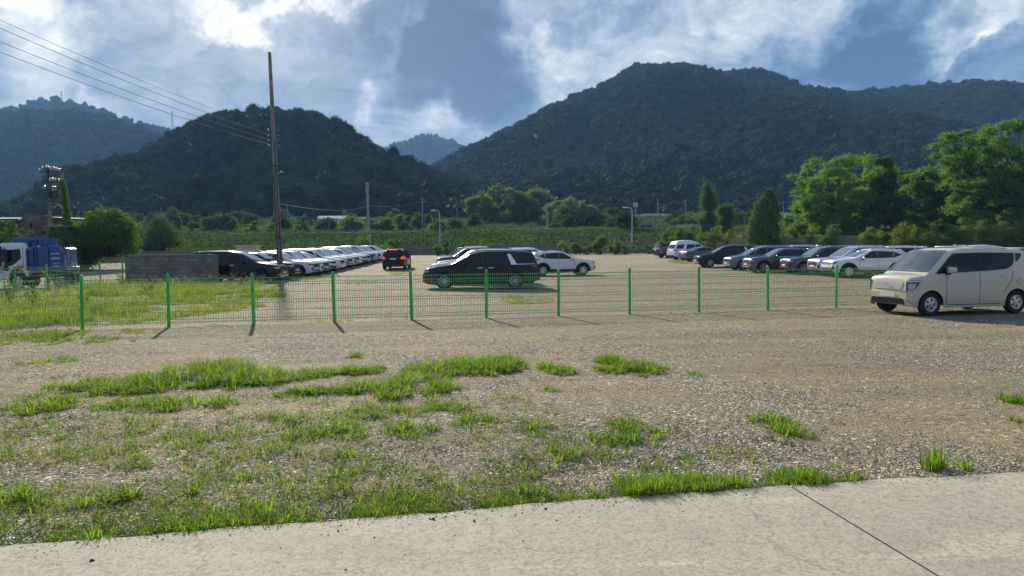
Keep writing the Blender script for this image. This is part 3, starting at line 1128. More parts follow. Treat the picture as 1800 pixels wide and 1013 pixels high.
# ------------------------------------------------------------------ the kinds of car
def build_suv(name, mat, label, group, long_=False, wheel='multi', dark_grille=True, roofcap=None, lit=False, cpillar=False, lamp_style=0):
    L = 4.98 if long_ else 4.72
    H = 1.76 if long_ else 1.67
    sp = dict(L=L, W=1.93 if long_ else 1.90, H=H, wb=2.90 if long_ else 2.75, fo=.92, rw=.375, sill=.25, tumble=.19, rad=.10, smooth=.11,
              top=[(0, .66), (.02, .80), (.06, .93), (.16, 1.01), (.5, 1.06), (1.22, 1.12), (1.36, 1.15), (2.02, H - .14), (2.25, H - .05), (2.75, H), (3.5, H - .01), (L - .70, H - .06), (L - .42, H - .10), (L - .12, 1.14), (L - .03, 1.0), (L, .80)],
              belt=[(0, .80), (.3, .92), (1.3, 1.04), (2.6, 1.05), (3.8, 1.07), (L, 1.09)],
              plan=[(0, .74), (.08, .86), (.25, .94), (.6, .985), (1.0, 1), (L - .9, 1), (L - .3, .95), (L - .08, .90), (L, .84)],
              under=[(0, .36), (.25, .26), (.6, .24), (L - .6, .26), (L - .2, .36), (L, .42)])
    car = base_car(name, sp, mat, label, "car", group, wheel, .235)
    root = car.root
    front_back_windows(car, 1.17, H - .12, .70, .585, 1.15, H - .17, .66, .56)
    zb, zt = 1.09, H - .155
    bR = L - .95
    # side glass: front door, rear door, quarter light
    car.side("side_window", rnd([(1.62, zb), (2.62, zb + .01), (2.62, zt), (2.32, zt - .01)], [.03, .02, .02, .10]), M_GLASS, root)
    car.side("side_window", rnd([(2.69, zb + .01), (3.58, zb + .03), (3.66, zt - .02), (2.69, zt)], [.02, .03, .03, .02]), M_GLASS, root)
    if cpillar:
        car.side("pillar_trim", [(3.62, zb + .03), (3.88, zb + .04), (3.70, zt - .01), (3.58, zt - .01)], M_CHROME if cpillar == 2 else mat, root, off=.008)
        car.side("side_window", rnd([(3.90, zb + .05), (L - .34, zb + .10), (L - .56, zt - .05), (3.74, zt - .02)], [.02, .05, .06, .02]), M_GLASS, root)
        car.side("window_trim", car.strip([(3.64, zb + .015), (L - .36, zb + .055)], .022), M_CHROME, root, off=.008)
    else:
        car.side("side_window", rnd([(3.68, zb + .03), (L - .55, zb + .13), (L - .72, zt - .05), (3.74, zt - .02)], [.02, .06, .06, .02]), M_GLASS, root)
        car.side("window_trim", car.strip([(1.60, zb - .012), (3.60, zb + .012), (L - .56, zb + .10)], .018), M_CHROME, root, off=.007)
    seams(car, [[(1.50, .34), (1.52, .8), (1.58, 1.08)], [(2.655, .32), (2.655, zt)], [(3.60, 1.1), (3.62, .9), (3.45, .68)]], .3, 1)
    for d in (2.42, 3.42):
        car.side("door_handle", rnd([(d - .11, .93), (d + .11, .935), (d + .11, .96), (d - .11, .955)], .01), M_CHROME if cpillar else mat, root, off=.02, res=.05)
    arch_trim(car)
    car.side("sill_trim", [(1.36, .25), (L - 1.5, .25), (L - 1.5, .36), (1.36, .36)], M_TRIM, root, off=.007)
    # nose
    if dark_grille:
        car.panel("grille", rnd([(-.56, .60), (.56, .60), (.66, .86), (-.66, .86)], .06), 0, M_GRILLE, root, off=.008)
        for z in (.68, .78):
            car.panel("grille_bar", [(-.55, z), (.55, z), (.56, z + .016), (-.56, z + .016)], 0, M_CHROME if lamp_style else M_DKALLOY, root, off=.013, res=.1)
    for sg in (1, -1):
        car.panel("headlight", rnd([(sg * -.32, .77), (sg * .02, .77), (sg * .17, .87), (sg * -.30, .87)], .03), sg * 42, M_LAMP if lamp_style != 2 else M_LAMPDARK, root, off=.010, res=.05)
        car.panel("fog_lamp", rnd([(sg * -.22, .46), (sg * -.08, .46), (sg * -.06, .64), (sg * -.20, .66)], .02), sg * 38, M_LAMP if lamp_style == 1 else M_GRILLE, root, off=.010, res=.05)
    car.panel("bumper_trim", rnd([(-.70, .37), (.70, .37), (.62, .50), (-.62, .50)], .04), 0, M_TRIM, root, off=.008)
    car.panel("skid_plate", rnd([(-.50, .38), (.50, .38), (.56, .415), (-.56, .415)], .01), 0, M_CHROME, root, off=.016)
    car.panel("number_plate", [(-.26, .53), (.26, .53), (.26, .64), (-.26, .64)], 0, M_PLATE, root, off=.022)
    # tail
    for sg in (1, -1):
        car.panel("tail_lamp", rnd([(sg * .60, .86), (sg * .93, .88), (sg * .93, 1.10), (sg * .66, 1.06)], .03), 180, M_TURN if lit else M_TAIL, root, off=.010, res=.05)
    car.panel("bumper_trim", rnd([(-.80, .42), (.80, .42), (.74, .58), (-.74, .58)], .04), 180, M_TRIM, root, off=.008)
    car.panel("number_plate", [(-.26, .84), (.26, .84), (.26, .95), (-.26, .95)], 180, M_PLATE, root, off=.014)
    # spoiler and roof rails
    spo = MB().rbox((-L / 2 + .52, 0, H - .075), (.34, 1.18, .045), .018).build("spoiler", mat, root, 50)
    if lit:
        MB().box((-L / 2 + .345, 0, H - .075), (.012, .62, .034)).build("brake_lamp", M_BRAKE, spo)
    for sg in (1, -1):
        y = sg * .60
        MB().tube([(L / 2 - 2.35, y * .99, H - .06), (L / 2 - 2.5, y, H - .005), (L / 2 - 3.2, y * 1.005, H + .02), (-L / 2 + 1.0, y, H - .01), (-L / 2 + .85, y, H - .06)], .018, 6).build("roof_rail", M_CHROME if cpillar else M_TRIM, root, 60)
    MB().add([(-L / 2 + 1.0, -.02, H - .04), (-L / 2 + 1.0, .02, H - .04), (-L / 2 + .78, 0, H - .06), (-L / 2 + .84, 0, H + .05)], [(0, 1, 3), (1, 2, 3), (2, 0, 3)]).build("antenna_fin", mat, root)
    mirrors(car, root, 1.72, 1.12, mat)
    return root


def build_minivan(name, mat, label, group, high=False, wheel='turbine'):
    L, W_ = 5.12, 1.99
    H = 2.06 if high else 1.77
    top = [(0, .62), (.02, .78), (.07, .90), (.2, .98), (.6, 1.06), (1.12, 1.14), (1.25, 1.18), (2.05, 1.62), (2.35, 1.71), (2.8, 1.76), (3.9, 1.765), (L - .5, 1.72), (L - .28, 1.64), (L - .10, 1.15), (L - .02, .98), (L, .75)]
    if high:
        top = [(0, .62), (.02, .78), (.07, .90), (.2, .98), (.6, 1.06), (1.12, 1.14), (1.25, 1.18), (2.0, 1.60), (2.2, 1.74), (2.55, 1.93), (3.0, 2.03), (3.8, 2.06), (L - .75, 2.01), (L - .45, 1.90), (L - .26, 1.66), (L - .10, 1.15), (L - .02, .98), (L, .75)]
    sp = dict(L=L, W=W_, H=H, wb=3.09, fo=.95, rw=.365, sill=.22, tumble=.17 if not high else .22, rad=.10 if not high else .20, smooth=.12, top=top,
              belt=[(0, .78), (.3, .90), (1.3, 1.06), (2.6, 1.09), (L, 1.10)],
              plan=[(0, .72), (.08, .85), (.25, .93), (.6, .98), (1.1, 1), (L - .8, 1), (L - .25, .96), (L - .06, .91), (L, .86)],
              under=[(0, .32), (.25, .23), (.6, .21), (L - .6, .24), (L - .2, .33), (L, .40)])
    car = base_car(name, sp, mat, label, "car", group, wheel, .235)
    root = car.root
    zt = 1.60
    front_back_windows(car, 1.20, 1.66, .74, .62, 1.16, 1.60, .70, .62)
    zb = 1.12
    car.side("side_window", rnd([(1.34, zb - .01), (1.72, zb), (1.94, 1.46)], .02), M_GLASS, root)
    car.side("side_window", rnd([(1.78, zb), (2.72, zb + .01), (2.72, zt), (2.18, zt - .015)], [.03, .02, .02, .10]), M_GLASS, root)
    car.side("side_window", rnd([(2.79, zb + .01), (3.82, zb + .02), (3.66, zt - .005), (2.79, zt)], [.02, .02, .03, .02]), M_GLASS, root)
    car.side("pillar_trim", [(3.86, zb + .0), (4.12, zb + .0), (3.83, zt), (3.69, zt)], M_CHROME, root, off=.008)
    car.side("side_window", rnd([(4.15, zb + .03), (L - .20, zb + .05), (L - .40, zt - .03), (3.86, zt - .005)], [.02, .05, .08, .02]), M_GLASS, root)
    car.side("window_trim", car.strip([(3.86, zb - .005), (L - .22, zb + .02)], .026), M_CHROME, root, off=.009)
    seams(car, [[(1.56, .32), (1.58, .8), (1.66, 1.1)], [(2.755, .30), (2.755, zt)], [(3.84, 1.1), (3.82, .7), (3.74, .5)]], .3, 1)
    car.side("slide_rail", car.strip([(3.9, 1.02), (L - .55, 1.03)], .02), M_SEAM, root, off=.005)
    for d in (2.52, 3.0):
        car.side("door_handle", rnd([(d - .12, .955), (d + .12, .955), (d + .12, .985), (d - .12, .985)], .01), M_CHROME, root, off=.02, res=.05)
    car.side("sill_trim", [(1.36, .215), (L - 1.5, .22), (L - 1.5, .31), (1.36, .31)], M_TRIM, root, off=.007)
    car.panel("grille", rnd([(-.60, .56), (.60, .56), (.74, .82), (-.74, .82)], .06), 0, M_GRILLE, root, off=.008)
    for z in (.62, .69, .76):
        car.panel("grille_bar", [(-.60, z), (.60, z), (.61, z + .014), (-.61, z + .014)], 0, M_CHROME, root, off=.013, res=.1)
    for sg in (1, -1):
        car.panel("headlight", rnd([(sg * -.34, .78), (sg * .02, .76), (sg * .18, .84), (sg * -.32, .85)], .02), sg * 44, M_LAMP, root, off=.010, res=.05)
        car.panel("fog_lamp", rnd([(sg * -.34, .40), (sg * -.06, .42), (sg * -.04, .45), (sg * -.34, .43)], .01), sg * 38, M_CHROME, root, off=.010, res=.05)
        car.panel("tail_lamp", rnd([(sg * .50, .96), (sg * .94, .96), (sg * .94, 1.10), (sg * .52, 1.08)], .03), 180, M_TAIL, root, off=.010, res=.05)
    car.panel("skid_plate", rnd([(-.72, .33), (.72, .33), (.66, .385), (-.66, .385)], .02), 0, M_CHROME, root, off=.010)
    car.panel("number_plate", [(-.26, .48), (.26, .48), (.26, .59), (-.26, .59)], 0, M_PLATE, root, off=.022)
    car.panel("number_plate", [(-.26, .76), (.26, .76), (.26, .87), (-.26, .87)], 180, M_PLATE, root, off=.014)
    car.panel("bumper_trim", rnd([(-.80, .40), (.80, .40), (.74, .52), (-.74, .52)], .04), 180, M_TRIM, root, off=.008)
    if not high:
        for sg in (1, -1):
            y = sg * .68
            MB().tube([(L / 2 - 2.3, y, H - .07), (L / 2 - 2.45, y * 1.0, H - .01), (L / 2 - 3.2, y * 1.01, H + .015), (-L / 2 + .75, y, H - .02), (-L / 2 + .6, y, H - .09)], .018, 6).build("roof_rail", M_CHROME, root, 60)
    mirrors(car, root, 1.86, 1.14, mat)
    return root


def build_crossover(name, mat, label, group, wheel='five', lamp_style=0):
    """small SUV with a black lower body and a black band under a floating roof"""
    L, H = 4.39, 1.62
    sp = dict(L=L, W=1.80, H=H, wb=2.63, fo=.86, rw=.345, sill=.27, tumble=.17, rad=.10, smooth=.11,
              top=[(0, .66), (.02, .80), (.07, .92), (.2, .99), (.6, 1.04), (1.10, 1.09), (1.22, 1.12), (1.95, H - .15), (2.2, H - .05), (2.6, H), (3.3, H - .02), (L - .52, H - .08), (L - .38, H - .16), (L - .10, 1.14), (L - .05, 1.0), (L, .80)],
              belt=[(0, .80), (.3, .90), (1.3, 1.02), (2.6, 1.02), (3.4, 1.05), (L, 1.12)],
              plan=[(0, .74), (.08, .86), (.25, .94), (.6, .985), (1.0, 1), (L - .9, 1), (L - .3, .95), (L - .08, .90), (L, .84)],
              under=[(0, .38), (.25, .29), (.6, .27), (L - .6, .29), (L - .2, .38), (L, .44)])
    car = base_car(name, sp, mat, label, "car", group, wheel, .215)
    root = car.root
    front_back_windows(car, 1.14, H - .12, .66, .56, 1.14, H - .22, .60, .52)
    zb, zt = 1.065, H - .155
    car.side("side_window", rnd([(1.50, zb), (2.42, zb + .005), (2.42, zt), (2.16, zt - .01)], [.03, .02, .02, .10]), M_GLASS, root)
    car.side("side_window", rnd([(2.50, zb + .005), (3.24, zb + .03), (3.30, zt - .04), (2.50, zt)], [.02, .03, .03, .02]), M_GLASS, root)
    car.side("side_window", rnd([(3.32, zb + .05), (3.76, zb + .20), (3.40, zt - .05)], [.02, .05, .02]), M_GLASS, root)
    car.side("pillar_trim", [(2.43, zb), (2.49, zb), (2.49, zt), (2.43, zt)], M_TRIM, root, off=.006)
    car.side("pillar_trim", [(3.25, zb + .03), (3.31, zb + .05), (3.37, zt - .05), (3.31, zt - .04)], M_TRIM, root, off=.006)
    car.side("window_trim", car.strip([(3.30, zb + .03), (3.80, zb + .20), (L - .42, zb + .30)], .03), M_TRIM, root, off=.006)
    seams(car, [[(1.42, .40), (1.43, .8), (1.48, 1.05)], [(2.46, .36), (2.46, zb)], [(3.30, 1.1), (3.32, .9), (3.15, .70)]], .3, 1)
    for d in (2.24, 3.10):
        car.side("door_handle", rnd([(d - .11, .90), (d + .11, .905), (d + .11, .93), (d - .11, .925)], .01), mat, root, off=.02, res=.05)
    arch_trim(car, wd=.10)
    car.side("sill_trim", [(1.28, .275), (L - 1.3, .275), (L - 1.3, .42), (1.28, .42)], M_TRIM, root, off=.007)
    car.side("sill_stripe", car.strip([(1.34, .43), (L - 1.36, .43)], .025), M_CHROME, root, off=.010)
    car.panel("grille", rnd([(-.56, .72), (.56, .72), (.60, .86), (-.60, .86)], .05), 0, M_GRILLE, root, off=.008)
    for sg in (1, -1):
        car.panel("headlight", rnd([(sg * -.30, .78), (sg * .0, .79), (sg * .14, .88), (sg * -.28, .87)], .03), sg * 42, M_LAMPDARK, root, off=.010, res=.05)
        car.panel("fog_lamp", rnd([(sg * -.20, .46), (sg * -.06, .46), (sg * -.04, .62), (sg * -.18, .60)], .02), sg * 42, M_TRIM, root, off=.010, res=.05)
        car.panel("tail_lamp", rnd([(sg * .42, .94), (sg * .86, .96), (sg * .86, 1.08), (sg * .50, 1.06)], .03), 180, M_TAIL, root, off=.010, res=.05)
        car.panel("tail_lamp", rnd([(sg * -.32, .98), (sg * .02, .95), (sg * .02, 1.01), (sg * -.30, 1.03)], .01), sg * 125, M_LAMPDARK, root, off=.010, res=.05)
    car.panel("bumper_trim", rnd([(-.70, .39), (.70, .39), (.64, .56), (-.64, .56)], .05), 0, M_TRIM, root, off=.008)
    car.panel("number_plate", [(-.26, .58), (.26, .58), (.26, .69), (-.26, .69)], 0, M_PLATE, root, off=.018)
    car.panel("bumper_trim", rnd([(-.80, .44), (.80, .44), (.74, .62), (-.74, .62)], .04), 180, M_TRIM, root, off=.008)
    car.panel("number_plate", [(-.26, .78), (.26, .78), (.26, .89), (-.26, .89)], 180, M_PLATE, root, off=.014)
    MB().rbox((-L / 2 + .60, 0, H - .10), (.30, 1.10, .045), .018).build("spoiler", mat, root, 50)
    for sg in (1, -1):
        y = sg * .57
        MB().tube([(L / 2 - 2.2, y, H - .07), (L / 2 - 2.35, y, H - .015), (L / 2 - 2.9, y, H + .01), (-L / 2 + .95, y, H - .05), (-L / 2 + .85, y, H - .11)], .016, 6).build("roof_rail", M_TRIM, root, 60)
    mirrors(car, root, 1.60, 1.09, mat)
    return root


def build_sedan(name, mat, label, group):
    L, H = 4.95, 1.45
    sp = dict(L=L, W=1.87, H=H, wb=2.84, fo=.90, rw=.34, sill=.20, tumble=.22, rad=.10, smooth=.14,
              top=[(0, .58), (.03, .70), (.10, .80), (.3, .87), (1.3, .98), (1.45, 1.01), (2.25, H - .08), (2.6, H), (3.1, H - .01), (3.5, H - .07), (4.30, 1.09), (4.55, 1.06), (L - .10, 1.02), (L - .03, .90), (L, .72)],
              belt=[(0, .72), (.3, .80), (1.4, .93), (3.6, .97), (L, 1.0)],
              plan=[(0, .72), (.10, .86), (.3, .94), (.7, .985), (1.1, 1), (L - .9, 1), (L - .3, .95), (L - .08, .89), (L, .82)],
              under=[(0, .28), (.25, .21), (L - .5, .22), (L - .2, .30), (L, .36)])
    car = base_car(name, sp, mat, label, "car", group, 'turbine', .225)
    root = car.root
    front_back_windows(car, 1.04, H - .07, .66, .54, 1.11, H - .10, .60, .50)
    zb, zt = .995, H - .115
    car.side("side_window", rnd([(1.80, zb), (2.74, zb + .005), (2.74, zt + .01), (2.42, zt)], [.03, .02, .02, .10]), M_GLASS, root)
    car.side("side_window", rnd([(2.80, zb + .005), (3.86, zb + .05), (3.56, zt - .05), (2.80, zt + .01)], [.02, .05, .08, .02]), M_GLASS, root)
    seams(car, [[(1.66, .30), (1.68, .7), (1.74, .98)], [(2.77, .28), (2.77, zb)], [(3.70, 1.0), (3.70, .85), (3.55, .62)]], .3, 1)
    for sg in (1, -1):
        car.panel("headlight", rnd([(sg * -.32, .67), (sg * .02, .69), (sg * .15, .76), (sg * -.30, .75)], .03), sg * 42, M_LAMP, root, off=.010, res=.05)
        car.panel("tail_lamp", rnd([(sg * .40, .86), (sg * .90, .86), (sg * .90, .97), (sg * .44, .96)], .03), 180, M_TAIL, root, off=.010, res=.05)
    car.panel("grille", rnd([(-.48, .42), (.48, .42), (.56, .68), (-.56, .68)], .06), 0, M_GRILLE, root, off=.008)
    car.panel("number_plate", [(-.26, .70), (.26, .70), (.26, .81), (-.26, .81)], 180, M_PLATE, root, off=.014)
    mirrors(car, root, 1.86, 1.02, mat)
    return root


def build_boxcar(name, mat, label):
    """the small upright beige car at the right: flat sides, short nose, thick A pillars, flat roof"""
    L, H = 3.60, 1.70
    sp = dict(L=L, W=1.60, H=H, wb=2.52, fo=.585, rw=.292, gap=.055, sill=.20, tumble=.075, crown=.04, rad=.10, smooth=.08,
              top=[(0, .60), (.012, .78), (.035, .92), (.09, .985), (.20, 1.01), (.40, 1.03), (.48, 1.05), (.72, 1.25), (1.05, 1.555), (1.15, 1.62), (1.38, 1.675), (2.0, 1.70), (2.8, 1.695), (L - .16, 1.645), (L - .08, 1.58), (L - .02, 1.05), (L, .85)],
              belt=[(0, .80), (.3, .92), (.7, .995), (2.2, 1.05), (L, 1.07)],
              plan=[(0, .78), (.05, .875), (.14, .94), (.35, .985), (.6, 1), (L - .4, 1), (L - .12, .965), (L, .92)],
              under=[(0, .27), (.15, .205), (.5, .19), (L - .5, .20), (L - .15, .26), (L, .32)])
    car = base_car(name, sp, mat, label, "car", None, 'hub', .165)
    root = car.root
    front_back_windows(car, 1.085, 1.605, .675, .59, 1.16, 1.56, .62, .57)
    # wipers
    for y0, y1 in ((-.30, .28), (.12, .60)):
        v, f = car.decal(car.strip([(y0, 1.09), (y1, 1.125)], .016), 0, .014, .08)
        MB().add(v, f).build("wiper", M_TRIM, root)
    zb, zt = 1.065, 1.545
    car.side("side_window", rnd([(.70, 1.032), (1.95, 1.085), (1.95, zt + .005), (1.22, zt - .015)], [.03, .015, .015, .08]), M_GLASS, root)
    car.side("side_window", rnd([(2.03, 1.088), (2.80, 1.13), (3.02, 1.24), (3.06, zt - .01), (2.03, zt + .005)], [.015, .12, .12, .05, .015]), M_GLASS, root)
    car.side("pillar_trim", [(1.952, 1.085), (2.028, 1.088), (2.028, zt + .005), (1.952, zt + .005)], M_TRIM, root, off=.007)
    car.side("side_window", rnd([(3.09, 1.30), (3.24, 1.40), (3.30, zt - .03), (3.09, zt - .012)], [.03, .08, .05, .02]), M_GLASS, root)
    seams(car, [[(1.02, .30), (1.01, .70), (1.03, 1.05)], [(1.99, .28), (1.985, 1.08)], [(2.70, .55), (2.90, .80), (3.00, 1.10)], [(1.03, .27), (2.60, .27)]], .3, 1)
    car.side("door_seam", car.strip([(1.46, 1.645), (2.9, 1.64)], .010), M_SEAM, root, off=.003)
    for d in (1.80, 2.72):
        car.side("door_handle", rnd([(d - .095, .945), (d + .095, .955), (d + .095, .995), (d - .095, .985)], .018), mat, root, off=.022, res=.04)
    car.side("fuel_flap", car.strip([(3.16 + .085 * math.cos(t), .83 + .085 * math.sin(t)) for t in np.linspace(0, 5.9, 17)], .008), M_SEAM, root, off=.003, res=.03)
    # nose: closed panel with two fine creases, square lamps at the corners, dark lower mouth
    car.panel("nose_panel", rnd([(-.47, .655), (.47, .655), (.50, .845), (-.50, .845)], .045), 0, mat, root, off=.010)
    for z in (.70, .735, .765, .80):
        car.panel("nose_crease", [(-.48, z), (.48, z), (.48, z + .007), (-.48, z + .007)], 0, M_CHROME, root, off=.012, res=.1)
    for sg in (1, -1):
        ol = [(sg * -.135, .59), (sg * .05, .625), (sg * .155, .77), (sg * .145, .885), (sg * -.145, .865)]
        hl = car.panel("headlight", rnd(ol, [.03, .05, .05, .05, .03]), sg * 36, M_LAMPDARK, root, off=.012, res=.04)[0]
        v, f = car.decal(rnd([(sg * -.09, .65), (sg * .03, .67), (sg * .06, .79), (sg * -.09, .80)], .03), sg * 36, .018, .04)
        MB().add(v, f).build("lamp_lens", M_LAMP, hl, 40)
        v, f = car.decal(car.strip([(sg * -.12, .612), (sg * .04, .645), (sg * .13, .77), (sg * .12, .862), (sg * -.12, .845)], .018), sg * 36, .019, .04)
        MB().add(v, f).build("lamp_rim", M_CHROME, hl, 40)
    car.panel("bumper_trim", rnd([(-.60, .29), (.60, .29), (.55, .43), (-.55, .43)], .05), 0, M_GRILLE, root, off=.008)
    car.panel("lower_lip", rnd([(-.66, .235), (.66, .235), (.64, .285), (-.64, .285)], .02), 0, M_TRIM, root, off=.008)
    pl = car.panel("number_plate", [(-.26, .46), (.26, .46), (.26, .57), (-.26, .57)], 0, M_PLATE, root, off=.016)
    for sg in (1, -1):
        car.panel("bumper_seam", car.strip([(sg * -.16, .42), (sg * -.06, .36), (sg * .05, .28)], .012), sg * 40, M_SEAM, root, off=.004, res=.05)
    # maker's lettering on the nose
    tc_ = bpy.data.curves.new("nose_lettering", 'FONT'); tc_.body = "KI\u039b"; tc_.size = .062; tc_.extrude = .003; tc_.align_x = 'CENTER'; tc_.align_y = 'CENTER'; tc_.space_character = .88
    to = bpy.data.objects.new("nose_lettering", tc_); COL.objects.link(to)
    bpy.context.view_layer.update()
    me = bpy.data.meshes.new_from_object(to.evaluated_get(bpy.context.evaluated_depsgraph_get()))
    bpy.data.objects.remove(to)
    lo = bpy.data.objects.new("nose_lettering", me); me.materials.append(M_CHROME); COL.objects.link(lo); lo.parent = root
    lo.rotation_euler = (R(90), 0, R(90)); lo.location = (L / 2 + .022, 0, .755); lo.scale = (1.25, 1, 1)
    # tail
    for sg in (1, -1):
        car.panel("tail_lamp", rnd([(sg * -.16, .90), (sg * .02, .74), (sg * .06, 1.0), (sg * -.02, 1.06)], .03), sg * 140, M_LAMPDARK, root, off=.010, res=.04)
        car.panel("tail_lamp", rnd([(sg * .56, .72), (sg * .70, .74), (sg * .70, 1.12), (sg * .60, 1.10)], .03), 180, M_TAIL, root, off=.010, res=.04)
    car.panel("number_plate", [(-.26, .78), (.26, .78), (.26, .89), (-.26, .89)], 180, M_PLATE, root, off=.014)
    MB().rbox((-L / 2 + .10, 0, 1.645), (.24, 1.24, .05), .02).build("spoiler", mat, root, 50)
    car.side("body_crease", car.strip([(.62, .80), (.9, .83), (1.9, .845), (3.0, .86)], .006), mat, root, off=.006, res=.12)
    mirrors(car, root, 1.03, 1.13, mat, size=(.13, .235, .175))
    MB().tube([(L / 2 - .54, -.62, 1.085), (L / 2 - .74, -.605, 1.25), (L / 2 - 1.04, -.595, 1.52)], .012, 6).build("pillar_seam", M_TRIM, root, 60)
    # exhaust silencer seen under the sill
    MB().tube([(-.55, -.30, .235), (-.15, -.30, .235)], .085, 10).build("silencer", M_TRIM, root, 50)
    return root


def repaint(root, frm, to):
    for o in [root] + list(root.children_recursive):
        if o.type == 'MESH':
            for s_ in o.material_slots:
                if s_.material == frm:
                    s_.link = 'OBJECT'; s_.material = to


def put(root, x, y, heading, z=None):
    """heading in degrees, 0 = towards +X"""
    a = R(heading)
    zz_ = float(lot_z(x, y)) if z is None else z
    root.location = (x, y, zz_)
    e = 1.4
    s1 = (float(lot_z(x + math.cos(a) * e, y + math.sin(a) * e)) - float(lot_z(x - math.cos(a) * e, y - math.sin(a) * e))) / (2 * e)
    root.rotation_euler = (0, -math.atan(s1), a)
    root.rotation_mode = 'XYZ'
    return root


def nose_at(root, L, px, Y, heading):
    """nose of the car on the sight line of picture column px at depth Y"""
    a = R(heading)
    X = pdir(px, 440).x * Y
    return put(root, X - math.cos(a) * L / 2, Y - math.sin(a) * L / 2, heading)


ROW_L = "cars parked nose out in the long left row"
ROW_R = "cars parked along the right side of the lot"
ROW_C = "cars parked in the middle of the lot"

# --- the beige box car, nose towards the left, in front of the fence end
fw, rw_ = ground(1630, 556), ground(1787, 551)
bx = build_boxcar("box_car", P_BEIGE, "small beige box shaped car parked on the near side of the mesh fence")
hd = math.degrees(math.atan2(fw.y - rw_.y, fw.x - rw_.x))
mid = (fw + rw_) / 2
nrm_ = Vector((-(fw - rw_).y, (fw - rw_).x, 0)).normalized()
if nrm_.y < 0: nrm_ = -nrm_
c_ = mid + nrm_ * .74
fwd = (fw - rw_).normalized()
c_ = c_ + fwd * (.585 + 1.26 - 1.80)
put(bx, c_.x, c_.y, hd)

# --- middle of the lot
mv = build_minivan("minivan", P_BLACK, "long black minivan with bright pillar trim seen side on behind the mesh fence", ROW_C, wheel='multi')
put(mv, -1.35, 31.9, 181)
cx = build_crossover("crossover_car", P_WHITE, "white crossover facing right with black lower body behind the black minivan", ROW_C)
put(cx, 3.15, 46.5, 8)
suvL = build_suv("suv", P_WHITE, "white SUV facing left right behind the black minivan's nose", ROW_C, long_=True)
nose_at(suvL, 4.98, 757, 36.5, 180)


def clone(src, frm, to, label, group):
    c = copy_tree(src)
    c['label'] = label
    if group: c['group'] = group
    if frm is not to: repaint(c, frm, to)
    return c


c2 = clone(suvL, P_WHITE, P_PEARL, "pale SUV facing left, second car back from the black minivan", ROW_C); nose_at(c2, 4.98, 767, 44, 180)
c3 = clone(suvL, P_WHITE, P_DKBLUE, "dark SUV facing left, farthest of the cars behind the black minivan", ROW_C); nose_at(c3, 4.98, 768, 55, 180)
suvC = build_suv("suv", P_WHITE, "white SUV seen from behind between the black minivan and the white crossover", ROW_C, long_=True, cpillar=1)
put(suvC, 1.35, 53.0, 22)
c4 = clone(suvC, P_WHITE, P_WHITE, "white SUV peeping out above the black minivan's front door", ROW_C); put(c4, -2.4, 61.0, 22)

# --- black SUV with its brake lamps lit, driving away
tl = build_suv("suv", P_BLACK, "black SUV seen from behind with red brake lamps lit", None, lit=True, wheel='multi')
g0 = ground(690, 475)
put(tl, g0.x, g0.y + 2.36, 91)

# --- long left row, noses to the right
sm = build_suv("suv", P_WHITE, "white SUV in the left row, nearest one beyond the tall leaning pole", ROW_L, lamp_style=2)
MVB = build_minivan("minivan", P_BLACK, "black minivan at the near end of the left row beside the block wall", ROW_L)
nose_at(MVB, 5.12, 499, 39.4, 0)
d2c = clone(tl, P_BLACK, P_BLACK, "black SUV in the left row between the black minivan and the tall pole", ROW_L)
for ch in d2c.children_recursive:
    if ch.type == 'MESH':
        for s_ in ch.material_slots:
            if s_.material in (M_BRAKE, M_TURN):
                s_.link = 'OBJECT'; s_.material = M_TAIL
nose_at(d2c, 4.72, 522, 42.7, 0)
nose_at(sm, 4.72, 556, 46.6, -3)
mvw = clone(mv, P_BLACK, P_WHITE, "white minivan in the left row, sixth car back from the block wall", ROW_L)
ROWL = [(573, 49.6, 'l', P_WHITE, "second white SUV beyond the tall leaning pole in the left row"),
        (586, 52.5, 'c', P_WHITE, "white crossover in the left row just before the white minivan"),
        (602, 55.6, 'm', P_WHITE, None),
        (615, 58.7, 'l', P_PEARL, "pale SUV in the left row just behind the white minivan"),
        (628, 61.7, 's', P_WHITE, "white SUV in the left row, second behind the white minivan"),
        (641, 65.0, 'c', P_WHITE, "white crossover in the left row, third behind the white minivan"),
        (648, 67.8, 'l', P_WHITE, "white SUV in the left row, directly before the dark grey one"),
        (657, 70.8, 's', P_GREY, "dark grey SUV in the far part of the left row"),
        (667, 73.8, 'l', P_WHITE, "white SUV in the left row just beyond the dark grey one"),
        (679, 77.5, 's', P_PEARL, "pale SUV in the left row, last but one at the far end"),
        (692, 82.0, 's', P_WHITE, "white SUV at the very far end of the left row")]
for px, Y, k, col, lab in ROWL:
    if k == 'm': o, L_ = mvw, 5.12
    else:
        src, frm, L_ = {'l': (suvL, P_WHITE, 4.98), 's': (sm, P_WHITE, 4.72), 'c': (cx, P_WHITE, 4.39)}[k]
        o = clone(src, frm, col, lab, ROW_L)
    nose_at(o, L_, px, Y, random.uniform(-5, 1))

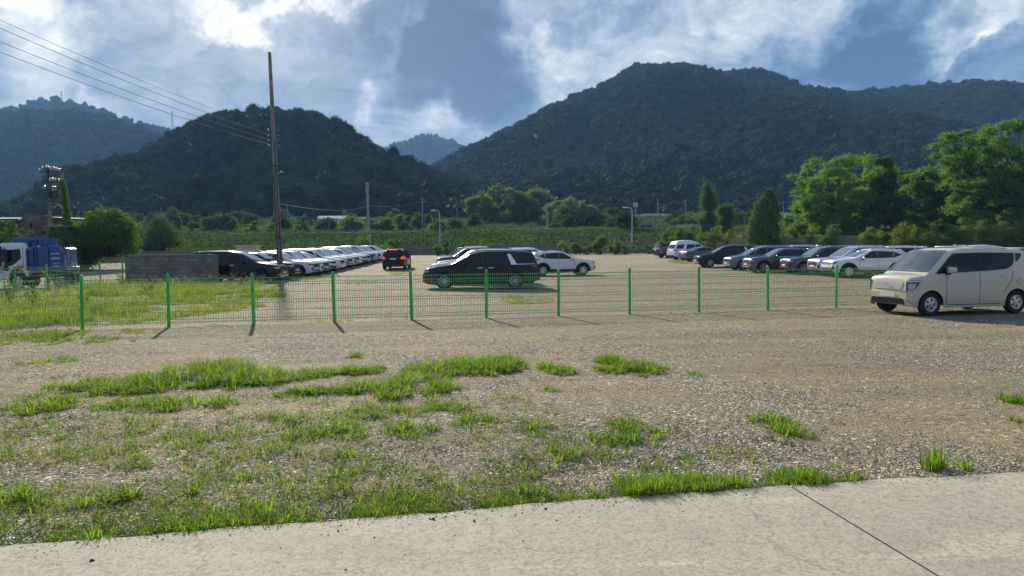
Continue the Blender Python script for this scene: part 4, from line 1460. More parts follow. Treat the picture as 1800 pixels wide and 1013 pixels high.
# --- right side, noses to the left
rI = clone(mv, P_BLACK, P_BLACK, "black minivan facing left, nearest car to the grey saloon", ROW_R); nose_at(rI, 5.12, 1222, 57.5, 181)
rJ = clone(mv, P_BLACK, P_BLUEGREY, "blue grey minivan facing left between the black minivan and the dark SUV", ROW_R); nose_at(rJ, 5.12, 1276, 52.6, 181)
suvR = build_suv("suv", P_GREY, "dark grey SUV facing left beside the blue grey minivan", ROW_R, lamp_style=1); nose_at(suvR, 4.72, 1311, 48.2, 181)
rL = clone(suvC, P_WHITE, P_DKBLUE, "dark blue SUV with upright lamps facing left behind the mesh fence", ROW_R); nose_at(rL, 4.98, 1378, 45.4, 181)
rM = clone(suvC, P_WHITE, P_SILVER, "silver SUV facing left, half hidden by the white SUV in front", ROW_R); nose_at(rM, 4.98, 1428, 42.6, 181)
rN = clone(cx, P_WHITE, P_WHITE, "white SUV facing left with orange windscreen sticker close behind the mesh fence", ROW_R); nose_at(rN, 4.39, 1453, 39.9, 180)
for root_, y_ in ((rN, .30), (rL, -.25), (rJ, .25)):
    st = MB().add([(root_.name == '' and 0 or 0, 0, 0), (0, .20, 0), (-.05, .20, .07), (-.05, 0, .07)], [(0, 1, 2, 3)])
    so = st.build("windscreen_sticker", M_STICK, root_)
    so.location = ((.62, y_ - .1, 1.42) if root_ is rN else (.58, y_ - .1, 1.51) if root_ is rL else (.73, y_ - .1, 1.52))
rO = clone(suvL, P_WHITE, P_SILVER, "silver roof of a car in the second row behind the blue grey minivan", ROW_R); nose_at(rO, 4.98, 1338, 57.5, 180)
rP = clone(suvL, P_WHITE, P_PEARL, "pale roof of a car in the second row behind the dark blue SUV", ROW_R); nose_at(rP, 4.98, 1418, 53.0, 180)
rQ = clone(suvL, P_WHITE, P_WHITE, "white SUV with dark rear window standing behind the beige car's windscreen", ROW_R); put(rQ, 21.6, 32.6, 14)
rR = clone(suvC, P_WHITE, P_WHITE, "white SUV cut by the right edge behind the beige car's roof", ROW_R); put(rR, 24.3, 30.0, 14)
rS = clone(suvL, P_WHITE, P_WHITE, "white SUV roof between the white crossover and the beige car's windscreen", ROW_R); nose_at(rS, 4.98, 1500, 47.5, 180)

mv.scale = (1, 1, .95)

# --- far right group, tails to the left
rF = clone(suvC, P_WHITE, P_BLACK, "black SUV at the far back right, tail towards the camera", ROW_R); put(rF, pdir(1155, 440).x * 81 + 2.3, 82, 14)
rG = build_minivan("high_roof_van", P_WHITE, "white van with raised roof between the black SUV and the grey saloon", ROW_R, high=True)
put(rG, pdir(1183, 440).x * 74 + 2.3, 75, 14)
rH = build_sedan("saloon_car", P_GREY, "grey saloon parked beside the raised roof white van", ROW_R); put(rH, pdir(1203, 440).x * 69 + 2.3, 70, 14)
# ------------------------------------------------------------------ built things round the lot
M_POST = simple("green_post_paint", (.055, .46, .075), .45, vary=.15, spec=.4)
M_WIRE = simple("green_wire", (.20, .46, .20), .38, vary=.1, spec=.4)
M_WOOD = simple("weathered_pole", (.26, .225, .18), .9, vary=.3, scale=3, bumpy=.4, spec=.2)
M_CONCPOLE = simple("concrete_pole", (.30, .29, .27), .85, vary=.15, scale=2, spec=.2)
M_GALV = simple("galvanised_steel", (.50, .52, .53), .45, .5, vary=.15)
M_RUST = simple("rusty_steel", (.10, .062, .042), .85, vary=.4, scale=8)
M_PORC = simple("porcelain", (.36, .345, .32), .35, vary=.1)
M_CABLE = simple("cable", (.30, .30, .31), .5, .3, vary=.05)
M_CABLEDK = simple("dark_cable", (.03, .03, .032), .6, vary=.05)
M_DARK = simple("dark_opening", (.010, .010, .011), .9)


def fence_run(label, pts, wr=.0060):
    """green welded mesh fence: one post per point, one mesh panel between neighbours"""
    root = empty("mesh_fence", pts[0], label=label, cat="fence")
    o0 = Vector(pts[0])
    for i, p in enumerate(pts):
        p = Vector(p) - o0
        lean = Vector((random.uniform(-.022, .022), random.uniform(-.03, .03), 1.19))
        r_ = .038
        b = MB()
        b.lathe([(r_, -.05), (r_, 1.17), (r_ * .88, 1.195), (r_ * .6, 1.213), (.001, 1.22)], 14, 'Z', c=p)
        for k in range(len(b.v)):
            x, y, z = b.v[k]; t = (z - p.z) / 1.2
            b.v[k] = (x + lean.x * t, y + lean.y * t, z)
        b.build("post", M_POST, root, 50)
    for i in range(len(pts) - 1):
        a, c = Vector(pts[i]) - o0, Vector(pts[i + 1]) - o0
        d = c - a
        L_ = d.length
        t = d / L_
        nrm = Vector((-t.y, t.x, 0)).normalized()
        b = MB()
        off = -.05
        n = int(round((L_ - .1) / .055))
        zs = [(.05, 0), (.10, 0), (.13, .022), (.16, 0), (.52, 0), (.55, .022), (.58, 0), (.94, 0), (.97, .022), (1.0, 0), (1.12, 0)]
        for k in range(n + 1):
            q = a + t * (.05 + (L_ - .1) * k / n) + nrm * off
            b.tube([q + Vector((0, 0, z_)) - nrm * o_ for z_, o_ in zs], wr, 4, caps=False)
        for z_, o_ in ((.10, 0), (.16, 0), (.34, 0), (.52, 0), (.58, 0), (.76, 0), (.94, 0), (1.0, 0), (1.10, 0)):
            q0 = a + t * .04 + nrm * (off - .004) + Vector((0, 0, z_)); q1 = c - t * .04 + nrm * (off - .004) + Vector((0, 0, z_))
            b.tube([q0, q1], wr, 4, caps=False)
        b.build("mesh_panel", M_WIRE, root)
    return root


fa, fb = ground(145, 578.5), ground(1470, 541.5)
FENCE = [ground(px, 578.5 - (px - 145) * 37.0 / 1325) for px in (-360, -180, -15, 145, 297, 446, 588, 724, 855, 982, 1107, 1229, 1350, 1470, 1588, 1702)]
# the line of the photograph's posts bows very slightly; keep it straight and even as built
for p in FENCE: p.z = float(lot_z(p.x, p.y))
fence_run("long green wire mesh fence with round posts crossing the whole lot", FENCE)
fence_run("short green wire mesh fence running back beside the garbage truck", [Vector((-20.2, y, 0)) for y in np.arange(22.9, 37.5, 2.0)], .0026)


def mat_blocks(name, bw, bh, base, mortar, mort=.012):
    m, T = material(name)
    tcn = T.new('ShaderNodeTexCoord').outputs['Object']
    sp = T.new('ShaderNodeSeparateXYZ'); T.put(sp.inputs[0], tcn)
    cb = T.new('ShaderNodeCombineXYZ')
    T.put(cb.inputs[0], T.math('ADD', sp.outputs[0], sp.outputs[1])); T.put(cb.inputs[1], sp.outputs[2])
    br = T.new('ShaderNodeTexBrick')
    T.put(br.inputs['Vector'], cb.outputs[0])
    br.inputs['Scale'].default_value = 1.0
    br.inputs['Brick Width'].default_value = bw; br.inputs['Row Height'].default_value = bh
    br.inputs['Mortar Size'].default_value = mort; br.inputs['Mortar Smooth'].default_value = .1
    br.inputs['Color1'].default_value = (*[q * .8 for q in base], 1); br.inputs['Color2'].default_value = (*[q * 1.2 for q in base], 1)
    br.inputs['Mortar'].default_value = (*mortar, 1)
    n = T.noise(tcn, 1.7, 6, .65, .5)
    c = T.mix(T.maprange(n, .35, .7, 0, .55), br.outputs['Color'], tuple(q * .38 for q in base))
    c = T.mix(T.maprange(T.noise(tcn, 22, 4), .3, .7, 0, .35), c, tuple(q * .6 for q in base))
    finish(T, principled(T, c, .92, normal=bump(T, T.math('ADD', T.math('MULTIPLY', br.outputs['Fac'], -1), T.math('MULTIPLY', T.noise(tcn, 40, 3), .3)), .6, .012), spec=.15).outputs[0])
    return m


M_BLOCK = mat_blocks("concrete_blocks", .40, .20, (.31, .275, .22), (.16, .145, .12))
M_RETAIN = mat_concrete("stained_concrete", (.25, .235, .205), 1.0)
M_PANELW = mat_concrete("panel_concrete", (.30, .275, .235), .9)

# near concrete block wall with a flat coping and an end pier
bw = empty("block_wall", (-20.4, 37.6, 0), label="low grey concrete block wall standing in tall grass at the left", cat="wall")
MB().box((2.28, 0, .74), (4.56, .20, 1.50)).build("wall", M_BLOCK, bw)
MB().rbox((2.28, 0, 1.535), (4.66, .27, .085), .012).build("coping", M_RETAIN, bw)
MB().box((4.70, .02, .76), (.26, .30, 1.56)).build("pier", M_RETAIN, bw)


def wall_line(pts, th, name, mat, label, cat="wall", post=None, root=None):
    """pts: (x, y, base z, top z)"""
    root = empty(name, pts[0][:3], label=label, cat=cat)
    o0 = Vector(pts[0][:3])
    P3 = [(Vector((p[0], p[1], 0)), p[2], p[3]) for p in pts]
    b = MB(); cp = MB(); posts = []
    for i in range(len(P3) - 1):
        a, za, ta = P3[i]; c, zc, tcz = P3[i + 1]
        n = max(1, int((c - a).length / (post or 4.0)))
        for k in range(n):
            f0, f1 = k / n, (k + 1) / n
            p, q = a.lerp(c, f0), a.lerp(c, f1)
            t = (q - p).normalized(); nn = Vector((-t.y, t.x, 0)) * th / 2
            z0, z1 = za + (zc - za) * f0, za + (zc - za) * f1
            t0, t1 = ta + (tcz - ta) * f0, ta + (tcz - ta) * f1
            if post: t0 = t1 = (t0 + t1) / 2
            jit = Vector((random.uniform(-.015, .015), random.uniform(-.02, .02), random.uniform(-.015, .015))) if post else Vector((0, 0, 0))
            vv = [p - nn, q - nn, q + nn, p + nn]
            base = [Vector((v.x, v.y, z)) - o0 + jit for v, z in zip(vv, (z0 - .4, z1 - .4, z1 - .4, z0 - .4))]
            top = [Vector((v.x, v.y, z)) - o0 + jit for v, z in zip(vv, (t0, t1, t1, t0))]
            b.add(base + top, [(3, 2, 1, 0), (4, 5, 6, 7), (0, 1, 5, 4), (1, 2, 6, 5), (2, 3, 7, 6), (3, 0, 4, 7)])
            if not post:
                tp = [v + (v - sum(top, Vector()) / 4).normalized() * .0 for v in top]
                nn2 = nn * 1.35
                vv = [p - nn2, q - nn2, q + nn2, p + nn2]
                lo = [Vector((v.x, v.y, z + .003)) - o0 for v, z in zip(vv, (t0, t1, t1, t0))]
                hi = [v + Vector((0, 0, .10)) for v in lo]
                cp.add(lo + hi, [(3, 2, 1, 0), (4, 5, 6, 7), (0, 1, 5, 4), (1, 2, 6, 5), (2, 3, 7, 6), (3, 0, 4, 7)])
            else:
                posts.append((Vector((p.x, p.y, 0)) - o0, z0 - .4 - 0, (t0 + .06)))
    b.build("wall", mat, root)
    if not post: cp.build("coping", mat, root)
    for p, z0, z1 in posts:
        MB().box((p.x, p.y, (z0 + z1) / 2 - o0.z + o0.z * 0 ), (.20, .22, z1 - z0)).build("post", mat, root)
    return root


def wpt(px, Y, top_py, drop=0.0):
    x = pdir(px, 440).x * Y
    return (x, Y, float(lot_z(x, Y)) - drop, at(px, top_py, Y).z)


wl = wall_line([wpt(-260, 70, 444.5), wpt(150, 78, 443.5), wpt(330, 84, 443.5), wpt(470, 92, 441.5), wpt(640, 100, 436.5), wpt(800, 103, 433.5), wpt(1000, 104, 430.0), wpt(1150, 103, 427.5), wpt(1285, 99, 424.5)], .25, "retaining_wall", M_RETAIN,
               "long low dark concrete wall across the back of the lot")
pw = [wpt(1283, 88, 419.5), wpt(1480, 79, 414.5), wpt(1700, 74, 412.0), wpt(2000, 70, 410), wpt(2900, 62, 408)]
pw = [(p[0], p[1], p[2], p[3]) for p in pw]
pr = empty("panel_wall", (0, 0, 0), label="grey concrete panel wall with posts behind the right hand cars", cat="wall")
for i in range(len(pw) - 1):
    a = Vector(pw[i]); c = Vector(pw[i + 1])
    n = max(1, round((c.to_2d() - a.to_2d()).length / 2.9))
    for k in range(n):
        p, q = Vector(a).lerp(c, k / n), Vector(a).lerp(c, (k + 1) / n)
        p4 = [pw[i][j] + (pw[i + 1][j] - pw[i][j]) * k / n for j in range(4)]; q4 = [pw[i][j] + (pw[i + 1][j] - pw[i][j]) * (k + 1) / n for j in range(4)]
        ang = math.atan2(q4[1] - p4[1], q4[0] - p4[0])
        ln = math.hypot(q4[0] - p4[0], q4[1] - p4[1])
        top = (p4[3] + q4[3]) / 2; z0 = min(p4[2], q4[2]) - .2
        b = MB()
        hh = (top - z0) / 4
        for r_ in range(4):
            b.rbox(((p4[0] + q4[0]) / 2, (p4[1] + q4[1]) / 2, z0 + hh * (r_ + .5)), (ln - .17, .09, hh - .012), .01, rz=ang)
        b.build("panel", M_PANELW, pr)
        MB().rbox((p4[0], p4[1], (z0 + top + .08) / 2), (.17, .19, top + .08 - z0), .012, rz=ang).build("post", M_PANELW, pr)


# ------------------------------------------------------------------ poles
def fieldpt(px, py):
    v = pdir(px, py)
    for Y in np.arange(113, 420, .5):
        if EYE + v.z * Y <= float(field_z(v.x * Y, Y)): return Vector((v.x * Y, Y, float(field_z(v.x * Y, Y))))
    return Vector((v.x * 230, 230, float(field_z(v.x * 230, 230))))


def pole(name, label, base, top, r0, r1, mat, cat="utility pole", group=None, seg=12):
    root = empty(name, base, label=label, cat=cat, group=group)
    d = Vector(top) - Vector(base)
    MB().tube([Vector((0, 0, -.4)), d * .33, d * .66, d], [r0, r0 + (r1 - r0) * .33, r0 + (r1 - r0) * .66, r1], seg).build("pole", mat, root, 50)
    return root


# the tall leaning wooden pole among the left row
mpb = Vector((pdir(492, 440).x * 44.5, 44.5, 0)); mpt = at(473.8, 92, 44.7)
mp = pole("utility_pole", "tall leaning wooden utility pole among the white cars", mpb, mpt, .205, .10, M_WOOD)
dv = mpt - mpb


def on_pole(z): return dv * (z / dv.z)


for k, py in enumerate((229, 239, 248, 257)):
    z = at(480, py, 44.5).z
    q = on_pole(z)
    br_ = MB().tube([q + Vector((-.32, -.05, 0)), q + Vector((.34, -.05, 0))], .022, 6).build("bracket", M_RUST, mp, 50)
    MB().lathe([(.001, -.07), (.05, -.06), (.035, -.03), (.06, -.01), (.04, .02), (.05, .05), (.001, .07)], 10, 'Z', c=q + Vector((-.30, -.05, .05))).build("insulator", M_PORC, br_, 60)
    MB().lathe([(.001, -.06), (.045, -.05), (.03, -.02), (.05, .0), (.001, .06)], 10, 'Z', c=q + Vector((.30, -.05, .05))).build("insulator", M_PORC, br_, 60)
MB().tube([on_pole(z) + Vector((.10 + .07 * (8 - z) / 8 + .02 * math.sin(z * 2.2), -.17, 0)) for z in np.linspace(.3, 8.5, 24)], .028, 6).build("conduit", M_CABLEDK, mp, 60)
MB().tube([on_pole(z) + Vector((-.06, -.205 + .009 * z, 0)) for z in np.linspace(.3, 6.5, 12)], .035, 6).build("ground_conduit", M_RUST, mp, 60)
for z in (2.6, 3.4, 7.0):
    q = on_pole(z); rr = .205 - .09 * z / 12 + .012
    MB().lathe([(rr, -.04), (rr + .008, -.04), (rr + .008, .04), (rr, .04)], 16, 'Z', c=q, closed=True).build("band", M_RUST, mp)
q = on_pole(6.4)
MB().tube([q, q + Vector((.4, -.2, .25)), q + Vector((.55, -.25, .15))], .02, 6).build("cable_hook", M_GALV, mp, 60)


def wire(name, label, a, b, sag, rad, mat, group, n=28):
    a, b = Vector(a), Vector(b)
    pts = [a.lerp(b, t) - Vector((0, 0, sag * 4 * t * (1 - t))) for t in np.linspace(0, 1, n)]
    o = MB().tube(pts, rad, 5).build(name, mat, None, 60)
    return tag(o, label, "wire", group)


for k, (py0, py1) in enumerate(((10, 232), (24, 241), (48, 245), (66, 253))):
    z = at(480, (229, 239, 248, 257)[k], 44.5)
    a = mpb + on_pole(z.z) + Vector((-.30, -.05, .12))
    e = at(0, py0, 27.0)
    far_ = e + (e - a) * .8
    # pass through the left edge of the view and on to a pole out of sight
    f_ = (e - a).length / (far_ - a).length
    wire("overhead_wire", ("topmost", "second highest", "third highest", "lowest")[k] + " of the four wires sloping from the upper left to the tall pole",
         a, far_ + Vector((0, 0, 2.4 * 0)), .55, .011 if k else .008, M_CABLE if k else M_CABLEDK, "wires from the upper left to the tall pole")
for k, (py0, py1) in enumerate(((184, 232), (195, 238), (208, 246), (221, 254))):
    a = at(-160, py0 - 16 + 3 * k, 95); e = at(330, py1 + 2, 190)
    wire("overhead_wire", ("topmost", "second highest", "third highest", "lowest")[k] + " of the four dark wires crossing the far left ridge",
         a, e, .6, .026, M_CABLEDK, "dark wires across the far left ridge")
# wire from the tall pole over to the pole by the wall
p647 = at(645, 322, 99)
wire("overhead_wire", "single pale wire from the tall pole towards the pole by the back wall", mpb + on_pole(at(487, 357, 44.5).z), at(643.5, 363, 99), .5, .016, M_CABLE, None)
wire("overhead_wire", "thin wire running on from the pole by the back wall to the right", at(646, 362, 99), at(742, 354, 190), .5, .022, M_CABLE, None)

b0 = Vector((pdir(649, 440).x * 101.5, 101.5, 1.0))
pb = pole("utility_pole", "concrete utility pole with small insulators behind the back wall", b0, at(645.5, 321, 101.5), .24, .15, M_CONCPOLE)
for k in range(4):
    z = at(646, 323.5 + 4.5 * k, 101.5).z - b0.z
    cb_ = MB().tube([(-.3, -.1, z), (.16, -.1, z)], .03, 6).build("bracket", M_RUST, pb)
    for x in (-.28, .10):
        MB().lathe([(.001, -.10), (.07, -.08), (.05, 0), (.07, .05), (.001, .10)], 8, 'Z', c=(x, -.16, z + .08)).build("insulator", M_PORC, cb_, 60)
MB().lathe([(.235, 0), (.25, 0), (.25, .7), (.235, .7)], 12, 'Z', c=(-.01, 0, 2.6), closed=True).build("notice_band", M_GALV, pb)

# small poles standing in the fields and on the hill foot
FP = [(743, 348, 411, .15, "slim tall pole standing among shrubs left of the near street lamp"), (747.5, 379, 411, .08, "short thin post beside the slim tall pole"), (962, 357, 407, .17, "grey pole in front of the pale rounded trees"),
      (1157, 350, 408, .17, "grey pole with side arms near the blue screen"), (1150, 380, 407, .2, "short grey post beside the pole with side arms"), (1205.5, 351, 376, .17, "small pole high on the slope right of the grey poles"),
      (200, 346, 384, .16, "pale pole with a crossbar above the round bush"), (283, 365, 392, .14, "small dark post on the hill foot at the left"), (501.5, 372, 398, .12, "shorter of two thin posts beside the white house"),
      (506, 362, 398, .13, "taller of two thin posts beside the white house"), (579, 386, 412, .10, "thin pale post in the shrubs below the blue roof"), (1083.5, 377, 395, .15, "pale post left of the street lamp with the flat sign"),
      (1377.5, 355, 385, .15, "thin pole between the ivy column and the large trees"), (804, 366, 392, .12, "thin post under the dark hill left of the hut")]
for px, t_, bpy_, r_, lab in FP:
    b = fieldpt(px, bpy_)
    pr_ = pole("utility_pole", lab, b, at(px - .6, t_, b.y), r_, r_ * .7, M_CONCPOLE, seg=8)
    hgt = at(px, t_, b.y).z - b.z
    if px in (1157, 200, 962, 743):
        for j, dz in enumerate((.25, .9) if px != 1157 else (1.2, 6.2 if hgt > 7 else 3.0, hgt - 2.5)):
            MB().tube([(-.5 if j != 1 else -.1, -.1, hgt - dz), (.6 if j != 1 else 1.0, -.1, hgt - dz + .12)], .05, 6).build("crossarm", M_GALV, pr_)


def street_lamp(label, px, t_, b_, Y, side, r_=.10):
    b = Vector((pdir(px, 440).x * Y, Y, at(px, b_, Y).z))
    hgt = at(px, t_, Y).z - b.z
    root = pole("street_lamp", label, b, b + Vector((0, 0, hgt - .35)), r_, r_ * .6, M_GALV, cat="street lamp")
    MB().tube([(0, 0, hgt - .36), (side * .10, 0, hgt - .05), (side * .35, 0, hgt + .03), (side * .7, 0, hgt + .08)], [r_ * .6, r_ * .55, r_ * .5, r_ * .45], 8).build("arm", M_GALV, root, 60)
    b2 = MB().rbox((side * 1.0, 0, hgt + .10), (.75, .28, .15), .06)
    hd_ = b2.build("lamp_head", simple("lamp_shell", (.78, .78, .76), .3, .2), root, 50)
    MB().rbox((side * 1.05, 0, hgt + .015), (.5, .2, .03), .01).build("lens", M_LAMP, hd_)
    return root


street_lamp("silver street lamp behind the back wall at the centre right", 1111, 366, 428, 107, -1, .12)
street_lamp("dark street lamp with bright head left of the blue field nets", 773.5, 371, 431, 112, -1, .11)
g_ = fieldpt(1117, 397)
sg_ = pole("signal_mast", "tall mast with two box shaped floodlights behind the street lamp", g_, at(1117.5, 357, g_.y), .17, .13, M_GALV, cat="mast")
hh_ = at(1117.5, 357, g_.y).z - g_.z
for sx_ in (-1, 1):
    MB().rbox((sx_ * .35, -.1, hh_ - .5), (.52, .3, 1.2), .05).build("floodlight", M_GALV, sg_)
gm = fieldpt(1201.5, 372)
pole("mirror_pole", "road mirror post on the slope beside the small pole", gm, at(1201.5, 361, gm.y), .09, .08, M_GALV, cat="mirror post")
sg2 = COL.objects[-1] if False else None
mr = [o for o in COL.objects if o.name == "mirror_pole"][0]
MB().lathe([(.001, -.04), (.62, -.04), (.62, .04), (.001, .06)], 16, 'Y', c=(0, -.1, at(1201.5, 358, gm.y).z - gm.z)).build("mirror", M_PORC, mr, 40)


def lattice(label, px, t_, b_, Y, w):
    """far transmission tower"""
    top = at(px, t_, Y); bot = at(px, b_, Y)
    root = empty("transmission_tower", bot, label=label, cat="pylon")
    h_ = top.z - bot.z + 12
    b = MB()
    for sx in (-1, 1):
        for sy in (-1, 1):
            b.tube([(sx * w, sy * w, -12), (sx * w * .35, sy * w * .35, h_ * .6 - 12), (sx * .3, sy * .3, h_ - 12)], w * .10, 4)
    for k in range(6):
        z0 = -12 + h_ * k / 6; z1 = z0 + h_ / 6; w0 = w * (1 - .8 * k / 6); w1 = w * (1 - .8 * (k + 1) / 6)
        b.tube([(-w0, -w0, z0), (w1, -w1, z1)], w * .06, 4); b.tube([(w0, -w0, z0), (-w1, -w1, z1)], w * .06, 4)
    b.build("lattice", M_GALV, root)
    for f_ in (.95, .82, .69):
        MB().tube([(-w * 1.4, 0, h_ * f_ - 12), (w * 1.4, 0, h_ * f_ - 12)], w * .10, 4).build("crossarm", M_GALV, root)


lattice("tiny pylon on the ridge above the left hill", 303, 196, 216, 920, 1.6)
lattice("tiny pylon on top of the blue far left summit", 108, 159, 170, 1370, 1.8)

# ------------------------------------------------------------------ H frame with transformers and creeping vine
hb = Vector((pdir(100, 440).x * 60, 60, float(lot_z(-38, 60))))
hf = empty("transformer_frame", hb, label="rusty two legged pole frame carrying transformers and white insulators", cat="transformer frame")


def hp(px, py): return at(px, py, 60) - hb


MB().tube([hp(90, 445), hp(88, 380), hp(84, 295)], [.17, .16, .12], 10).build("pole", M_WOOD, hf, 50)
MB().tube([hp(117, 445), hp(113, 380), hp(109, 300)], [.17, .16, .12], 10).build("pole", M_WOOD, hf, 50)
for (x0, y0, x1, y1, r_) in ((71, 302, 112, 303, .07), (77, 297, 113, 299, .05), (80, 330, 112, 331, .06), (82, 320, 111, 321, .05), (85, 354, 114, 355, .08), (88, 368, 108, 368, .05)):
    MB().tube([hp(x0, y0) + Vector((0, -.15, 0)), hp(x1, y1) + Vector((0, -.15, 0))], r_, 6).build("crossarm", M_RUST, hf)
MB().tube([hp(92, 366), hp(104, 359), hp(110, 368)], .05, 6).build("brace", M_GALV, hf)
for px, py in ((72, 302), (77, 298), (84, 296), (88, 297), (92, 299), (97, 299), (101, 300), (105, 301), (108, 302), (90, 318.5), (95, 318), (100, 318.5), (106, 319.5)):
    MB().lathe([(.001, -.13), (.07, -.10), (.04, -.04), (.085, 0), (.04, .05), (.065, .10), (.001, .15)], 8, 'Z', c=hp(px, py) + Vector((0, -.2, .1))).build("insulator", M_PORC, hf, 60)
for px in (94.5, 99.5):
    tr_ = MB().lathe([(.001, 0), (.26, 0), (.28, .06), (.28, .62), (.24, .68), (.001, .70)], 14, 'Z', c=hp(px, 352) + Vector((0, -.1, .1))).build("transformer", M_DARK if px < 97 else M_RUST, hf, 50)
    MB().lathe([(.001, 0), (.09, .02), (.05, .1), (.1, .16), (.05, .25), (.09, .32), (.001, .38)], 10, 'Z', c=hp(px, 352) + Vector((0, -.1, .8))).build("bushing", M_PORC, tr_, 60)
MB().lathe([(.001, -.05), (.13, -.05), (.13, .05), (.001, .06)], 14, 'Y', c=hp(80.5, 329) + Vector((0, -.2, 0))).build("meter_dial", M_PORC, hf, 50)

# ------------------------------------------------------------------ buildings
M_PLASTER = simple("stained_plaster", (.215, .165, .14), .95, vary=.35, scale=.9, spec=.1)
M_TARP = simple("blue_sheet", (.10, .22, .48), .5, vary=.15)
M_WHITEW = simple("white_wall", (.62, .62, .58), .8, vary=.12)
M_ROOFBLUE = simple("pale_blue_roof", (.20, .28, .38), .9, vary=.12, spec=.05)
M_ROOFWHITE = simple("white_sheet_roof", (.50, .50, .47), .85, vary=.1, spec=.1)
M_ROOFBROWN = simple("dark_brown_roof", (.075, .055, .055), .8, vary=.2)
M_BRICK = mat_blocks("red_brick", .23, .08, (.20, .10, .075), (.2, .18, .16))
M_NET = simple("teal_net", (.06, .26, .20), .8, vary=.25, scale=1.5)
M_BLUEWALL = simple("blue_sheet_wall", (.035, .085, .21), .6, vary=.2, scale=1)


def box_house(name, label, cat, px0, px1, top, eave, bottom, depth, wallm, roofm, Y=None, roof='gable', windows=(), over=.25):
    """simple farm building whose front faces the lot; the roof ridge runs along the front"""
    b = fieldpt((px0 + px1) / 2, bottom)
    if Y: b = Vector((pdir((px0 + px1) / 2, 440).x * Y, Y, at(px0, bottom, Y).z))
    Y = b.y
    w_ = (pdir(px1, 440).x - pdir(px0, 440).x) * Y
    he = at(px0, eave, Y).z - b.z; hr = at(px0, top, Y).z - b.z
    root = empty(name, b, label=label, cat=cat)
    wl_ = MB(); wl_.box((0, depth / 2, he / 2 - .5), (w_, depth, he + 1.0))
    if roof == 'gable': wl_.add([(-w_ / 2, 0, he), (-w_ / 2, depth, he), (-w_ / 2, depth / 2, hr - .1), (w_ / 2, 0, he), (w_ / 2, depth, he), (w_ / 2, depth / 2, hr - .1)], [(0, 1, 2), (3, 5, 4)])
    wl_.build("wall", wallm, root)
    rb = MB()
    if roof == 'gable':
        for s_ in (0, 1):
            y0, y1 = (-over, depth / 2) if s_ == 0 else (depth + over, depth / 2)
            a = [(-w_ / 2 - over, y0, he - .05), (w_ / 2 + over, y0, he - .05), (w_ / 2 + over, y1, hr), (-w_ / 2 - over, y1, hr)]
            rb.add(a + [(x, y, z + .09) for x, y, z in a], [(3, 2, 1, 0), (4, 5, 6, 7), (0, 1, 5, 4), (1, 2, 6, 5), (2, 3, 7, 6), (3, 0, 4, 7)])
    elif roof == 'shed':
        a = [(-w_ / 2 - over, -over, he), (w_ / 2 + over, -over, hr), (w_ / 2 + over, depth + over, hr), (-w_ / 2 - over, depth + over, he)]
        rb.add(a + [(x, y, z + .12) for x, y, z in a], [(3, 2, 1, 0), (4, 5, 6, 7), (0, 1, 5, 4), (1, 2, 6, 5), (2, 3, 7, 6), (3, 0, 4, 7)])
    else:
        rb.box((0, depth / 2, he + .08), (w_ + 2 * over, depth + 2 * over, max(.14, hr - he)))
    rb.build("roof", roofm, root)
    for x, z, ww, hh in windows:
        fo = MB().box((x * w_, -.03, z * he), (ww + .12, .08, hh + .12)).build("window", M_WHITEW, root)
        MB().box((x * w_, -.06, z * he), (ww, .06, hh)).build("pane", M_DARK, fo)
    return root


box_house("farm_house", "white house with two dark windows behind the left shrubs", "house", 511, 535, 380, 382, 393, 7, M_WHITEW, M_ROOFBLUE, Y=214, roof='flat', windows=((.12, .62, 1.0, 1.0), (.30, .62, 1.0, 1.0)))
box_house("farm_shed", "dark shed joined to the white house on its right", "shed", 536, 554, 381, 384, 393, 6, M_PLASTER, M_ROOFBROWN, Y=213.5, roof='flat')
box_house("greenhouse", "long low building with pale blue roof under the left hill", "building", 556, 609, 379, 386, 392, 9, M_WHITEW, M_ROOFBLUE, Y=216)
box_house("greenhouse", "farther pale blue roof beside the long low building", "building", 612, 640, 381, 385, 390, 9, M_WHITEW, M_ROOFBLUE, Y=222)
box_house("brick_shed", "small dark red brick shed beside the tall leaning pole", "shed", 496, 516, 407, 409, 420, 5, M_BRICK, M_ROOFBROWN, Y=146, roof='flat')
box_house("farm_hut", "small pale hut with a slanting white roof in the field", "hut", 854.5, 877, 401.5, 405, 415.5, 4, simple("pale_boards", (.40, .38, .33), .85, vary=.25, scale=2), M_ROOFWHITE, roof='shed')
box_house("field_shelter", "long low white roofed shelter right of the hut", "shelter", 936, 969, 403, 404.5, 409, 4, M_PLASTER, M_ROOFWHITE, roof='flat')
box_house("field_shelter", "bright white flat roof in the field left of the silver street lamp", "shelter", 1084, 1104, 403, 405, 408, 4, M_BLUEWALL, M_ROOFWHITE, roof='flat')
box_house("field_shelter", "pale roofed shelter behind the silver street lamp", "shelter", 1102, 1126, 397, 399, 403, 4, M_PLASTER, M_ROOFBLUE, roof='flat')
box_house("blue_screen", "long blue sheet screen behind the silver street lamp", "screen", 1112, 1197, 404, 404.4, 411, .15, M_BLUEWALL, M_BLUEWALL, roof='flat', over=.02)
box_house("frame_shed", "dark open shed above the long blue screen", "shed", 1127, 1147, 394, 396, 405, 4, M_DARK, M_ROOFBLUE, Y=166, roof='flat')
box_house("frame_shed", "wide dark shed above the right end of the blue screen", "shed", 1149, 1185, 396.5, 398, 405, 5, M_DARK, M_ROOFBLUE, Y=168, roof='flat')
box_house("tiled_house", "low house with dark hipped roof left of the poplar tree", "house", 1196, 1232, 395, 405, 411, 6, M_BLUEWALL, M_ROOFBROWN, Y=152)


